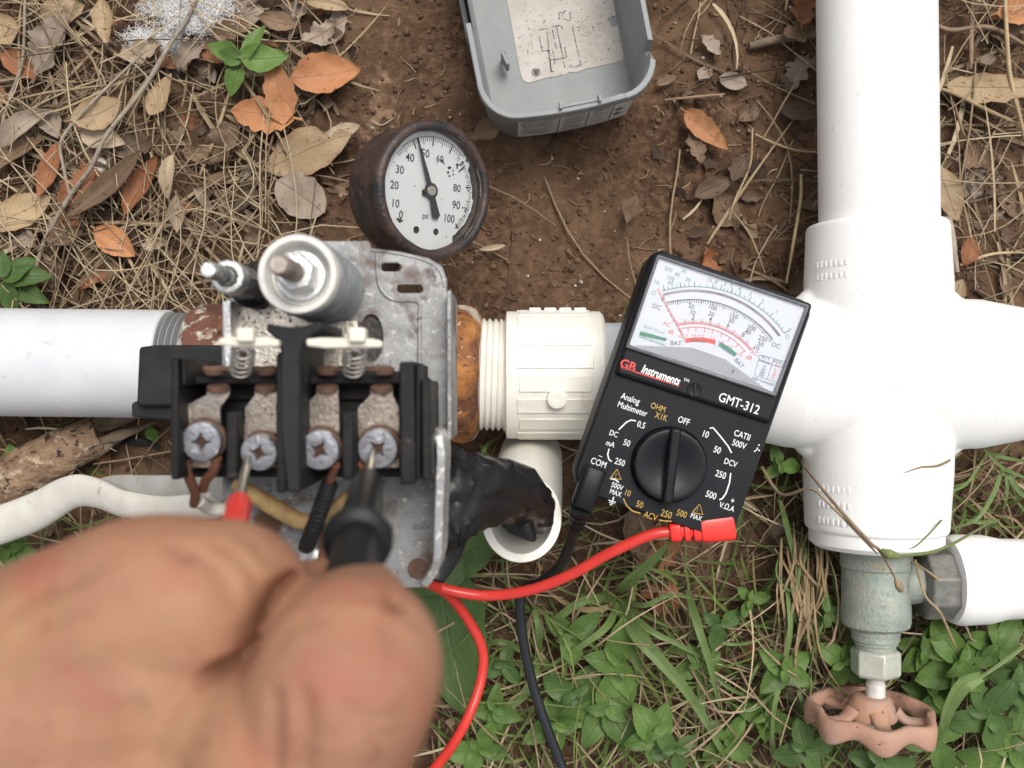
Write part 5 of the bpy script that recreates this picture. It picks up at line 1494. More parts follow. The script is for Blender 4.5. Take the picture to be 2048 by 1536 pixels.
# middle, ring and little fingers curled under the index finger
capsule([(20, 1420, .168, 215), (250, 1270, .172, 150), (420, 1215, .185, 118), (560, 1215, .205, 92), (640, 1190, .215, 74)])
capsule([(-60, 1460, .178, 200), (180, 1300, .190, 130), (340, 1230, .205, 105), (480, 1240, .215, 80)])
capsule([(-140, 1500, .188, 180), (80, 1330, .205, 115), (240, 1270, .215, 90), (360, 1270, .22, 70)])
capsule([(-330, 2150, .175, 400), (-700, 2800, .2, 440)])
ho = hand.build('person', K['skin'], None, smooth=0)
tag(ho, 'bare hand pinching the red and black probes above the screw terminals', 'person')
remesh(ho, 0.0008, 8, 0.5)
bpy.context.view_layer.update()
_me = bpy.data.meshes.new_from_object(ho.evaluated_get(bpy.context.evaluated_depsgraph_get()))
ho.modifiers.clear(); ho.data = _me
def skin_folds(o, folds):
    """Press creases [(pixel line, depth, half width px)] into the upper side of the hand."""
    me = o.data; n = len(me.vertices)
    co_ = np.empty(n * 3, dtype=np.float32); me.vertices.foreach_get('co', co_); co_ = co_.reshape(-1, 3)
    nn = np.empty(n * 3, dtype=np.float32); me.vertex_normals.foreach_get('vector', nn); nn = nn.reshape(-1, 3)
    w = co_ + np.array(o.location)[None]
    d = H - w[:, 2]; uu = w[:, 0] / d * F + 1024; vv = -w[:, 1] / d * F + 768
    up = np.clip(nn[:, 2] * 3, 0, 1)
    for line, dep, wd in folds:
        best = np.full(n, 1e9); pos = np.zeros(n)
        pl = [Vector((a, b_, 0)) for a, b_ in line]; sp_ = spline(pl, 8); m_ = len(sp_)
        for i in range(m_ - 1):
            ax_, ay_ = sp_[i].x, sp_[i].y; bx_, by_ = sp_[i + 1].x - ax_, sp_[i + 1].y - ay_
            t = np.clip(((uu - ax_) * bx_ + (vv - ay_) * by_) / (bx_ * bx_ + by_ * by_ + 1e-9), 0, 1)
            q_ = np.hypot(uu - ax_ - t * bx_, vv - ay_ - t * by_)
            k_ = q_ < best; best[k_] = q_[k_]; pos[k_] = ((i + t) / (m_ - 1))[k_]
        fade = np.sqrt(np.clip(np.minimum(pos, 1 - pos) * 5, 0, 1))
        co_[:, 2] -= (dep * np.exp(-(best / wd) ** 2) * up * (0.25 + 0.75 * fade)).astype(np.float32)
    me.vertices.foreach_set('co', co_.ravel()); me.update(); me.shade_smooth()
skin_folds(ho, [
    ([(590, 1150), (545, 1185), (512, 1235), (494, 1290), (484, 1318), (440, 1340), (400, 1365)], 0.0090, 12),
    ([(585, 1150), (530, 1200), (500, 1260), (486, 1315)], 0.002, 30),
    ([(400, 1070), (455, 1100), (500, 1150), (515, 1200)], 0.0009, 16), ([(450, 1060), (510, 1090), (548, 1140)], 0.0009, 14), ([(330, 1090), (400, 1120), (450, 1165), (480, 1230)], 0.0012, 26),
    ([(200, 1130), (100, 1180), (0, 1240)], 0.0010, 24), ([(250, 1180), (130, 1230), (20, 1280)], 0.0008, 20),
    ([(548, 1380), (552, 1460), (545, 1560)], 0.0012, 18), ([(602, 1370), (612, 1460), (606, 1560)], 0.0012, 18), ([(640, 1230), (580, 1260), (545, 1300)], 0.0006, 14), ([(740, 1190), (810, 1220), (850, 1270)], 0.0005, 14),
    ([(680, 1420), (750, 1440), (820, 1425)], 0.0006, 14), ([(690, 1455), (760, 1470), (815, 1460)], 0.0005, 12)])

# ------------------------------------------------------------------ grey switch cover lying open side up
A11 = math.radians(11.0)
ztop = 0.047
fr_ = P(1146, 205, ztop)
yv = Vector((-math.sin(A11), math.cos(A11), 0)); xv = Vector((math.cos(A11), math.sin(A11), 0))
CL, CW = 0.104, 0.0762
co = fr_ + yv * (CL / 2); co.z = 0.0015
CM = Matrix.Translation(co) @ Matrix.Rotation(A11, 4, 'Z')
cov = root('switch_cover', tuple(co), 'empty grey plastic switch cover lying open on the soil with weathered labels', 'cover')
def ctop(x, y):
    """Rim height: notched on both long sides, worn elsewhere."""
    z = ztop - 0.0015
    if x < -CW * 0.42 and y > -0.5 * CL + 0.0415: z -= 0.030 * min(1, max(0, (y + 0.5 * CL - 0.0415) / 0.0014))
    if x > CW * 0.42 and -0.5 * CL + 0.0135 < y < -0.5 * CL + 0.0185: z -= 0.011
    if x > CW * 0.3 and y < -0.5 * CL + 0.0135: z -= 0.001
    return z
def bulge(pt):
    x, y = pt
    if y < 0: y -= 0.0035 * (1 - (x / (CW / 2)) ** 2)
    return x, y
def cloop(w, l, r, z=None, dz=0.0):
    o = [bulge(p) for p in rrect(w, l, r, 8, per=70)]
    return [(x, y, (ctop(x * CW / w, y * CL / l) + dz) if z is None else z) for x, y in o]
loops = [cloop(CW * .90, CL * .93, .013, 0.0), cloop(CW * .925, CL * .945, .0135, 0.0016), cloop(CW * .955, CL * .965, .0135, 0.030), cloop(CW * .965, CL * .97, .0135, None, -0.0075), cloop(CW, CL, .014, None, -0.0068),
         cloop(CW, CL, .014, None, -0.0004), cloop(CW * .99, CL * .993, .0138, None, 0), cloop(CW * .945, CL * .958, .0130, None, 0), cloop(CW * .938, CL * .953, .013, None, -0.0006), cloop(CW * .915, CL * .94, .0125, 0.030), cloop(CW * .885, CL * .925, .012, 0.0050), cloop(CW * .84, CL * .89, .011, 0.0024), cloop(CW * .5, CL * .5, .005, 0.0022)]
n = len(loops[0]); b = MB(CM); vs = [p for l in loops for p in l]; fs = []
for i in range(len(loops) - 1):
    for k in range(n):
        k2 = (k + 1) % n
        fs.append((i * n + k, i * n + k2, (i + 1) * n + k2, (i + 1) * n + k))
fs += [tuple(reversed(range(n))), tuple((len(loops) - 1) * n + k for k in range(n))]
b.add(vs, fs); b.build('shell', K['tray'], cov, smooth=40)
def cvl(u, v, z):
    p = CM.inverted() @ P(u, v, z + 0.0015); return Vector((p.x, p.y, z))
def ccrop(cx, cy): return (920 + cx / 4.876, cy / 4.876)
# inner clips
for cx, cy, rz in ((440, 590, 0.25), (1712, 310, 0.0)):
    p = cvl(*ccrop(cx, cy), 0.012)
    b = MB(CM); b.box((p.x, p.y, 0.011), (0.0016, 0.0066, 0.010), rz=rz); b.build('clip', K['tray'], cov, bevel=0.0004)
    p = cvl(*ccrop(cx - 18, cy - 66), 0.012)
    b = MB(CM); b.box((p.x, p.y, 0.0075), (0.0016, 0.0020, 0.011), rz=rz); b.build('clip_slot', K['black'], cov, bevel=0.0003)
# rim latch
p = cvl(1156, 200, 0.045)
b = MB(CM); b.box((p.x + 0.0005, -CL / 2 - 0.0008, 0.0448), (0.0175, 0.0016, 0.0028)); b.build('rim_latch', K['tray'], cov, bevel=0.0004)
for s in (-1, 1):
    b = MB(CM); b.box((p.x + .0005 + s * 0.0084, -CL / 2 - 0.0006, 0.0462), (0.0012, 0.0032, 0.0034)); b.build('latch_stop', K['tray'], cov, bevel=0.0003)
# paper label on the floor, torn
zl_ = 0.0026
edge = [(430, -160), (470, 60), (520, 330), (560, 560), (595, 730), (610, 775), (640, 802), (690, 803), (760, 782), (830, 762), (900, 755), (960, 738), (985, 722), (1010, 735), (1040, 718), (1065, 700), (1090, 700), (1110, 708), (1180, 690), (1240, 665), (1300, 658), (1400, 635), (1500, 612), (1570, 590), (1600, 560), (1608, 530), (1590, 440), (1570, 330), (1555, 280), (1545, 225), (1515, 262), (1480, 262), (1450, 210), (1430, 180), (1470, 160), (1520, 150), (1528, 130), (1510, 40), (1490, -160)]
b = MB(CM); pl = [cvl(*ccrop(x, y), zl_) for x, y in edge]; b.prism([(p.x, p.y) for p in pl], 0.0021, zl_); b.build('paper_label', K['paper'], cov, smooth=0)
zk = zl_ + 0.00008
b = MB(CM)
def cst(pts, w):
    b.strip([cvl(*ccrop(x, y), zk) for x, y in pts], w)
w = 0.00042
q = random.Random(2)
for l in ([(760, 295), (800, 500)], [(800, 500), (880, 490)], [(845, 280), (890, 700)], [(895, 262), (940, 480)], [(940, 250), (1030, 690)], [(1095, 265), (1180, 640)], [(1180, 640), (1065, 662)], [(765, 295), (855, 275)], [(895, 265), (980, 245)], [(985, 250), (1000, 290)], [(860, 490), (890, 705)], [(905, 480), (935, 680)], [(850, 590), (1030, 565)], [(960, 360), (990, 480)], [(1020, 460), (1040, 570)], [(890, 700), (940, 690)], [(960, 130), (1040, 105)], [(962, 130), (975, 190)], [(1070, 120), (1082, 195)], [(1000, 200), (1078, 200)], [(985, 130), (1000, 165)], [(1000, 130), (1020, 130)], [(1000, 185), (1040, 190)], [(1065, 632), (1085, 655)], [(1095, 632), (1080, 660)]):
    # printed rules, broken by wear
    a, c = Vector(l[0]), Vector(l[1]); m = max(2, int((c - a).length / 28))
    for i in range(m):
        if q.random() < 0.9: cst([a.lerp(c, i / m), a.lerp(c, (i + 0.85) / m)], w * q.uniform(.7, 1.3))
for i in range(26):
    a = i / 26 * 2 * PI
    cst([(740 + 38 * math.cos(a), 705 + 36 * math.sin(a)), (740 + 38 * math.cos(a + .25), 705 + 36 * math.sin(a + .25))], w)
cst([(715, 690), (770, 690)], w * 2); cst([(718, 712), (765, 716)], w * 2.5); cst([(740, 690), (742, 745)], w)
for rr0, x0, y0 in ((70, 1230, 280), (45, 1250, 280), (28, 1375, 258), (34, 690, 500), (20, 690, 440)):
    for i in range(16):
        if q.random() < .6:
            a = i / 16 * 2 * PI; cst([(x0 + rr0 * math.cos(a), y0 + rr0 * math.sin(a)), (x0 + rr0 * math.cos(a + .3), y0 + rr0 * math.sin(a + .3))], w * .45)
for i in range(150):
    x, y = q.uniform(560, 1500), q.uniform(20, 640)
    if 720 > x or x > 1130 or q.random() < .4: cst([(x, y), (x + q.uniform(4, 16), y - q.uniform(0, 4))], w * q.uniform(.4, .9))
b.build('label_print', K['ink_black'], cov, smooth=0)
# side label on the outer front wall
def wall(x, z):
    t = (z - 0.0016) / (0.030 - 0.0016)
    sc = .945 + (.965 - .945) * t; scw = .925 + .03 * t
    yb = -CL * sc / 2 - 0.0035 * (1 - (x / (CW / 2)) ** 2)
    return Vector((x, yb - 0.00025, z))
b = MB(CM); nx_ = 20
x0, x1 = -0.0235, 0.0275
vs = []; fs = []
for i in range(nx_ + 1):
    for z in (0.005, 0.030, 0.0365): vs.append(wall(x0 + (x1 - x0) * i / nx_, z))
for i in range(nx_):
    for k in range(2): fs.append((i * 3 + k, i * 3 + 3 + k, i * 3 + 4 + k, i * 3 + 1 + k))
b.add(vs, fs); b.build('side_label', K['foil'], cov, smooth=60)
b = MB(CM)
def wst(xa, xb, z, h):
    m = max(1, int(abs(xb - xa) / 0.004)); 
    for i in range(m):
        a, c = xa + (xb - xa) * i / m, xa + (xb - xa) * (i + 1) / m
        o = Vector((0, -0.00012, 0))
        b.add([wall(a, z) + o, wall(c, z) + o, wall(c, z + h) + o, wall(a, z + h) + o], [(0, 1, 2, 3)])
for xx_ in (-0.0055, 0.0075, 0.0185):
    b.add([wall(xx_, .007) - Vector((0, .00012, 0)), wall(xx_ + .0006, .007) - Vector((0, .00012, 0)), wall(xx_ + .0006, .036) - Vector((0, .00012, 0)), wall(xx_, .036) - Vector((0, .00012, 0))], [(0, 1, 2, 3)])
for (xa, xb) in ((-0.0228, -0.0065), (-0.0042, 0.0065), (0.0088, 0.0175)):
    z = 0.0085
    while z < 0.0355:
        x = xa + q.uniform(0, .002) ; hgt = 0.0004 if q.random() < .75 else 0.0007
        end = xb - q.uniform(0, .0045) * (q.random() < .5)
        while x < end:
            l = q.uniform(.0004, .0015); wst(x, min(x + l, end), z, hgt); x += l + 0.0004
        z += q.choice([.0013, .0013, .0013, .0022])
b.build('side_label_print', K['ink_grey'], cov, smooth=0)
b = MB(CM)
for zc in (0.013, 0.021):
    for i in range(10): wst(0.0205 + .0004 * math.sin(i), 0.0205 + .003 + .001 * math.sin(i * 2.1), zc + i * 0.00035, .0003)
b.build('side_label_emblem', K['ink_black'], cov, smooth=0)
# ------------------------------------------------------------------ litter: crumbs, straw, grass (uncountable)
nr = np.random.RandomState(21)

def in_poly(u, v, poly):
    c = False; j = len(poly) - 1
    for i in range(len(poly)):
        (x1, y1), (x2, y2) = poly[i], poly[j]
        if (y1 > v) != (y2 > v) and u < (x2 - x1) * (v - y1) / (y2 - y1) + x1: c = not c
        j = i
    return c

def tubes_np(paths, radii, tints, n, name, m):
    """paths (N, K, 3) -> one mesh of N thin tubes; radii (N, K)."""
    N, K_, _ = paths.shape
    t = np.gradient(paths, axis=1); t /= np.linalg.norm(t, axis=2, keepdims=True) + 1e-12
    up = np.zeros_like(t); up[..., 2] = 1
    s = np.cross(t, up); s /= np.linalg.norm(s, axis=2, keepdims=True) + 1e-9
    b = np.cross(s, t)
    an = 2 * np.pi * np.arange(n) / n
    V = paths[:, :, None, :] + radii[:, :, None, None] * (s[:, :, None, :] * np.cos(an)[None, None, :, None] + b[:, :, None, :] * np.sin(an)[None, None, :, None])
    V = V.reshape(-1, 3)
    i = np.arange(N)[:, None, None] * (K_ * n) + np.arange(K_ - 1)[None, :, None] * n
    k = np.arange(n)[None, None, :]; k2 = (np.arange(n) + 1) % n
    Fq = np.stack([i + k, i + k2[None, None, :], i + n + k2[None, None, :], i + n + k], -1).reshape(-1, 4)
    return mesh_np(V, Fq, np.repeat(tints, K_ * n), name, m)

def mesh_np(V, Fq, tint, name, m, smooth=True):
    me = bpy.data.meshes.new(name)
    me.vertices.add(len(V)); me.vertices.foreach_set('co', V.astype(np.float32).ravel())
    k = Fq.shape[1]
    me.loops.add(Fq.size); me.loops.foreach_set('vertex_index', Fq.astype(np.int32).ravel())
    me.polygons.add(len(Fq)); me.polygons.foreach_set('loop_start', np.arange(0, Fq.size, k, dtype=np.int32))
    me.update(calc_edges=True)
    at = me.attributes.new('tint', 'FLOAT', 'POINT'); at.data.foreach_set('value', tint.astype(np.float32))
    if smooth: me.shade_smooth()
    me.materials.append(m)
    o = bpy.data.objects.new(name, me); C.objects.link(o)
    return o

def scatter(n, dens):
    """n points in picture space (a little beyond the frame) with probability dens(u, v)."""
    out = []
    while len(out) < n:
        u = nr.uniform(-170, 2220, 4000); v = nr.uniform(-140, 1680, 4000); r = nr.rand(4000)
        for a, b_, c_ in zip(u, v, r):
            if c_ < dens(a, b_): out.append((a, b_))
            if len(out) >= n: break
    a = np.array(out); return (a[:, 0] - 1024) / F * H, -(a[:, 1] - 768) / F * H

def dens_straw(u, v):
    if u < 760 and v < 640:
        k = 0.45 if (u > 420 and v < 520) else 1.0
        if u > 640: k = 0.22
        return k
    if u < 500 and v >= 640: return 0.35 if v < 1000 else 0.5
    if 760 <= u < 1250 and v < 640: return 0.05
    if 1250 <= u < 1650 and v < 640: return 0.10 + 0.35 * max(0, (u - 1300) / 350) * (1 if v < 560 else .5)
    if u >= 1650 and v < 620: return 0.55
    if v >= 840 and u >= 840: return 0.70 if (1450 < u < 1680 or v < 1200) else 0.25
    return 0.12

def straws(n, dens, lmin, lmax, rmin, rmax, zmin, zmax, tint, seed, bend=0.5, name='dry_straw', lab=None):
    x, y = scatter(n, dens); n = len(x)
    Kp = 8
    L = np.exp(nr.uniform(math.log(lmin), math.log(lmax), n)); an = nr.uniform(0, 2 * np.pi, n)
    cur = nr.normal(0, bend, n); cur2 = nr.normal(0, bend * .7, n)
    t = np.linspace(-.5, .5, Kp)[None, :]
    ang = an[:, None] + cur[:, None] * t * 2 + cur2[:, None] * np.sin(t * 5)
    st = L[:, None] / (Kp - 1)
    px_ = np.cumsum(np.cos(ang) * st, 1); py_ = np.cumsum(np.sin(ang) * st, 1)
    px_ += (x - px_.mean(1))[:, None]; py_ += (y - py_.mean(1))[:, None]
    cx_ = px_ - co.x; cy_ = py_ - co.y; c11, s11 = math.cos(A11), math.sin(A11)
    keep = ~((np.abs(cx_ * c11 + cy_ * s11) < CW / 2 + .001) & (np.abs(-cx_ * s11 + cy_ * c11) < CL / 2 + .004)).any(1)
    px_, py_, L, n = px_[keep], py_[keep], L[keep], int(keep.sum())
    z0 = nr.uniform(zmin, zmax, n)[:, None]; tilt = nr.normal(0, .05, n)[:, None]
    g = ground_z(px_, py_)
    pz = np.maximum(g.mean(1)[:, None] + z0 + tilt * t * L[:, None], g + 0.0002)
    rr_ = nr.uniform(rmin, rmax, n)[:, None] * (1 - 0.55 * np.abs(t + .2))
    o = tubes_np(np.stack([px_, py_, pz], -1), rr_, np.clip(nr.normal(tint, .27, n), 0, 1), 4, name, K['straw'])
    tag(o, lab, None, None, 'stuff')
straws(1300, dens_straw, .012, .05, .00018, .00042, .0, .004, .22, 1, name='dry_straw', lab='short dark straw and rootlets pressed into the soil')
straws(430, dens_straw, .03, .12, .00028, .00060, .001, .008, .58, 2, bend=.32, name='dry_straw', lab='long pale dry grass stems lying over the leaf litter')
straws(330, lambda u, v: (1.0 if v > 380 else .45) if (u < 600 and v < 660) else (.25 if u > 1860 and v < 620 else 0.0), .03, .13, .0002, .00042, .006, .016, .80, 3, bend=.38, name='dry_straw', lab='tangle of pale straw beside the switch and over the leaves')
straws(1600, lambda u, v: 0.9 if v > 1150 and u > 800 else (.5 if (u > 760 and v < 640) else .35), .003, .012, .00014, .0004, .0, .002, .5, 4, name='plant_debris', lab='tiny bits of dry plant matter on the soil')

# crumbs of soil
def crumbs(n, smin, smax, dens, name, lab, tmean, tsd):
    x, y = scatter(n, dens); n = len(x)
    ico = np.array([(0, 0, 1), (.9, 0, .45), (.28, .85, .45), (-.72, .53, .45), (-.72, -.53, .45), (.28, -.85, .45), (.72, .53, -.45), (-.28, .85, -.45), (-.9, 0, -.45), (-.28, -.85, -.45), (.72, -.53, -.45), (0, 0, -1)])
    fc = np.array([(0, 1, 2), (0, 2, 3), (0, 3, 4), (0, 4, 5), (0, 5, 1), (1, 6, 2), (2, 6, 7), (2, 7, 3), (3, 7, 8), (3, 8, 4), (4, 8, 9), (4, 9, 5), (5, 9, 10), (5, 10, 1), (1, 10, 6), (6, 11, 7), (7, 11, 8), (8, 11, 9), (9, 11, 10), (10, 11, 6)])
    s = np.exp(nr.uniform(math.log(smin), math.log(smax), n))
    jit = nr.uniform(.65, 1.25, (n, 12, 1))
    sc = nr.uniform(.6, 1.2, (n, 1, 3)); a = nr.uniform(0, 6.28, n)
    V = ico[None] * jit * sc
    ca, sa = np.cos(a)[:, None], np.sin(a)[:, None]
    V = np.stack([V[..., 0] * ca - V[..., 1] * sa, V[..., 0] * sa + V[..., 1] * ca, V[..., 2] * .8], -1) * s[:, None, None]
    V[..., 0] += x[:, None]; V[..., 1] += y[:, None]; V[..., 2] += (ground_z(x, y) + s * .3)[:, None]
    Fc = (fc[None] + 12 * np.arange(n)[:, None, None]).reshape(-1, 3)
    t = np.repeat(np.clip(nr.normal(tmean, tsd, n), 0, 1), 12)
    o = mesh_np(V.reshape(-1, 3), Fc, t, name, K['crumb'])
    tag(o, lab, None, None, 'stuff')
crumbs(9000, .00035, .0016, lambda u, v: 1.0 if (700 < u < 1650 and v < 700) else .55, 'soil_crumbs', 'fine crumbs of brown soil on the bare ground', .42, .2)
crumbs(300, .0012, .0026, lambda u, v: 1.0 if u > 1100 and v < 640 else .5, 'soil_crumbs', 'small clods of dark soil', .48, .18)
crumbs(420, .0004, .0012, lambda u, v: 1.0 if v < 700 else .3, 'pale_grit', 'pale grit and seed husks sprinkled on the soil', 1.0, .06)

# flat brittle fragments of old leaves under the straw
def flakes(n, dens, smin, smax, tmean, name, lab):
    x, y = scatter(n, dens); n = len(x); k_ = 7
    keep = ~((np.abs((x - co.x) * math.cos(A11) + (y - co.y) * math.sin(A11)) < CW / 2) & (np.abs(-(x - co.x) * math.sin(A11) + (y - co.y) * math.cos(A11)) < CL / 2 + .004))
    x, y = x[keep], y[keep]; n = len(x)
    s = np.exp(nr.uniform(math.log(smin), math.log(smax), n))
    a = np.sort(nr.uniform(0, 6.283, (n, k_)), 1); r = nr.uniform(.45, 1.1, (n, k_)) * s[:, None]
    tx, ty = nr.normal(0, .35, n)[:, None], nr.normal(0, .35, n)[:, None]
    el_ = nr.uniform(.4, 1, n)[:, None]; th = nr.uniform(0, 6.28, n)[:, None]
    lx, ly = r * np.cos(a), r * np.sin(a) * el_
    X = lx * np.cos(th) - ly * np.sin(th); Y = lx * np.sin(th) + ly * np.cos(th)
    Z = X * tx + Y * ty + nr.normal(0, .12, (n, k_)) * s[:, None]
    X += x[:, None]; Y += y[:, None]; g = ground_z(X, Y)
    Z = np.maximum(Z + (ground_z(x, y) + nr.uniform(.0008, .004, n))[:, None], g + .0003)
    c = np.stack([x, y, ground_z(x, y) + .0012 + s * .25], -1)[:, None, :]
    V = np.concatenate([np.stack([X, Y, Z], -1), c], 1).reshape(-1, 3)
    i = np.arange(n)[:, None] * (k_ + 1) + np.arange(k_)[None, :]; j = np.arange(n)[:, None] * (k_ + 1) + ((np.arange(k_) + 1) % k_)[None, :]
    cc_ = np.repeat((np.arange(n) * (k_ + 1) + k_)[:, None], k_, 1)
    o = mesh_np(V, np.stack([i, j, cc_], -1).reshape(-1, 3), np.repeat(np.clip(nr.normal(tmean, .25, n), 0, 1), k_ + 1), name, K['litter'], smooth=False)
    tag(o, lab, None, None, 'stuff')
flakes(1500, lambda u, v: (1.0 if u < 700 and v < 640 else (.30 if u > 1330 and v < 640 else (.7 if u > 1870 and v < 640 else (.4 if u < 400 or v > 1080 else .03)))), .0015, .0075, .42, 'leaf_fragments', 'brittle brown fragments of old leaves under the straw')

# grass: thin green blades growing among the straw
def blades_np(n, dens, lmin, lmax, wmin, wmax, lift, tmean, name, lab, m, elmax=1.25):
    x, y = scatter(n, dens); n = len(x); Kp = 7
    L = nr.uniform(lmin, lmax, n); an = nr.uniform(0, 2 * np.pi, n); cv = nr.normal(0, .6, n)
    t = np.linspace(0, 1, Kp)[None, :]
    a = an[:, None] + cv[:, None] * t
    el = nr.uniform(.05, elmax, n)[:, None] * (1 - t * 1.1)
    st = L[:, None] / (Kp - 1)
    X = x[:, None] + np.cumsum(np.cos(a) * np.cos(el) * st, 1); Y = y[:, None] + np.cumsum(np.sin(a) * np.cos(el) * st, 1)
    Z = ground_z(x, y)[:, None] + np.cumsum(np.sin(el) * st, 1) + nr.uniform(0, lift, n)[:, None]
    Z = np.maximum(Z, ground_z(X, Y) + .0006)
    Z = np.minimum(Z, 0.034)
    w = nr.uniform(wmin, wmax, n)[:, None] * np.sqrt(np.clip(1.02 - t, 0, 1)) * np.minimum(1, .5 + t * 3)
    sx = -np.sin(a) * w; sy = np.cos(a) * w
    c = np.stack([X, Y, Z], -1)
    l = np.stack([X + sx, Y + sy, Z + w * .5], -1); r = np.stack([X - sx, Y - sy, Z + w * .5], -1)
    V = np.stack([l, c, r], 2).reshape(-1, 3)
    i = (np.arange(n)[:, None] * Kp * 3 + np.arange(Kp - 1)[None, :] * 3)
    Fq = np.concatenate([np.stack([i, i + 1, i + 4, i + 3], -1).reshape(-1, 4), np.stack([i + 1, i + 2, i + 5, i + 4], -1).reshape(-1, 4)])
    o = mesh_np(V, Fq, np.repeat(np.clip(nr.normal(tmean, .18, n), 0, 1), Kp * 3), name, m)
    tag(o, lab, None, None, 'stuff')
def dens_grass(u, v):
    if v > 1080 and u > 860: return 1.0 if v > 1180 else .6
    if 840 < v <= 1090 and (1500 < u < 1640 or u > 1880): return 1.0
    if u < 330 and v > 1040: return .6
    if u < 120 and 850 < v < 980: return .35
    if 1190 < u < 1300 and 860 < v < 1080: return .5
    return 0.0
blades_np(1050, dens_grass, .015, .05, .0004, .0010, .008, .56, 'grass', 'thin green grass blades among the straw', K['grass'])
blades_np(850, dens_grass, .02, .06, .0003, .0007, .010, .62, 'dry_grass', 'dry brown grass blades among the weeds', K['straw'])

blades_np(230, lambda u, v: (1.0 if u < 620 and v < 640 else (.5 if u > 1870 and v < 620 else (.12 if u > 1330 and v < 600 else 0))), .02, .075, .0004, .0013, .007, .55, 'dry_grass', 'flat broken blades of dry grass matted on the leaf litter', K['straw'], .12)

# ------------------------------------------------------------------ leaves
def hw(shape, u, W):
    if shape == 'oval': return math.sin(PI * u ** 0.92) ** 0.72
    if shape == 'round': return math.sin(PI * u ** 0.95) ** 0.55
    if shape == 'ovate': return math.sin(PI * u ** 0.68) ** 0.85
    if shape == 'narrow': return math.sin(PI * u) ** 0.8
    if shape == 'obovate': return math.sin(PI * u ** 1.45) ** 0.8
    if shape == 'spiny':
        k = (u * 4.2) % 1.0
        return math.sin(PI * u ** 0.9) ** 0.6 * (0.72 + 0.33 * (k if k < .75 else (1 - k) * 3))
    if shape == 'ragged': return math.sin(PI * u ** 0.95) ** 0.6 * (0.8 + 0.16 * math.sin(u * 19 + W * 900) + 0.1 * math.sin(u * 43 + W * 300))
    return math.sin(PI * u)

def leaf_geo(L, W, shape='oval', curl=0.4, cup=0.3, wave=0.05, seed=0, nu=18, nv=8, torn=0.0, twist=0.0, notch=None):
    """Curved leaf blade with stalk; origin mid-blade, tip along +x."""
    q = random.Random(seed); p1, p2, p3 = q.uniform(0, 6), q.uniform(0, 6), q.uniform(0, 6)
    vs, fs, uv = [], [], []
    asym = q.uniform(-.08, .08)
    side = q.uniform(-.16, .16)
    for i in range(nu + 1):
        u = i / nu
        uu = min(max(u, 0.004), 0.996)
        w = hw(shape, uu, W) * W / 2
        for j in range(nv + 1):
            s = -1 + 2 * j / nv
            ww = w * (1 + asym * s)
            if torn and s > 0 and abs(u - .78) < .13: ww *= 1 - torn * (1 - abs(u - .78) / .13)
            if notch and s < 0 and abs(u - notch) < .08: ww *= .35 + .65 * abs(u - notch) / .08
            ww *= 1 + 0.035 * math.sin(u * 31 + p1 + 9 * s)
            x = L * (u - .5); y = ww * s + L * side * (u - .5) ** 2
            z = cup * W * 0.5 * (s * s) * (ww / (W / 2) if W else 1)
            z += wave * W * (math.sin(u * 7 + p1) * math.sin(s * 2.2 + p2) + .5 * math.sin(u * 15 + p3 + s * 4)) * abs(s) ** .7
            z += 0.10 * W * math.sin(u * 4.5 + p3)
            if twist:
                a = twist * (u - .5); y, z = y * math.cos(a) - z * math.sin(a), y * math.sin(a) + z * math.cos(a)
            if abs(curl) > 1e-3:
                Rr = L / curl; a = x / Rr
                x, z = (Rr - z) * math.sin(a), Rr - (Rr - z) * math.cos(a)
            vs.append((x, y, z)); uv.append((u, j / nv))
    for i in range(nu):
        for j in range(nv):
            a = i * (nv + 1) + j
            fs.append((a, a + nv + 1, a + nv + 2, a + 1))
    b0 = len(vs)
    base = Vector(vs[nv // 2]); nx = Vector(vs[(nv + 1) + nv // 2]); d = (base - nx).normalized()
    r = min(0.0008, W * .03)
    for k in range(3):
        c = base - d * L * .02 + d * L * .14 * k / 2 + Vector((0, 0, -.0006 * k))
        for h in range(4):
            a = PI / 2 * h; vs.append((c.x, c.y + r * math.cos(a), c.z + r * math.sin(a))); uv.append((0.5, 0.5))
    for k in range(2):
        for h in range(4):
            h2 = (h + 1) % 4; fs.append((b0 + k * 4 + h, b0 + k * 4 + h2, b0 + k * 4 + 4 + h2, b0 + k * 4 + 4 + h))
    return vs, fs, uv

def put_leaf(name, m, u, v, Lpx, Wpx, deg, lift=0.003, pitch=0.0, roll=0.0, parent=None, z=None, flip=False, **kw):
    L, W = R(Lpx, 0.006), R(Wpx, 0.006)
    vs, fs, uv = leaf_geo(L, W, seed=int(u * 7 + v * 13), **kw)
    zz = z if z is not None else gz(P(u, v).x, P(u, v).y) + lift
    p = P(u, v, zz)
    M = Matrix.Translation(p) @ Matrix.Rotation(math.radians(deg), 4, 'Z') @ Matrix.Rotation(-pitch, 4, 'Y') @ Matrix.Rotation(roll, 4, 'X')
    if flip: M = M @ Matrix.Rotation(PI, 4, 'X')
    b = MB(M); b.add(vs, fs); b.uv = uv
    o = b.build(name, m, parent, smooth=80)
    if parent is None:                     # turn stored in the mesh; keep the leaf's own origin under it
        pass
    return o

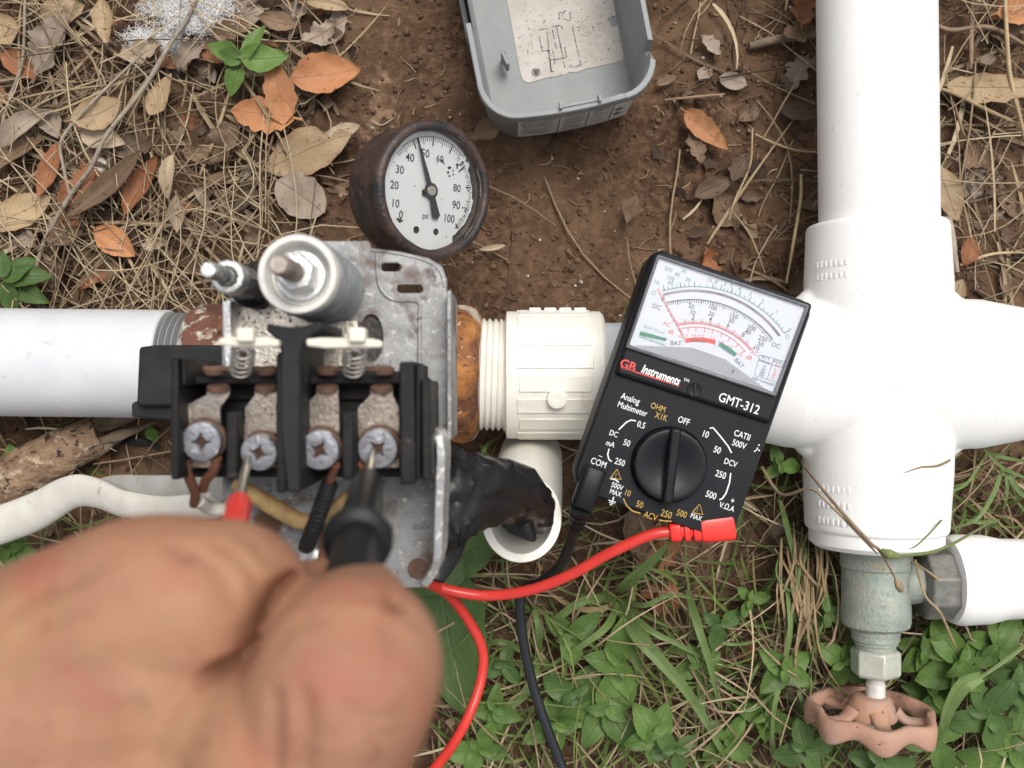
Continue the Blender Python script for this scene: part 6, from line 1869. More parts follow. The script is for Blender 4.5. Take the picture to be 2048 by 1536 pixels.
LV = [
 # u, v, length, width, angle, material, shape, curl, cup, lift mm, label, extras
 (1262, 100 + 318, 62, 44, 70, 'leaf_brown', 'obovate', .5, .5, 3, 'small folded tan leaf alone on the bare soil above the multimeter', dict(notch=.7)),
 (560, 188, 120, 74, 100, 'leaf_orange', 'spiny', .3, .25, 7, 'bright orange spiny leaf directly under the green seedling', dict(wave=.06)),
 (528, 228, 130, 84, 172, 'leaf_orange', 'spiny', .25, .2, 4, 'bright orange spiny leaf lying flat, its tip folded under', dict(wave=.07)),
 (650, 152, 138, 84, 12, 'leaf_orange', 'oval', .7, .45, 4, 'rusty orange oval leaf with curled rim east of the seedling', dict(wave=.07)),
 (618, 300, 190, 92, 20, 'leaf_tan', 'oval', .2, .12, 5, 'largest tan oval leaf with torn tip, above the gauge rim', dict(torn=.85, wave=.05)),
 (682, 262, 82, 30, 18, 'leaf_pale', 'narrow', .3, .2, 7, 'pale torn strip of leaf on the tip of the big tan leaf', {}),
 (603, 392, 112, 88, -35, 'leaf_grey', 'round', .25, .12, 3, 'round grey brown leaf with clear midrib next to the gauge case', {}),
 (212, 44, 96, 42, -82, 'leaf_tan', 'oval', .6, .5, 9, 'orange tan upright oval leaf beside the white fluff', {}),
 (8, 62, 82, 56, -60, 'leaf_tan', 'oval', .4, .3, 6, 'tan leaf cut by the edge near the top corner', {}),
 (104, 88, 140, 80, 68, 'leaf_grey', 'ragged', .5, .4, 5, 'wrinkled grey tan leaf with a small dark hole', dict(wave=.14)),
 (124, 26, 96, 60, 20, 'leaf_tan', 'oval', .5, .3, 5, 'orange brown leaf at the top edge above the wrinkled grey leaf', dict(wave=.1)),
 (196, 226, 106, 62, 22, 'leaf_tan', 'oval', .4, .25, 8, 'tan oval leaf crossed by the pale forked twig', {}),
 (206, 276, 92, 50, -14, 'leaf_pale', 'ovate', .3, .2, 5, 'pale tan leaf tucked beneath the twig-crossed oval leaf', {}),
 (324, 190, 92, 46, 62, 'leaf_tan', 'ovate', .5, .3, 6, 'pointed tan leaf with dark specks beside the twig fork', {}),
 (380, 108, 84, 48, 48, 'leaf_grey', 'ragged', 1.2, .8, 6, 'curled grey leaf with ragged rim west of the seedling', dict(wave=.12)),
 (285, 104, 90, 56, 10, 'leaf_pale', 'ragged', .5, .3, 6, 'pale bleached leaf under the white fluff', dict(wave=.1)),
 (430, 112, 66, 34, -14, 'leaf_rust', 'oval', .5, .3, 4, 'dull reddish leaf half hidden by the seedling', {}),
 (42, 424, 132, 66, 28, 'leaf_tan', 'oval', .3, .25, 6, 'large tan leaf near the picture edge under loose straw', {}),
 (100, 340, 116, 40, 72, 'leaf_rust', 'narrow', .4, .5, 5, 'long reddish brown leaf standing next to the white snail shell', {}),
 (152, 380, 96, 60, 40, 'leaf_rust', 'ragged', .5, .3, 4, 'dark red brown leaf below the snail shell', {}),
 (215, 376, 196, 46, 42, 'leaf_brown', 'narrow', .3, .8, 8, 'long rolled brown leaf running diagonally through the straw', {}),
 (282, 372, 134, 46, 62, 'leaf_rust', 'narrow', .4, .6, 5, 'reddish leaf alongside the long rolled brown leaf', {}),
 (338, 352, 92, 30, 84, 'leaf_pale', 'narrow', .6, 1.0, 9, 'thin curled tan leaf standing on edge in the straw', {}),
 (356, 428, 78, 32, -88, 'leaf_pale', 'narrow', .8, 1.0, 8, 'short pale rolled leaf under the thin curled one', {}),
 (232, 482, 96, 56, -34, 'leaf_orange', 'oval', .5, .35, 4, 'orange leaf under straw west of the small bolt', {}),
 (446, 288, 88, 74, 60, 'leaf_brown', 'ragged', .7, .4, 4, 'crumpled brown leaf with holes near the big tan leaf', dict(wave=.16)),
 (392, 305, 56, 48, 0, 'leaf_brown', 'ragged', .6, .4, 4, 'small brown crumpled leaf touching the holed crumpled one', dict(wave=.16)),
 (104, 248, 64, 46, -60, 'leaf_grey', 'ovate', .5, .4, 6, 'small grey brown leaf west of the twig-crossed leaf', {}),
 (104, 546, 82, 62, 20, 'leaf_dark', 'ragged', .6, .5, 5, 'dark crumpled leaf above the weathered grey pipe', dict(wave=.18)),
 (130, 470, 74, 40, 15, 'leaf_brown', 'oval', .5, .4, 5, 'brown leaf under the straw above the dark crumpled leaf', {}),
 (40, 260, 150, 44, 34, 'leaf_grey', 'narrow', .5, .8, 6, 'long grey rolled leaf near the picture edge', {}),
 (30, 310, 140, 36, 30, 'leaf_brown', 'narrow', .4, .8, 4, 'long dark rolled leaf under the long grey rolled one', {}),
 (970, 262, 74, 44, 28, 'leaf_brown', 'obovate', .5, .4, 3, 'yellow brown leaf between the gauge and the grey cover', {}),
 (1414, 262, 116, 46, -42, 'leaf_orange', 'ovate', .5, .3, 5, 'orange red speckled leaf east of the grey cover', {}),
 (1392, 292, 70, 40, -70, 'leaf_brown', 'ragged', .6, .4, 3, 'brown leaf partly under the orange red speckled leaf', {}),
 (1982, 176, 172, 68, -4, 'leaf_tan', 'spiny', .25, .15, 5, 'tan leaf with black dots beside the upright white pipe', {}),
 (1893, 388, 116, 56, -72, 'leaf_tan', 'oval', .3, .2, 4, 'tan leaf half hidden under the upright white pipe', {}),
 (2034, 22, 90, 60, 10, 'leaf_orange', 'oval', .4, .3, 4, 'orange leaf cut by the top corner beyond the white pipe', {}),
 (1910, 585, 60, 36, 60, 'leaf_tan', 'oval', .5, .4, 4, 'small tan leaf at the shoulder of the white cross fitting', {}),
 (1938, 500, 62, 40, 70, 'leaf_rust', 'oval', .5, .4, 3, 'reddish brown small leaf above the cross fitting arm', {}),
 (1596, 566, 60, 42, 50, 'leaf_brown', 'oval', .5, .4, 3, 'brown leaf wedged behind the multimeter corner', {}),
 (1600, 62, 74, 52, 10, 'leaf_brown', 'ragged', .6, .5, 4, 'broken tan brown leaf beside the upright pipe near the top', dict(wave=.15)),
 (1605, 20, 64, 60, 80, 'leaf_rust', 'ragged', .4, .3, 4, 'rust coloured leaf at the top edge by the white pipe', {}),
 (1600, 228, 84, 36, -10, 'leaf_dark', 'oval', .6, .6, 3, 'dark curled leaf on soil beside the white pipe', {}),
 (1425, 375, 84, 40, 24, 'leaf_dark', 'oval', .5, .4, 3, 'flat dark leaf pressed into soil above the multimeter', {}),
 (1478, 335, 70, 44, 60, 'leaf_dark', 'ragged', .5, .4, 3, 'dark broken leaf between straws above the multimeter', {}),
 (655, 6, 88, 36, -8, 'leaf_tan', 'oval', .3, .2, 4, 'tan leaf cut by the top edge above the orange leaves', {}),
 (985, 496, 56, 12, 10, 'leaf_pale', 'narrow', .3, .6, 2, 'thin pale sliver of leaf beside the gauge bezel', {}),
 (1279, 1066, 110, 62, -84, 'leaf_brown', 'oval', .4, .3, 4, 'brown leaf under the lower end of the multimeter', {}),
 (1322, 1112, 92, 70, 30, 'leaf_rust', 'ragged', .5, .3, 4, 'reddish brown leaf beneath the red plug', dict(wave=.12)),
 (640, 70, 84, 52, 30, 'leaf_grey', 'ragged', .6, .4, 3, 'grey crumpled leaf above the rusty orange oval leaf', dict(wave=.15)),
 (560, 45, 86, 40, -12, 'leaf_brown', 'oval', .5, .5, 4, 'brown leaf near the top between twigs', {}),
 (460, 60, 76, 50, 20, 'leaf_brown', 'ragged', .6, .4, 4, 'brown ragged leaf by the white fluff', {}),
 (45, 130, 90, 50, -30, 'leaf_rust', 'oval', .5, .4, 4, 'reddish leaf below the wrinkled grey leaf', {}),
 (270, 290, 80, 60, 20, 'leaf_dark', 'ragged', .6, .3, 3, 'dark purple brown leaf below the twig', {}),
 (510, 470, 60, 40, 60, 'leaf_dark', 'ragged', .5, .4, 3, 'dark leaf fragment behind the spring bolts', {}),
 (310, 490, 50, 34, 20, 'leaf_pale', 'ragged', .9, .6, 5, 'small pale shredded leaf above the small bolt', dict(wave=.2)),
 (55, 480, 48, 40, 0, 'leaf_grey', 'ragged', .7, .5, 5, 'pale grey leaf shred above the edge seedling', dict(wave=.2)),
]
for (u, v, L, W, a, m, sh, cu, cp_, lift, lab, kw) in LV:
    q = random.Random(int(u * 3 + v))
    o = put_leaf('dry_leaf', K[m], u, v, L, W, a, lift / 1000 + .0052, q.uniform(-.12, .12), q.uniform(-.15, .15), shape=sh, curl=cu * q.choice([1, 1, -1]), cup=cp_, **kw)
    tag(o, lab, 'leaf', 'fallen dry leaves')

# smaller broken leaves of the litter
LM = [((90, 60), 'the wrinkled grey leaf'), ((330, 40), 'the white fluff'), ((470, 110), 'the green seedling'), ((600, 190), 'the orange leaves'), ((215, 320), 'the snail shell'),
      ((30, 420), 'the large tan edge leaf'), ((320, 440), 'the tangled straw'), ((100, 560), 'the edge seedling'), ((450, 420), 'the small bolt'), ((700, 100), 'the dusty bare patch'),
      ((1380, 130), 'the grey cover'), ((1560, 160), 'the upright white pipe'), ((1480, 460), 'the multimeter top'), ((1960, 90), 'the dotted tan leaf'), ((1960, 420), 'the pale crust'),
      ((1560, 960), 'the multimeter side'), ((1250, 1180), 'the red cable'), ((1620, 1400), 'the handwheel'), ((1950, 1000), 'the cross fitting'), ((120, 900), 'the rotten branch')]
COLS = [('leaf_brown', 'brown'), ('leaf_dark', 'dark'), ('leaf_grey', 'grey brown'), ('leaf_rust', 'reddish'), ('leaf_tan', 'tan')]
SHP = [('ragged', 'ragged'), ('oval', 'oval'), ('narrow', 'narrow'), ('round', 'round')]
used = {o.get('label') for o in C.objects}
q = random.Random(77)
made = 0
while made < 112:
    (lu, lv), lname = LM[made % len(LM)] if made < 60 else q.choice(LM[:10] + LM[10:15])
    u, v = lu + q.gauss(0, 62), lv + q.gauss(0, 55)
    if u < 10 or u > 2040 or v < 5 or v > 1500: continue
    if 760 < u < 1330 and v < 640: continue
    if 1625 < u < 1880: continue
    if u > 1300 and v < 640 and q.random() < .6: continue
    cm, cn = q.choice(COLS[:4] if q.random() < .85 else COLS); sm, sn = q.choice(SHP)
    sizes = [('small', 30, 46), ('mid-sized', 50, 68), ('large', 72, 96)]
    sz, l0, l1 = q.choice(sizes)
    lab = f'{sz} {sn} {cn} leaf in the litter near {lname}'
    if lab in used:
        made += 0
        continue
    used.add(lab)
    L = q.uniform(l0, l1)
    o = put_leaf('dry_leaf', K[cm], u, v, L, L * (.32 if sm == 'narrow' else q.uniform(.5, .8)), q.uniform(0, 360), q.uniform(.0012, .0055), q.uniform(-.3, .3), q.uniform(-.3, .3), shape=sm, curl=q.uniform(-.9, .9), cup=q.uniform(.1, .6), wave=q.uniform(.04, .16), nu=10, nv=6)
    tag(o, lab, 'leaf', 'fallen dry leaves')
    made += 1

# ------------------------------------------------------------------ twigs, stems, shell, fluff, branch
def twig(name, paths, m, label, cat='twig', group=None, n=9):
    """paths [(points (u, v, z), radii)]; the first is the stem, others are side shoots (parts)."""
    (pts, r) = paths[0]
    def wp(pts): return spline([P(u, v, gz(P(u, v).x, P(u, v).y) + z) for u, v, z in pts], 6)
    p0 = wp(pts)
    b = MB(); b.tube(p0, r, n)
    jit = random.Random(len(p0))
    for i, p in enumerate(b.v): b.v[i] = p + Vector((jit.uniform(-1, 1), jit.uniform(-1, 1), jit.uniform(-1, 1))) * 0.00008
    o = b.build(name, m, None, smooth=80)
    tag(o, label, cat, group)
    for pts2, r2 in paths[1:]:
        b = MB(); b.tube(wp(pts2), r2, n); b.build('side_shoot', m, o, smooth=80)
    return o
twig('forked_twig', [([(412, -40, .010), (375, 35, .011), (338, 92, .014), (290, 172, .015), (215, 268, .016), (180, 338, .014), (140, 392, .013), (90, 480, .012), (66, 560, .011), (50, 625, .010)], [.0006, .0009, .0011, .0011, .0010, .0010, .0011, .0010, .0009, .0008]),
     ([(292, 100, .016), (240, 150, .017), (178, 212, .016), (124, 278, .014), (126, 330, .013), (140, 390, .013)], [.0005, .0006, .0007, .0008, .0007, .0007]),
     ([(216, 268, .016), (170, 300, .012), (120, 340, .010)], [.0006, .0004, .0003])], K['twig'], 'long pale forked twig crossing the leaf litter diagonally', n=10)
TW = [([(50, -10, .012), (45, 120, .012), (18, 200, .011), (-10, 300, .01)], .0008, 'twig', 'pale upright twig near the picture edge among grey leaves'),
      ([(595, -10, .009), (585, 40, .008), (578, 80, .007)], .0009, 'twig', 'short grey twig stub at the top above the orange leaf'),
      ([(210, 180, .01), (120, 220, .012), (60, 230, .010), (20, 290, .008)], .0006, 'stem_tan', 'thin bent stem over the long grey rolled leaf'),
      ([(215, 170, .012), (150, 178, .013), (80, 188, .012), (10, 206, .010)], .00055, 'stem_tan', 'straight pale stem pointing to the twig fork'),
      ([(100, 20, .014), (180, 110, .014), (205, 180, .013), (210, 190, .011)], .0005, 'stem_brown', 'thin brown stem dropping from the orange tan leaf'),
      ([(1498, 92, .004), (1560, 78, .005), (1632, 72, .005)], .0021, 'wood', 'thick brown stick end pointing at the white pipe'),
      ([(1602, 350, .008), (1601, 400, .010), (1588, 480, .012), (1573, 566, .012)], .0008, 'stem_tan', 'pale bent straw standing behind the multimeter corner'),
      ([(1510, 268, .006), (1545, 285, .007), (1590, 300, .006), (1640, 305, .006)], .0006, 'stem_tan', 'pale straw reaching the upright pipe at mid height'),
      ([(1505, 258, .006), (1500, 330, .008), (1470, 400, .008), (1458, 440, .006)], .0005, 'stem_tan', 'thin straw forking above the multimeter window'),
      ([(1462, 420, .006), (1500, 470, .007), (1530, 545, .006)], .0005, 'stem_brown', 'thin dark stem leaning on the multimeter top edge'),
      ([(1330, 200, .003), (1380, 195, .004), (1450, 188, .004)], .0007, 'stem_brown', 'brown stick below the speckled orange leaf'),
      ([(1866, 172, .009), (1920, 192, .011), (1985, 225, .010), (2060, 258, .009)], .0010, 'stem_tan', 'stout pale stem across the dotted tan leaf'),
      ([(2010, -10, .012), (2013, 60, .013), (2020, 150, .012), (2040, 235, .012), (2055, 300, .01)], .0010, 'stem_tan', 'pale upright stem crossing the dotted tan leaf'),
      ([(1945, -10, .008), (1942, 70, .008), (1942, 138, .007)], .0012, 'stem_brown', 'short dark stem end near the top beyond the pipe'),
      ([(1890, 412, .006), (1900, 460, .008), (1914, 545, .006)], .0020, 'twig', 'short thick grey twig leaning on the cross fitting'),
      ([(1920, 530, .006), (1985, 508, .008), (2060, 505, .006)], .0007, 'stem_tan', 'pale stem pointing away from the cross fitting shoulder'),
      ([(1872, 140, .006), (1905, 200, .007), (1925, 260, .008), (1945, 300, .006)], .0006, 'stem_brown', 'thin brown stem dropping past the dotted tan leaf'),
      ([(1855, 40, .006), (1900, 60, .008), (1980, 55, .009), (2060, 95, .006)], .0011, 'stem_brown', 'brown branchlet behind the upright pipe near the top'),
      ([(700, 480, .004), (560, 575, .006), (430, 640, .005)], .0006, 'stem_tan', 'pale stem running under the switch plate')]
for pts, r, m, lab in TW:
    twig('dry_twig', [(pts, [r * .8, r, r, r * .6])], K[m], lab, 'stem', 'loose stems and sticks')

# stems that arch over the white cross
def arch(name, pts, r, m, label, parts=(), cat='stem'):
    rt = root(name, tuple(P(*pts[0][:2], 0)), label, cat)
    b = MB(); b.tube(spline([P(u, v, z) for u, v, z in pts], 8), r, 8); b.build('stem', m, rt, smooth=80)
    for nm, pts2, r2, m2 in parts:
        b = MB(); b.tube(spline([P(u, v, z) for u, v, z in pts2], 8), r2, 8); b.build(nm, m2, rt, smooth=80)
    return rt
arch('seed_stalk', [(1588, 905, .02), (1618, 945, .05), (1680, 1020, .078), (1740, 1085, .082), (1762, 1105, .08), (1800, 1175, .075)], [.0003, .0005, .00065, .00065, .0006, .0003], K['stem_brown'], 'brown arching grass stem with buds in front of the white cross fitting',
     [('side_shoot', [(1524, 935, .03), (1548, 975, .045), (1570, 990, .055), (1620, 978, .07), (1660, 1010, .078), (1755, 1108, .08)], [.0008, .0008, .0006, .0005, .0005, .0004], K['stem_tan']),
      ('bud', [(1762, 1100, .082), (1778, 1108, .083), (1796, 1112, .082)], [.0008, .0020, .0012], K['stem_green']),
      ('bud', [(1790, 1160, .077), (1798, 1172, .077), (1802, 1182, .076)], [.0006, .0017, .0010], K['stem_tan']),
      ('side_shoot', [(1796, 1112, .08), (1860, 1105, .075), (1910, 1085, .07), (1980, 1045, .05)], [.0006, .0007, .0006, .0004], K['stem_green'])])
arch('curved_stalk', [(1820, 1120, .05), (1865, 1150, .055), (1905, 1190, .05), (1935, 1260, .04), (1945, 1280, .035), (1975, 1283, .03)], [.0003, .0005, .0006, .0005, .0005, .0002], K['stem_tan'], 'thin dry stem bent over the union nut of the valve')
arch('curved_stalk', [(1830, 1120, .05), (1850, 1190, .06), (1880, 1225, .06), (1905, 1280, .05), (1914, 1296, .045)], [.0006, .0005, .0006, .0005, .0002], K['stem_tan'], 'pale dry stem lying on the union nut towards the weeds')

# snail shell, fluff
b = MB()
p = P(198, 335, .006)
prof = []
sp = []
for i in range(60):
    t = i / 59; a = t * 4.2 * PI; r = .0030 * (1 - t) ** .9 + .0002
    sp.append(p + Vector((r * math.cos(a), r * math.sin(a), .0028 * t)))
b.tube(sp, [.0030, .0026, .0020, .0014, .0008, .0005, .0003], 14)
tag(b.build('snail_shell', K['shell'], smooth=80), 'tiny white snail shell between reddish leaves', 'shell')
q = random.Random(8)
pa, ra = [], []
for i in range(14000):
    cu_, cv_, su_, sv_ = q.choice([(380, 12, 30, 14), (408, 40, 26, 12), (350, 30, 22, 10), (430, 20, 18, 10), (310, 92, 20, 8), (345, 100, 16, 7), (390, 60, 24, 8)])
    u, v = q.gauss(cu_, su_), q.gauss(cv_, sv_)
    w0 = P(u, v, 0); zb_ = gz(w0.x, w0.y) + q.uniform(.004, .0085)
    a = q.uniform(0, 6.28); L = q.uniform(.001, .0035); c = q.uniform(-2.0, 2.0); path = []; x, y = w0.x, w0.y
    for k in range(5):
        path.append((x, y, zb_ + q.uniform(-.0005, .0005))); x += math.cos(a) * L / 4; y += math.sin(a) * L / 4; a += c / 4
    pa.append(path); ra.append([q.uniform(.00008, .0002)] * 5)
o = tubes_np(np.array(pa), np.array(ra), np.zeros(len(pa)), 3, 'white_fluff', K['fluff'])
tag(o, 'clump of white fibrous fluff on the leaf litter by the top edge', None, None, 'stuff')

# rotten branch under the cable
br = root('rotten_branch', tuple(P(120, 900, 0)), 'broken rotten branch with flaking bark beside the white cable', 'branch')
b = MB()
pth = spline([P(-60, 1010, .014), P(40, 950, .016), P(120, 905, .016), P(200, 868, .014)], 10)
b.tube(pth, [.0115, .0112, .0105, .0085], 36)
for i, p in enumerate(b.v):
    w = vnoise(np.array([p.x * 260.0 + p.z * 190]), np.array([p.y * 260.0]))[0] * .0022 + vnoise(np.array([p.x * 700.0]), np.array([p.y * 700.0 + p.z * 500]))[0] * .001
    b.v[i] = p + Vector((w, w * .6, w))
b.build('bark', K['bark'], br, smooth=60)
for k in range(9):
    o0 = random.Random(k)
    du = o0.uniform(-34, 34)
    a0 = (170 + o0.uniform(-20, 10) + du * .3, 882 + du * .9); a1 = (290 + o0.uniform(-60, 40) + du * .3, 838 + du * .75)
    b = MB(); b.tube(spline([P(*a0, .012 + o0.uniform(0, .006)), P((a0[0] + a1[0]) / 2, (a0[1] + a1[1]) / 2 + o0.uniform(-6, 6), .012 + o0.uniform(0, .008)), P(*a1, .007)], 8), [o0.uniform(.0015, .0028), .0022, .0004], 7, flat=.5)
    b.build('splinter', K['wood'], br, smooth=60)
b = MB(); b.tube(spline([P(238, 885, .006), P(275, 880, .009), P(320, 895, .006)], 6), [.001, .0022, .001], 8); tag(b.build('charred_stick', K['black_dull'], smooth=60), 'small blackened stick lying below the rotten branch end', 'stick')

# ------------------------------------------------------------------ live plants
def plant(name, u, v, leaves, mat_, label, cat='weed', group=None, h=.014, stem=True, shape='ovate'):
    """leaves [(angle, length px, width px, reach px, lift)] around a short stem."""
    p = P(u, v, 0); g = gz(p.x, p.y)
    rt = root(name, (p.x, p.y, g), label, cat, group)
    if stem:
        b = MB(); b.tube(spline([(p.x, p.y, g - .002), (p.x + .0006, p.y + .0005, g + h * .5), (p.x, p.y, g + h)], 4), [.0009, .0008, .0006], 7); b.build('stem', K['stem_green'], rt, smooth=80)
    for (a, L, W, rch, lift) in leaves:
        c, s = math.cos(math.radians(a)), math.sin(math.radians(a))
        q = random.Random(int(u + a * 3 + L))
        put_leaf('leaf', mat_, u + rch * c, v - rch * s, L, W, a, z=g + h + lift, pitch=q.uniform(-.35, .12), roll=q.uniform(-.25, .25), parent=rt, shape=shape, curl=-q.uniform(.1, .7), cup=q.uniform(.15, .4), wave=.05, nu=12, nv=6)
    return rt
plant('green_seedling', 485, 122, [(62, 82, 34, 46, .004), (8, 94, 56, 46, .003), (152, 76, 40, 46, .002), (160, 56, 36, 28, .004), (248, 62, 38, 44, .001), (100, 26, 14, 14, .005)], K['green'], 'bright green seedling with five leaves above the orange leaves', 'seedling', h=.018)
plant('green_seedling', 12, 560, [(40, 74, 42, 34, .002), (8, 84, 44, 50, .0), (-30, 88, 44, 52, -.002), (-80, 70, 48, 40, -.003), (100, 60, 30, 34, .003)], K['green_deep'], 'dark green seedling at the edge above the weathered grey pipe', 'seedling', h=.018)
plant('green_seedling', 302, 858, [(-80, 40, 28, 16, 0)], K['green'], 'single round green leaf on bare soil below the grey pipe', 'seedling', h=.006)
# large leaf by the hand
bp_ = root('broad_leaved_plant', tuple(P(870, 1200, 0)), 'large dark green leaves between the hand and the red cable', 'plant')
put_leaf('leaf', K['green_deep'], 898, 1282, 290, 165, -78, z=.022, parent=bp_, shape='ovate', curl=-.5, cup=.12, wave=.03, nu=24, nv=12)
put_leaf('leaf', K['green_deep'], 948, 1098, 150, 90, 32, z=.02, parent=bp_, shape='ovate', curl=-.4, cup=.2, wave=.04, nu=18, nv=8)
put_leaf('leaf', K['green_deep'], 872, 1150, 130, 80, -150, z=.026, parent=bp_, shape='ovate', curl=-.4, cup=.2, wave=.04, nu=18, nv=8)
b = MB(); b.tube([P(905, 1120, -.002), P(895, 1140, .012), P(890, 1160, .02)], .0012, 8); b.build('stem', K['stem_green'], bp_)
WD = [ # u, v, leaves, size px, material, label
 (1140, 1270, 3, 62, 'green', 'weed with upright pointed leaf below the bend of the red cable'),
 (1235, 1325, 3, 70, 'green', 'weed with a pointed leaf under the broad grass tuft'),
 (1215, 1420, 5, 84, 'green', 'largest ovate-leaved weed below the broad grass tuft'),
 (1150, 1390, 4, 58, 'green_deep', 'deep green weed touching the black cable'),
 (1110, 1450, 4, 60, 'green', 'ovate weed beside the black cable near the bottom edge'),
 (1310, 1470, 5, 66, 'green', 'ovate weed at the bottom between two broad grass blades'),
 (1350, 1500, 4, 50, 'green_deep', 'deep green weed cut by the bottom edge under the multimeter'),
 (1400, 1330, 4, 44, 'green', 'small weed among broad grass blades under the red plug'),
 (1440, 1250, 3, 42, 'green_deep', 'small deep green weed south of the red plug'),
 (1500, 1200, 3, 38, 'green', 'tiny weed in straw between the meter and the valve'),
 (1570, 1340, 4, 52, 'green', 'weed on the near side of the handwheel stem'),
 (1690, 1330, 4, 50, 'green', 'weed showing beside the packing nut'),
 (1655, 1225, 3, 56, 'green', 'weed with pale leaf against the valve body'),
 (1850, 1300, 5, 56, 'green', 'ovate weed next to the packing nut under the white fitting'),
 (1920, 1325, 5, 74, 'green', 'large weed beneath the white side fitting'),
 (1990, 1290, 5, 60, 'green', 'weed under the white side fitting near the picture edge'),
 (2030, 1360, 4, 66, 'green_deep', 'deep green weed at the picture edge below the white fitting'),
 (1870, 1390, 4, 62, 'green', 'weed touching the handwheel rim'),
 (1975, 1430, 5, 78, 'green_deep', 'big deep green weed between the handwheel and the corner'),
 (2020, 1510, 4, 112, 'green', 'largest pale veined weed leaf in the bottom corner'),
 (1870, 1480, 4, 64, 'green', 'weed under the lower rim of the handwheel'),
 (1760, 1525, 4, 56, 'green_deep', 'weed at the bottom edge under the handwheel'),
 (1610, 1500, 4, 56, 'green_deep', 'deep green weed at the bottom below the handwheel rim'),
 (1530, 1430, 4, 56, 'green', 'weed among dry grass west of the handwheel'),
 (1450, 1480, 4, 52, 'green', 'weed beside the longest broad grass blade'),
 (990, 1420, 4, 48, 'green', 'weed between the red cable and the black cable'),
 (1010, 1330, 3, 44, 'green_deep', 'small deep green weed east of the red cable curve'),
 (960, 1500, 4, 56, 'green', 'weed at the bottom beside the red cable'),
 (1560, 930, 3, 36, 'green', 'tiny weed beside the multimeter and the cross fitting'),
 (20, 1100, 4, 60, 'green', 'weed at the picture edge under the white flat cable'),
 (40, 940, 3, 50, 'green', 'weed behind the rotten branch at the picture edge'),
]
for (u, v, n, S, m, lab) in WD:
    q = random.Random(int(u * 5 + v))
    a0 = q.uniform(0, 360); lv = []; S *= 1.26
    for k in range(n):
        a = a0 + k * 360 / n + q.uniform(-25, 25); L = S * q.uniform(.75, 1.1)
        lv.append((a, L, L * q.uniform(.52, .68), L * .46, q.uniform(-.004, .003)))
    for k in range(2): lv.append((a0 + 60 + 180 * k + q.uniform(-20, 20), S * .45, S * .24, S * .2, .004))
    plant('leafy_weed', u, v, lv, K[m], lab, 'weed', 'low leafy weeds in the grass', h=q.uniform(.020, .034), shape='ovate' if ('ovate' in lab or 'pointed' in lab) else q.choice(['ovate', 'oval', 'round', 'narrow']))

# broad grass blades
def blade(mb_parent, pts, wpx, m, name='blade'):
    """Long folded grass blade through (u, v, z)."""
    ps = spline([P(*p) for p in pts], 8); n = len(ps); W = R(wpx, .02)
    vs, fs, uv = [], [], []
    for i, p in enumerate(ps):
        t = (ps[min(i + 1, n - 1)] - ps[max(0, i - 1)]); s = Vector((-t.y, t.x, 0)); s = s.normalized() if s.length > 1e-9 else Vector((1, 0, 0))
        f = i / (n - 1); w = W / 2 * min(1, .55 + 2.2 * f) * math.sqrt(max(0.0, 1.001 - f ** 1.6))
        vs += [p + s * w + Vector((0, 0, w * .35)), p + s * w * .4 + Vector((0, 0, w * .08)), p, p - s * w * .4 + Vector((0, 0, w * .08)), p - s * w + Vector((0, 0, w * .35))]
        uv += [(f, 0), (f, .3), (f, .5), (f, .7), (f, 1)]
    for i in range(n - 1):
        for k in range(4):
            a = i * 5 + k; fs.append((a, a + 5, a + 6, a + 1))
    b = MB(); b.add(vs, fs); b.uv = uv
    return b.build(name, m, mb_parent, smooth=80)
def clump(u, v, label, blades, name='grass_clump', group='clumps of grass'):
    rt = root(name, tuple(P(u, v, gz(P(u, v).x, P(u, v).y))), label, 'grass clump', group)
    for pts, w, m in blades: blade(rt, pts, w, K[m])
clump(1240, 1205, 'broad bladed grass tuft in the middle below the multimeter', [
    ([(1236, 1185, .01), (1262, 1160, .03), (1300, 1125, .04), (1338, 1086, .045)], 26, 'blade'),
    ([(1236, 1205, .01), (1215, 1250, .028), (1165, 1290, .03), (1073, 1348, .012)], 17, 'blade'),
    ([(1238, 1210, .01), (1275, 1270, .03), (1320, 1320, .035), (1386, 1400, .032), (1468, 1545, .02)], 30, 'blade'),
    ([(1242, 1205, .008), (1262, 1290, .02), (1278, 1350, .02), (1285, 1400, .01)], 18, 'blade'),
    ([(1232, 1200, .008), (1170, 1200, .022), (1110, 1240, .02), (1085, 1265, .01)], 20, 'blade'),
    ([(1245, 1200, .01), (1290, 1210, .025), (1340, 1190, .025), (1400, 1200, .01)], 12, 'blade'),
    ([(1244, 1208, .01), (1300, 1260, .03), (1360, 1290, .03), (1430, 1330, .02)], 14, 'blade'),
    ([(1230, 1208, .01), (1190, 1220, .02), (1140, 1210, .015), (1090, 1180, .008)], 14, 'blade_dry')])
clump(1070, 1310, 'broad grass blades between the black and the red cable', [
    ([(1075, 1310, .008), (1060, 1370, .02), (1010, 1420, .02), (930, 1452, .01)], 22, 'blade'),
    ([(1076, 1310, .008), (1078, 1260, .022), (1072, 1230, .022), (1068, 1200, .012)], 16, 'blade'),
    ([(1070, 1315, .008), (1010, 1285, .02), (975, 1290, .016), (960, 1320, .008)], 14, 'blade'),
    ([(1078, 1312, .008), (1110, 1350, .016), (1115, 1400, .012), (1105, 1440, .006)], 16, 'blade')])
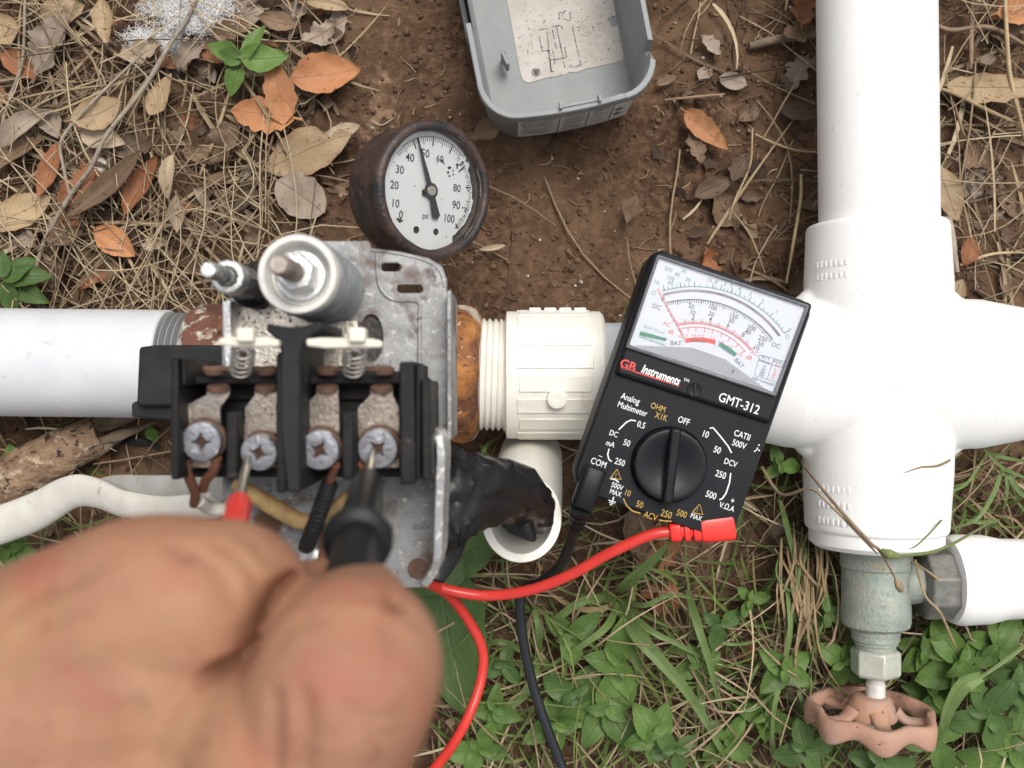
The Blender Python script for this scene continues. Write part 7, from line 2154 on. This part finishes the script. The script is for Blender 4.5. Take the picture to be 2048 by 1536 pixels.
clump(1395, 1280, 'pale grass blades south of the red plug', [
    ([(1375, 1180, .01), (1395, 1250, .03), (1420, 1330, .03), (1440, 1420, .02)], 18, 'blade'),
    ([(1330, 1300, .012), (1380, 1302, .022), (1415, 1308, .018), (1425, 1288, .01)], 18, 'blade'),
    ([(1390, 1230, .012), (1440, 1282, .02), (1500, 1285, .018), (1560, 1260, .01)], 8, 'blade'),
    ([(1400, 1300, .012), (1440, 1360, .022), (1490, 1390, .02), (1560, 1400, .01)], 10, 'blade'),
    ([(1395, 1330, .01), (1405, 1420, .02), (1408, 1480, .012)], 16, 'blade')])
clump(1585, 1380, 'long thin green blades on the near side of the handwheel', [
    ([(1600, 1300, .02), (1560, 1370, .03), (1545, 1450, .026), (1550, 1545, .015)], 11, 'blade'),
    ([(1572, 1160, .03), (1580, 1260, .034), (1560, 1350, .03), (1530, 1400, .02)], 11, 'blade'),
    ([(1590, 1350, .02), (1612, 1440, .028), (1620, 1490, .02), (1640, 1530, .01)], 9, 'blade'),
    ([(1560, 1000, .02), (1575, 1060, .026), (1590, 1130, .03), (1585, 1200, .02)], 12, 'blade'),
    ([(1545, 1300, .02), (1510, 1340, .026), (1490, 1400, .02)], 8, 'blade'),
    ([(1555, 1380, .02), (1500, 1420, .026), (1450, 1400, .02)], 8, 'blade')])
q = random.Random(31)
bl_ = []
for k in range(34):
    u0, v0 = q.gauss(1592, 26), q.uniform(1040, 1140)
    du, L = q.gauss(22, 34), q.uniform(130, 330)
    bl_.append(([(u0, v0, .022), (u0 + du * .15 + q.gauss(0, 10), v0 + L * .33, .034), (u0 + du * .6 + q.gauss(0, 12), v0 + L * .66, .03), (u0 + du * 1.3 + q.gauss(0, 16), v0 + L, .016)], q.uniform(3.5, 7), 'blade_dry' if q.random() < .9 else 'blade'))
clump(1640, 1190, 'dry brown grass bundle hanging beside the valve', bl_, 'dry_grass_clump')
clump(1990, 940, 'runner of creeping grass beside the white cross fitting', [
    ([(2060, 960, .03), (2005, 935, .04), (1975, 905, .04), (1960, 880, .03)], 7, 'blade'),
    ([(2005, 937, .035), (1985, 990, .04), (1950, 1040, .045), (1885, 1060, .04)], 10, 'blade'),
    ([(2010, 940, .035), (2014, 980, .038), (2010, 1010, .034), (2000, 1040, .02)], 7, 'blade'),
    ([(2012, 940, .035), (2040, 985, .036), (2070, 1000, .03)], 11, 'blade'),
    ([(1976, 905, .035), (1935, 965, .045), (1905, 985, .05), (1890, 1030, .06), (1840, 1085, .082), (1815, 1100, .08)], 6, 'blade'),
    ([(1978, 905, .035), (2010, 915, .038), (2060, 925, .03)], 9, 'blade'),
    ([(1975, 900, .03), (1990, 890, .034), (2055, 870, .025)], 7, 'blade'),
    ([(1925, 905, .04), (1880, 930, .075), (1840, 935, .084), (1803, 948, .084)], 5, 'blade_dry'),
    ([(2000, 1040, .03), (1960, 1045, .035), (1920, 1035, .03), (1900, 1020, .02)], 8, 'blade'),
    ([(1990, 1030, .03), (2030, 1040, .035), (2060, 1075, .03)], 6, 'blade_dry')], 'grass_runner')
clump(2040, 1290, 'single broad grass stalk with torn blade above the handwheel', [
    ([(2070, 1275, .05), (2010, 1320, .05), (1960, 1355, .05), (1935, 1370, .048)], 9, 'blade'),
    ([(1962, 1352, .05), (1925, 1370, .05), (1900, 1410, .045), (1886, 1450, .035), (1870, 1480, .02)], 34, 'blade'),
    ([(1888, 1430, .04), (1880, 1480, .03), (1872, 1545, .02)], 8, 'blade')], 'grass_stalk')
clump(1820, 1515, 'pale spiky grass head at the bottom under the handwheel', [([(1800, 1560, .02), (1815, 1525, .026), (1838, 1500, .026)], 14, 'blade')] + [([(1806 + 6 * k, 1548 - 9 * k, .026), (1812 + 6 * k + (9 if k % 2 else -9), 1540 - 9 * k, .03)], 5, 'blade') for k in range(6)], 'spiky_grass')
clump(1250, 880, 'few green blades between the adapter and the multimeter', [([(1240, 690, .01), (1246, 660, .03), (1250, 630, .04), (1258, 600, .045)], 6, 'blade'), ([(960, 890, .01), (985, 930, .02), (990, 950, .01)], 10, 'blade'), ([(985, 880, .01), (968, 900, .02), (960, 925, .01)], 9, 'blade')])
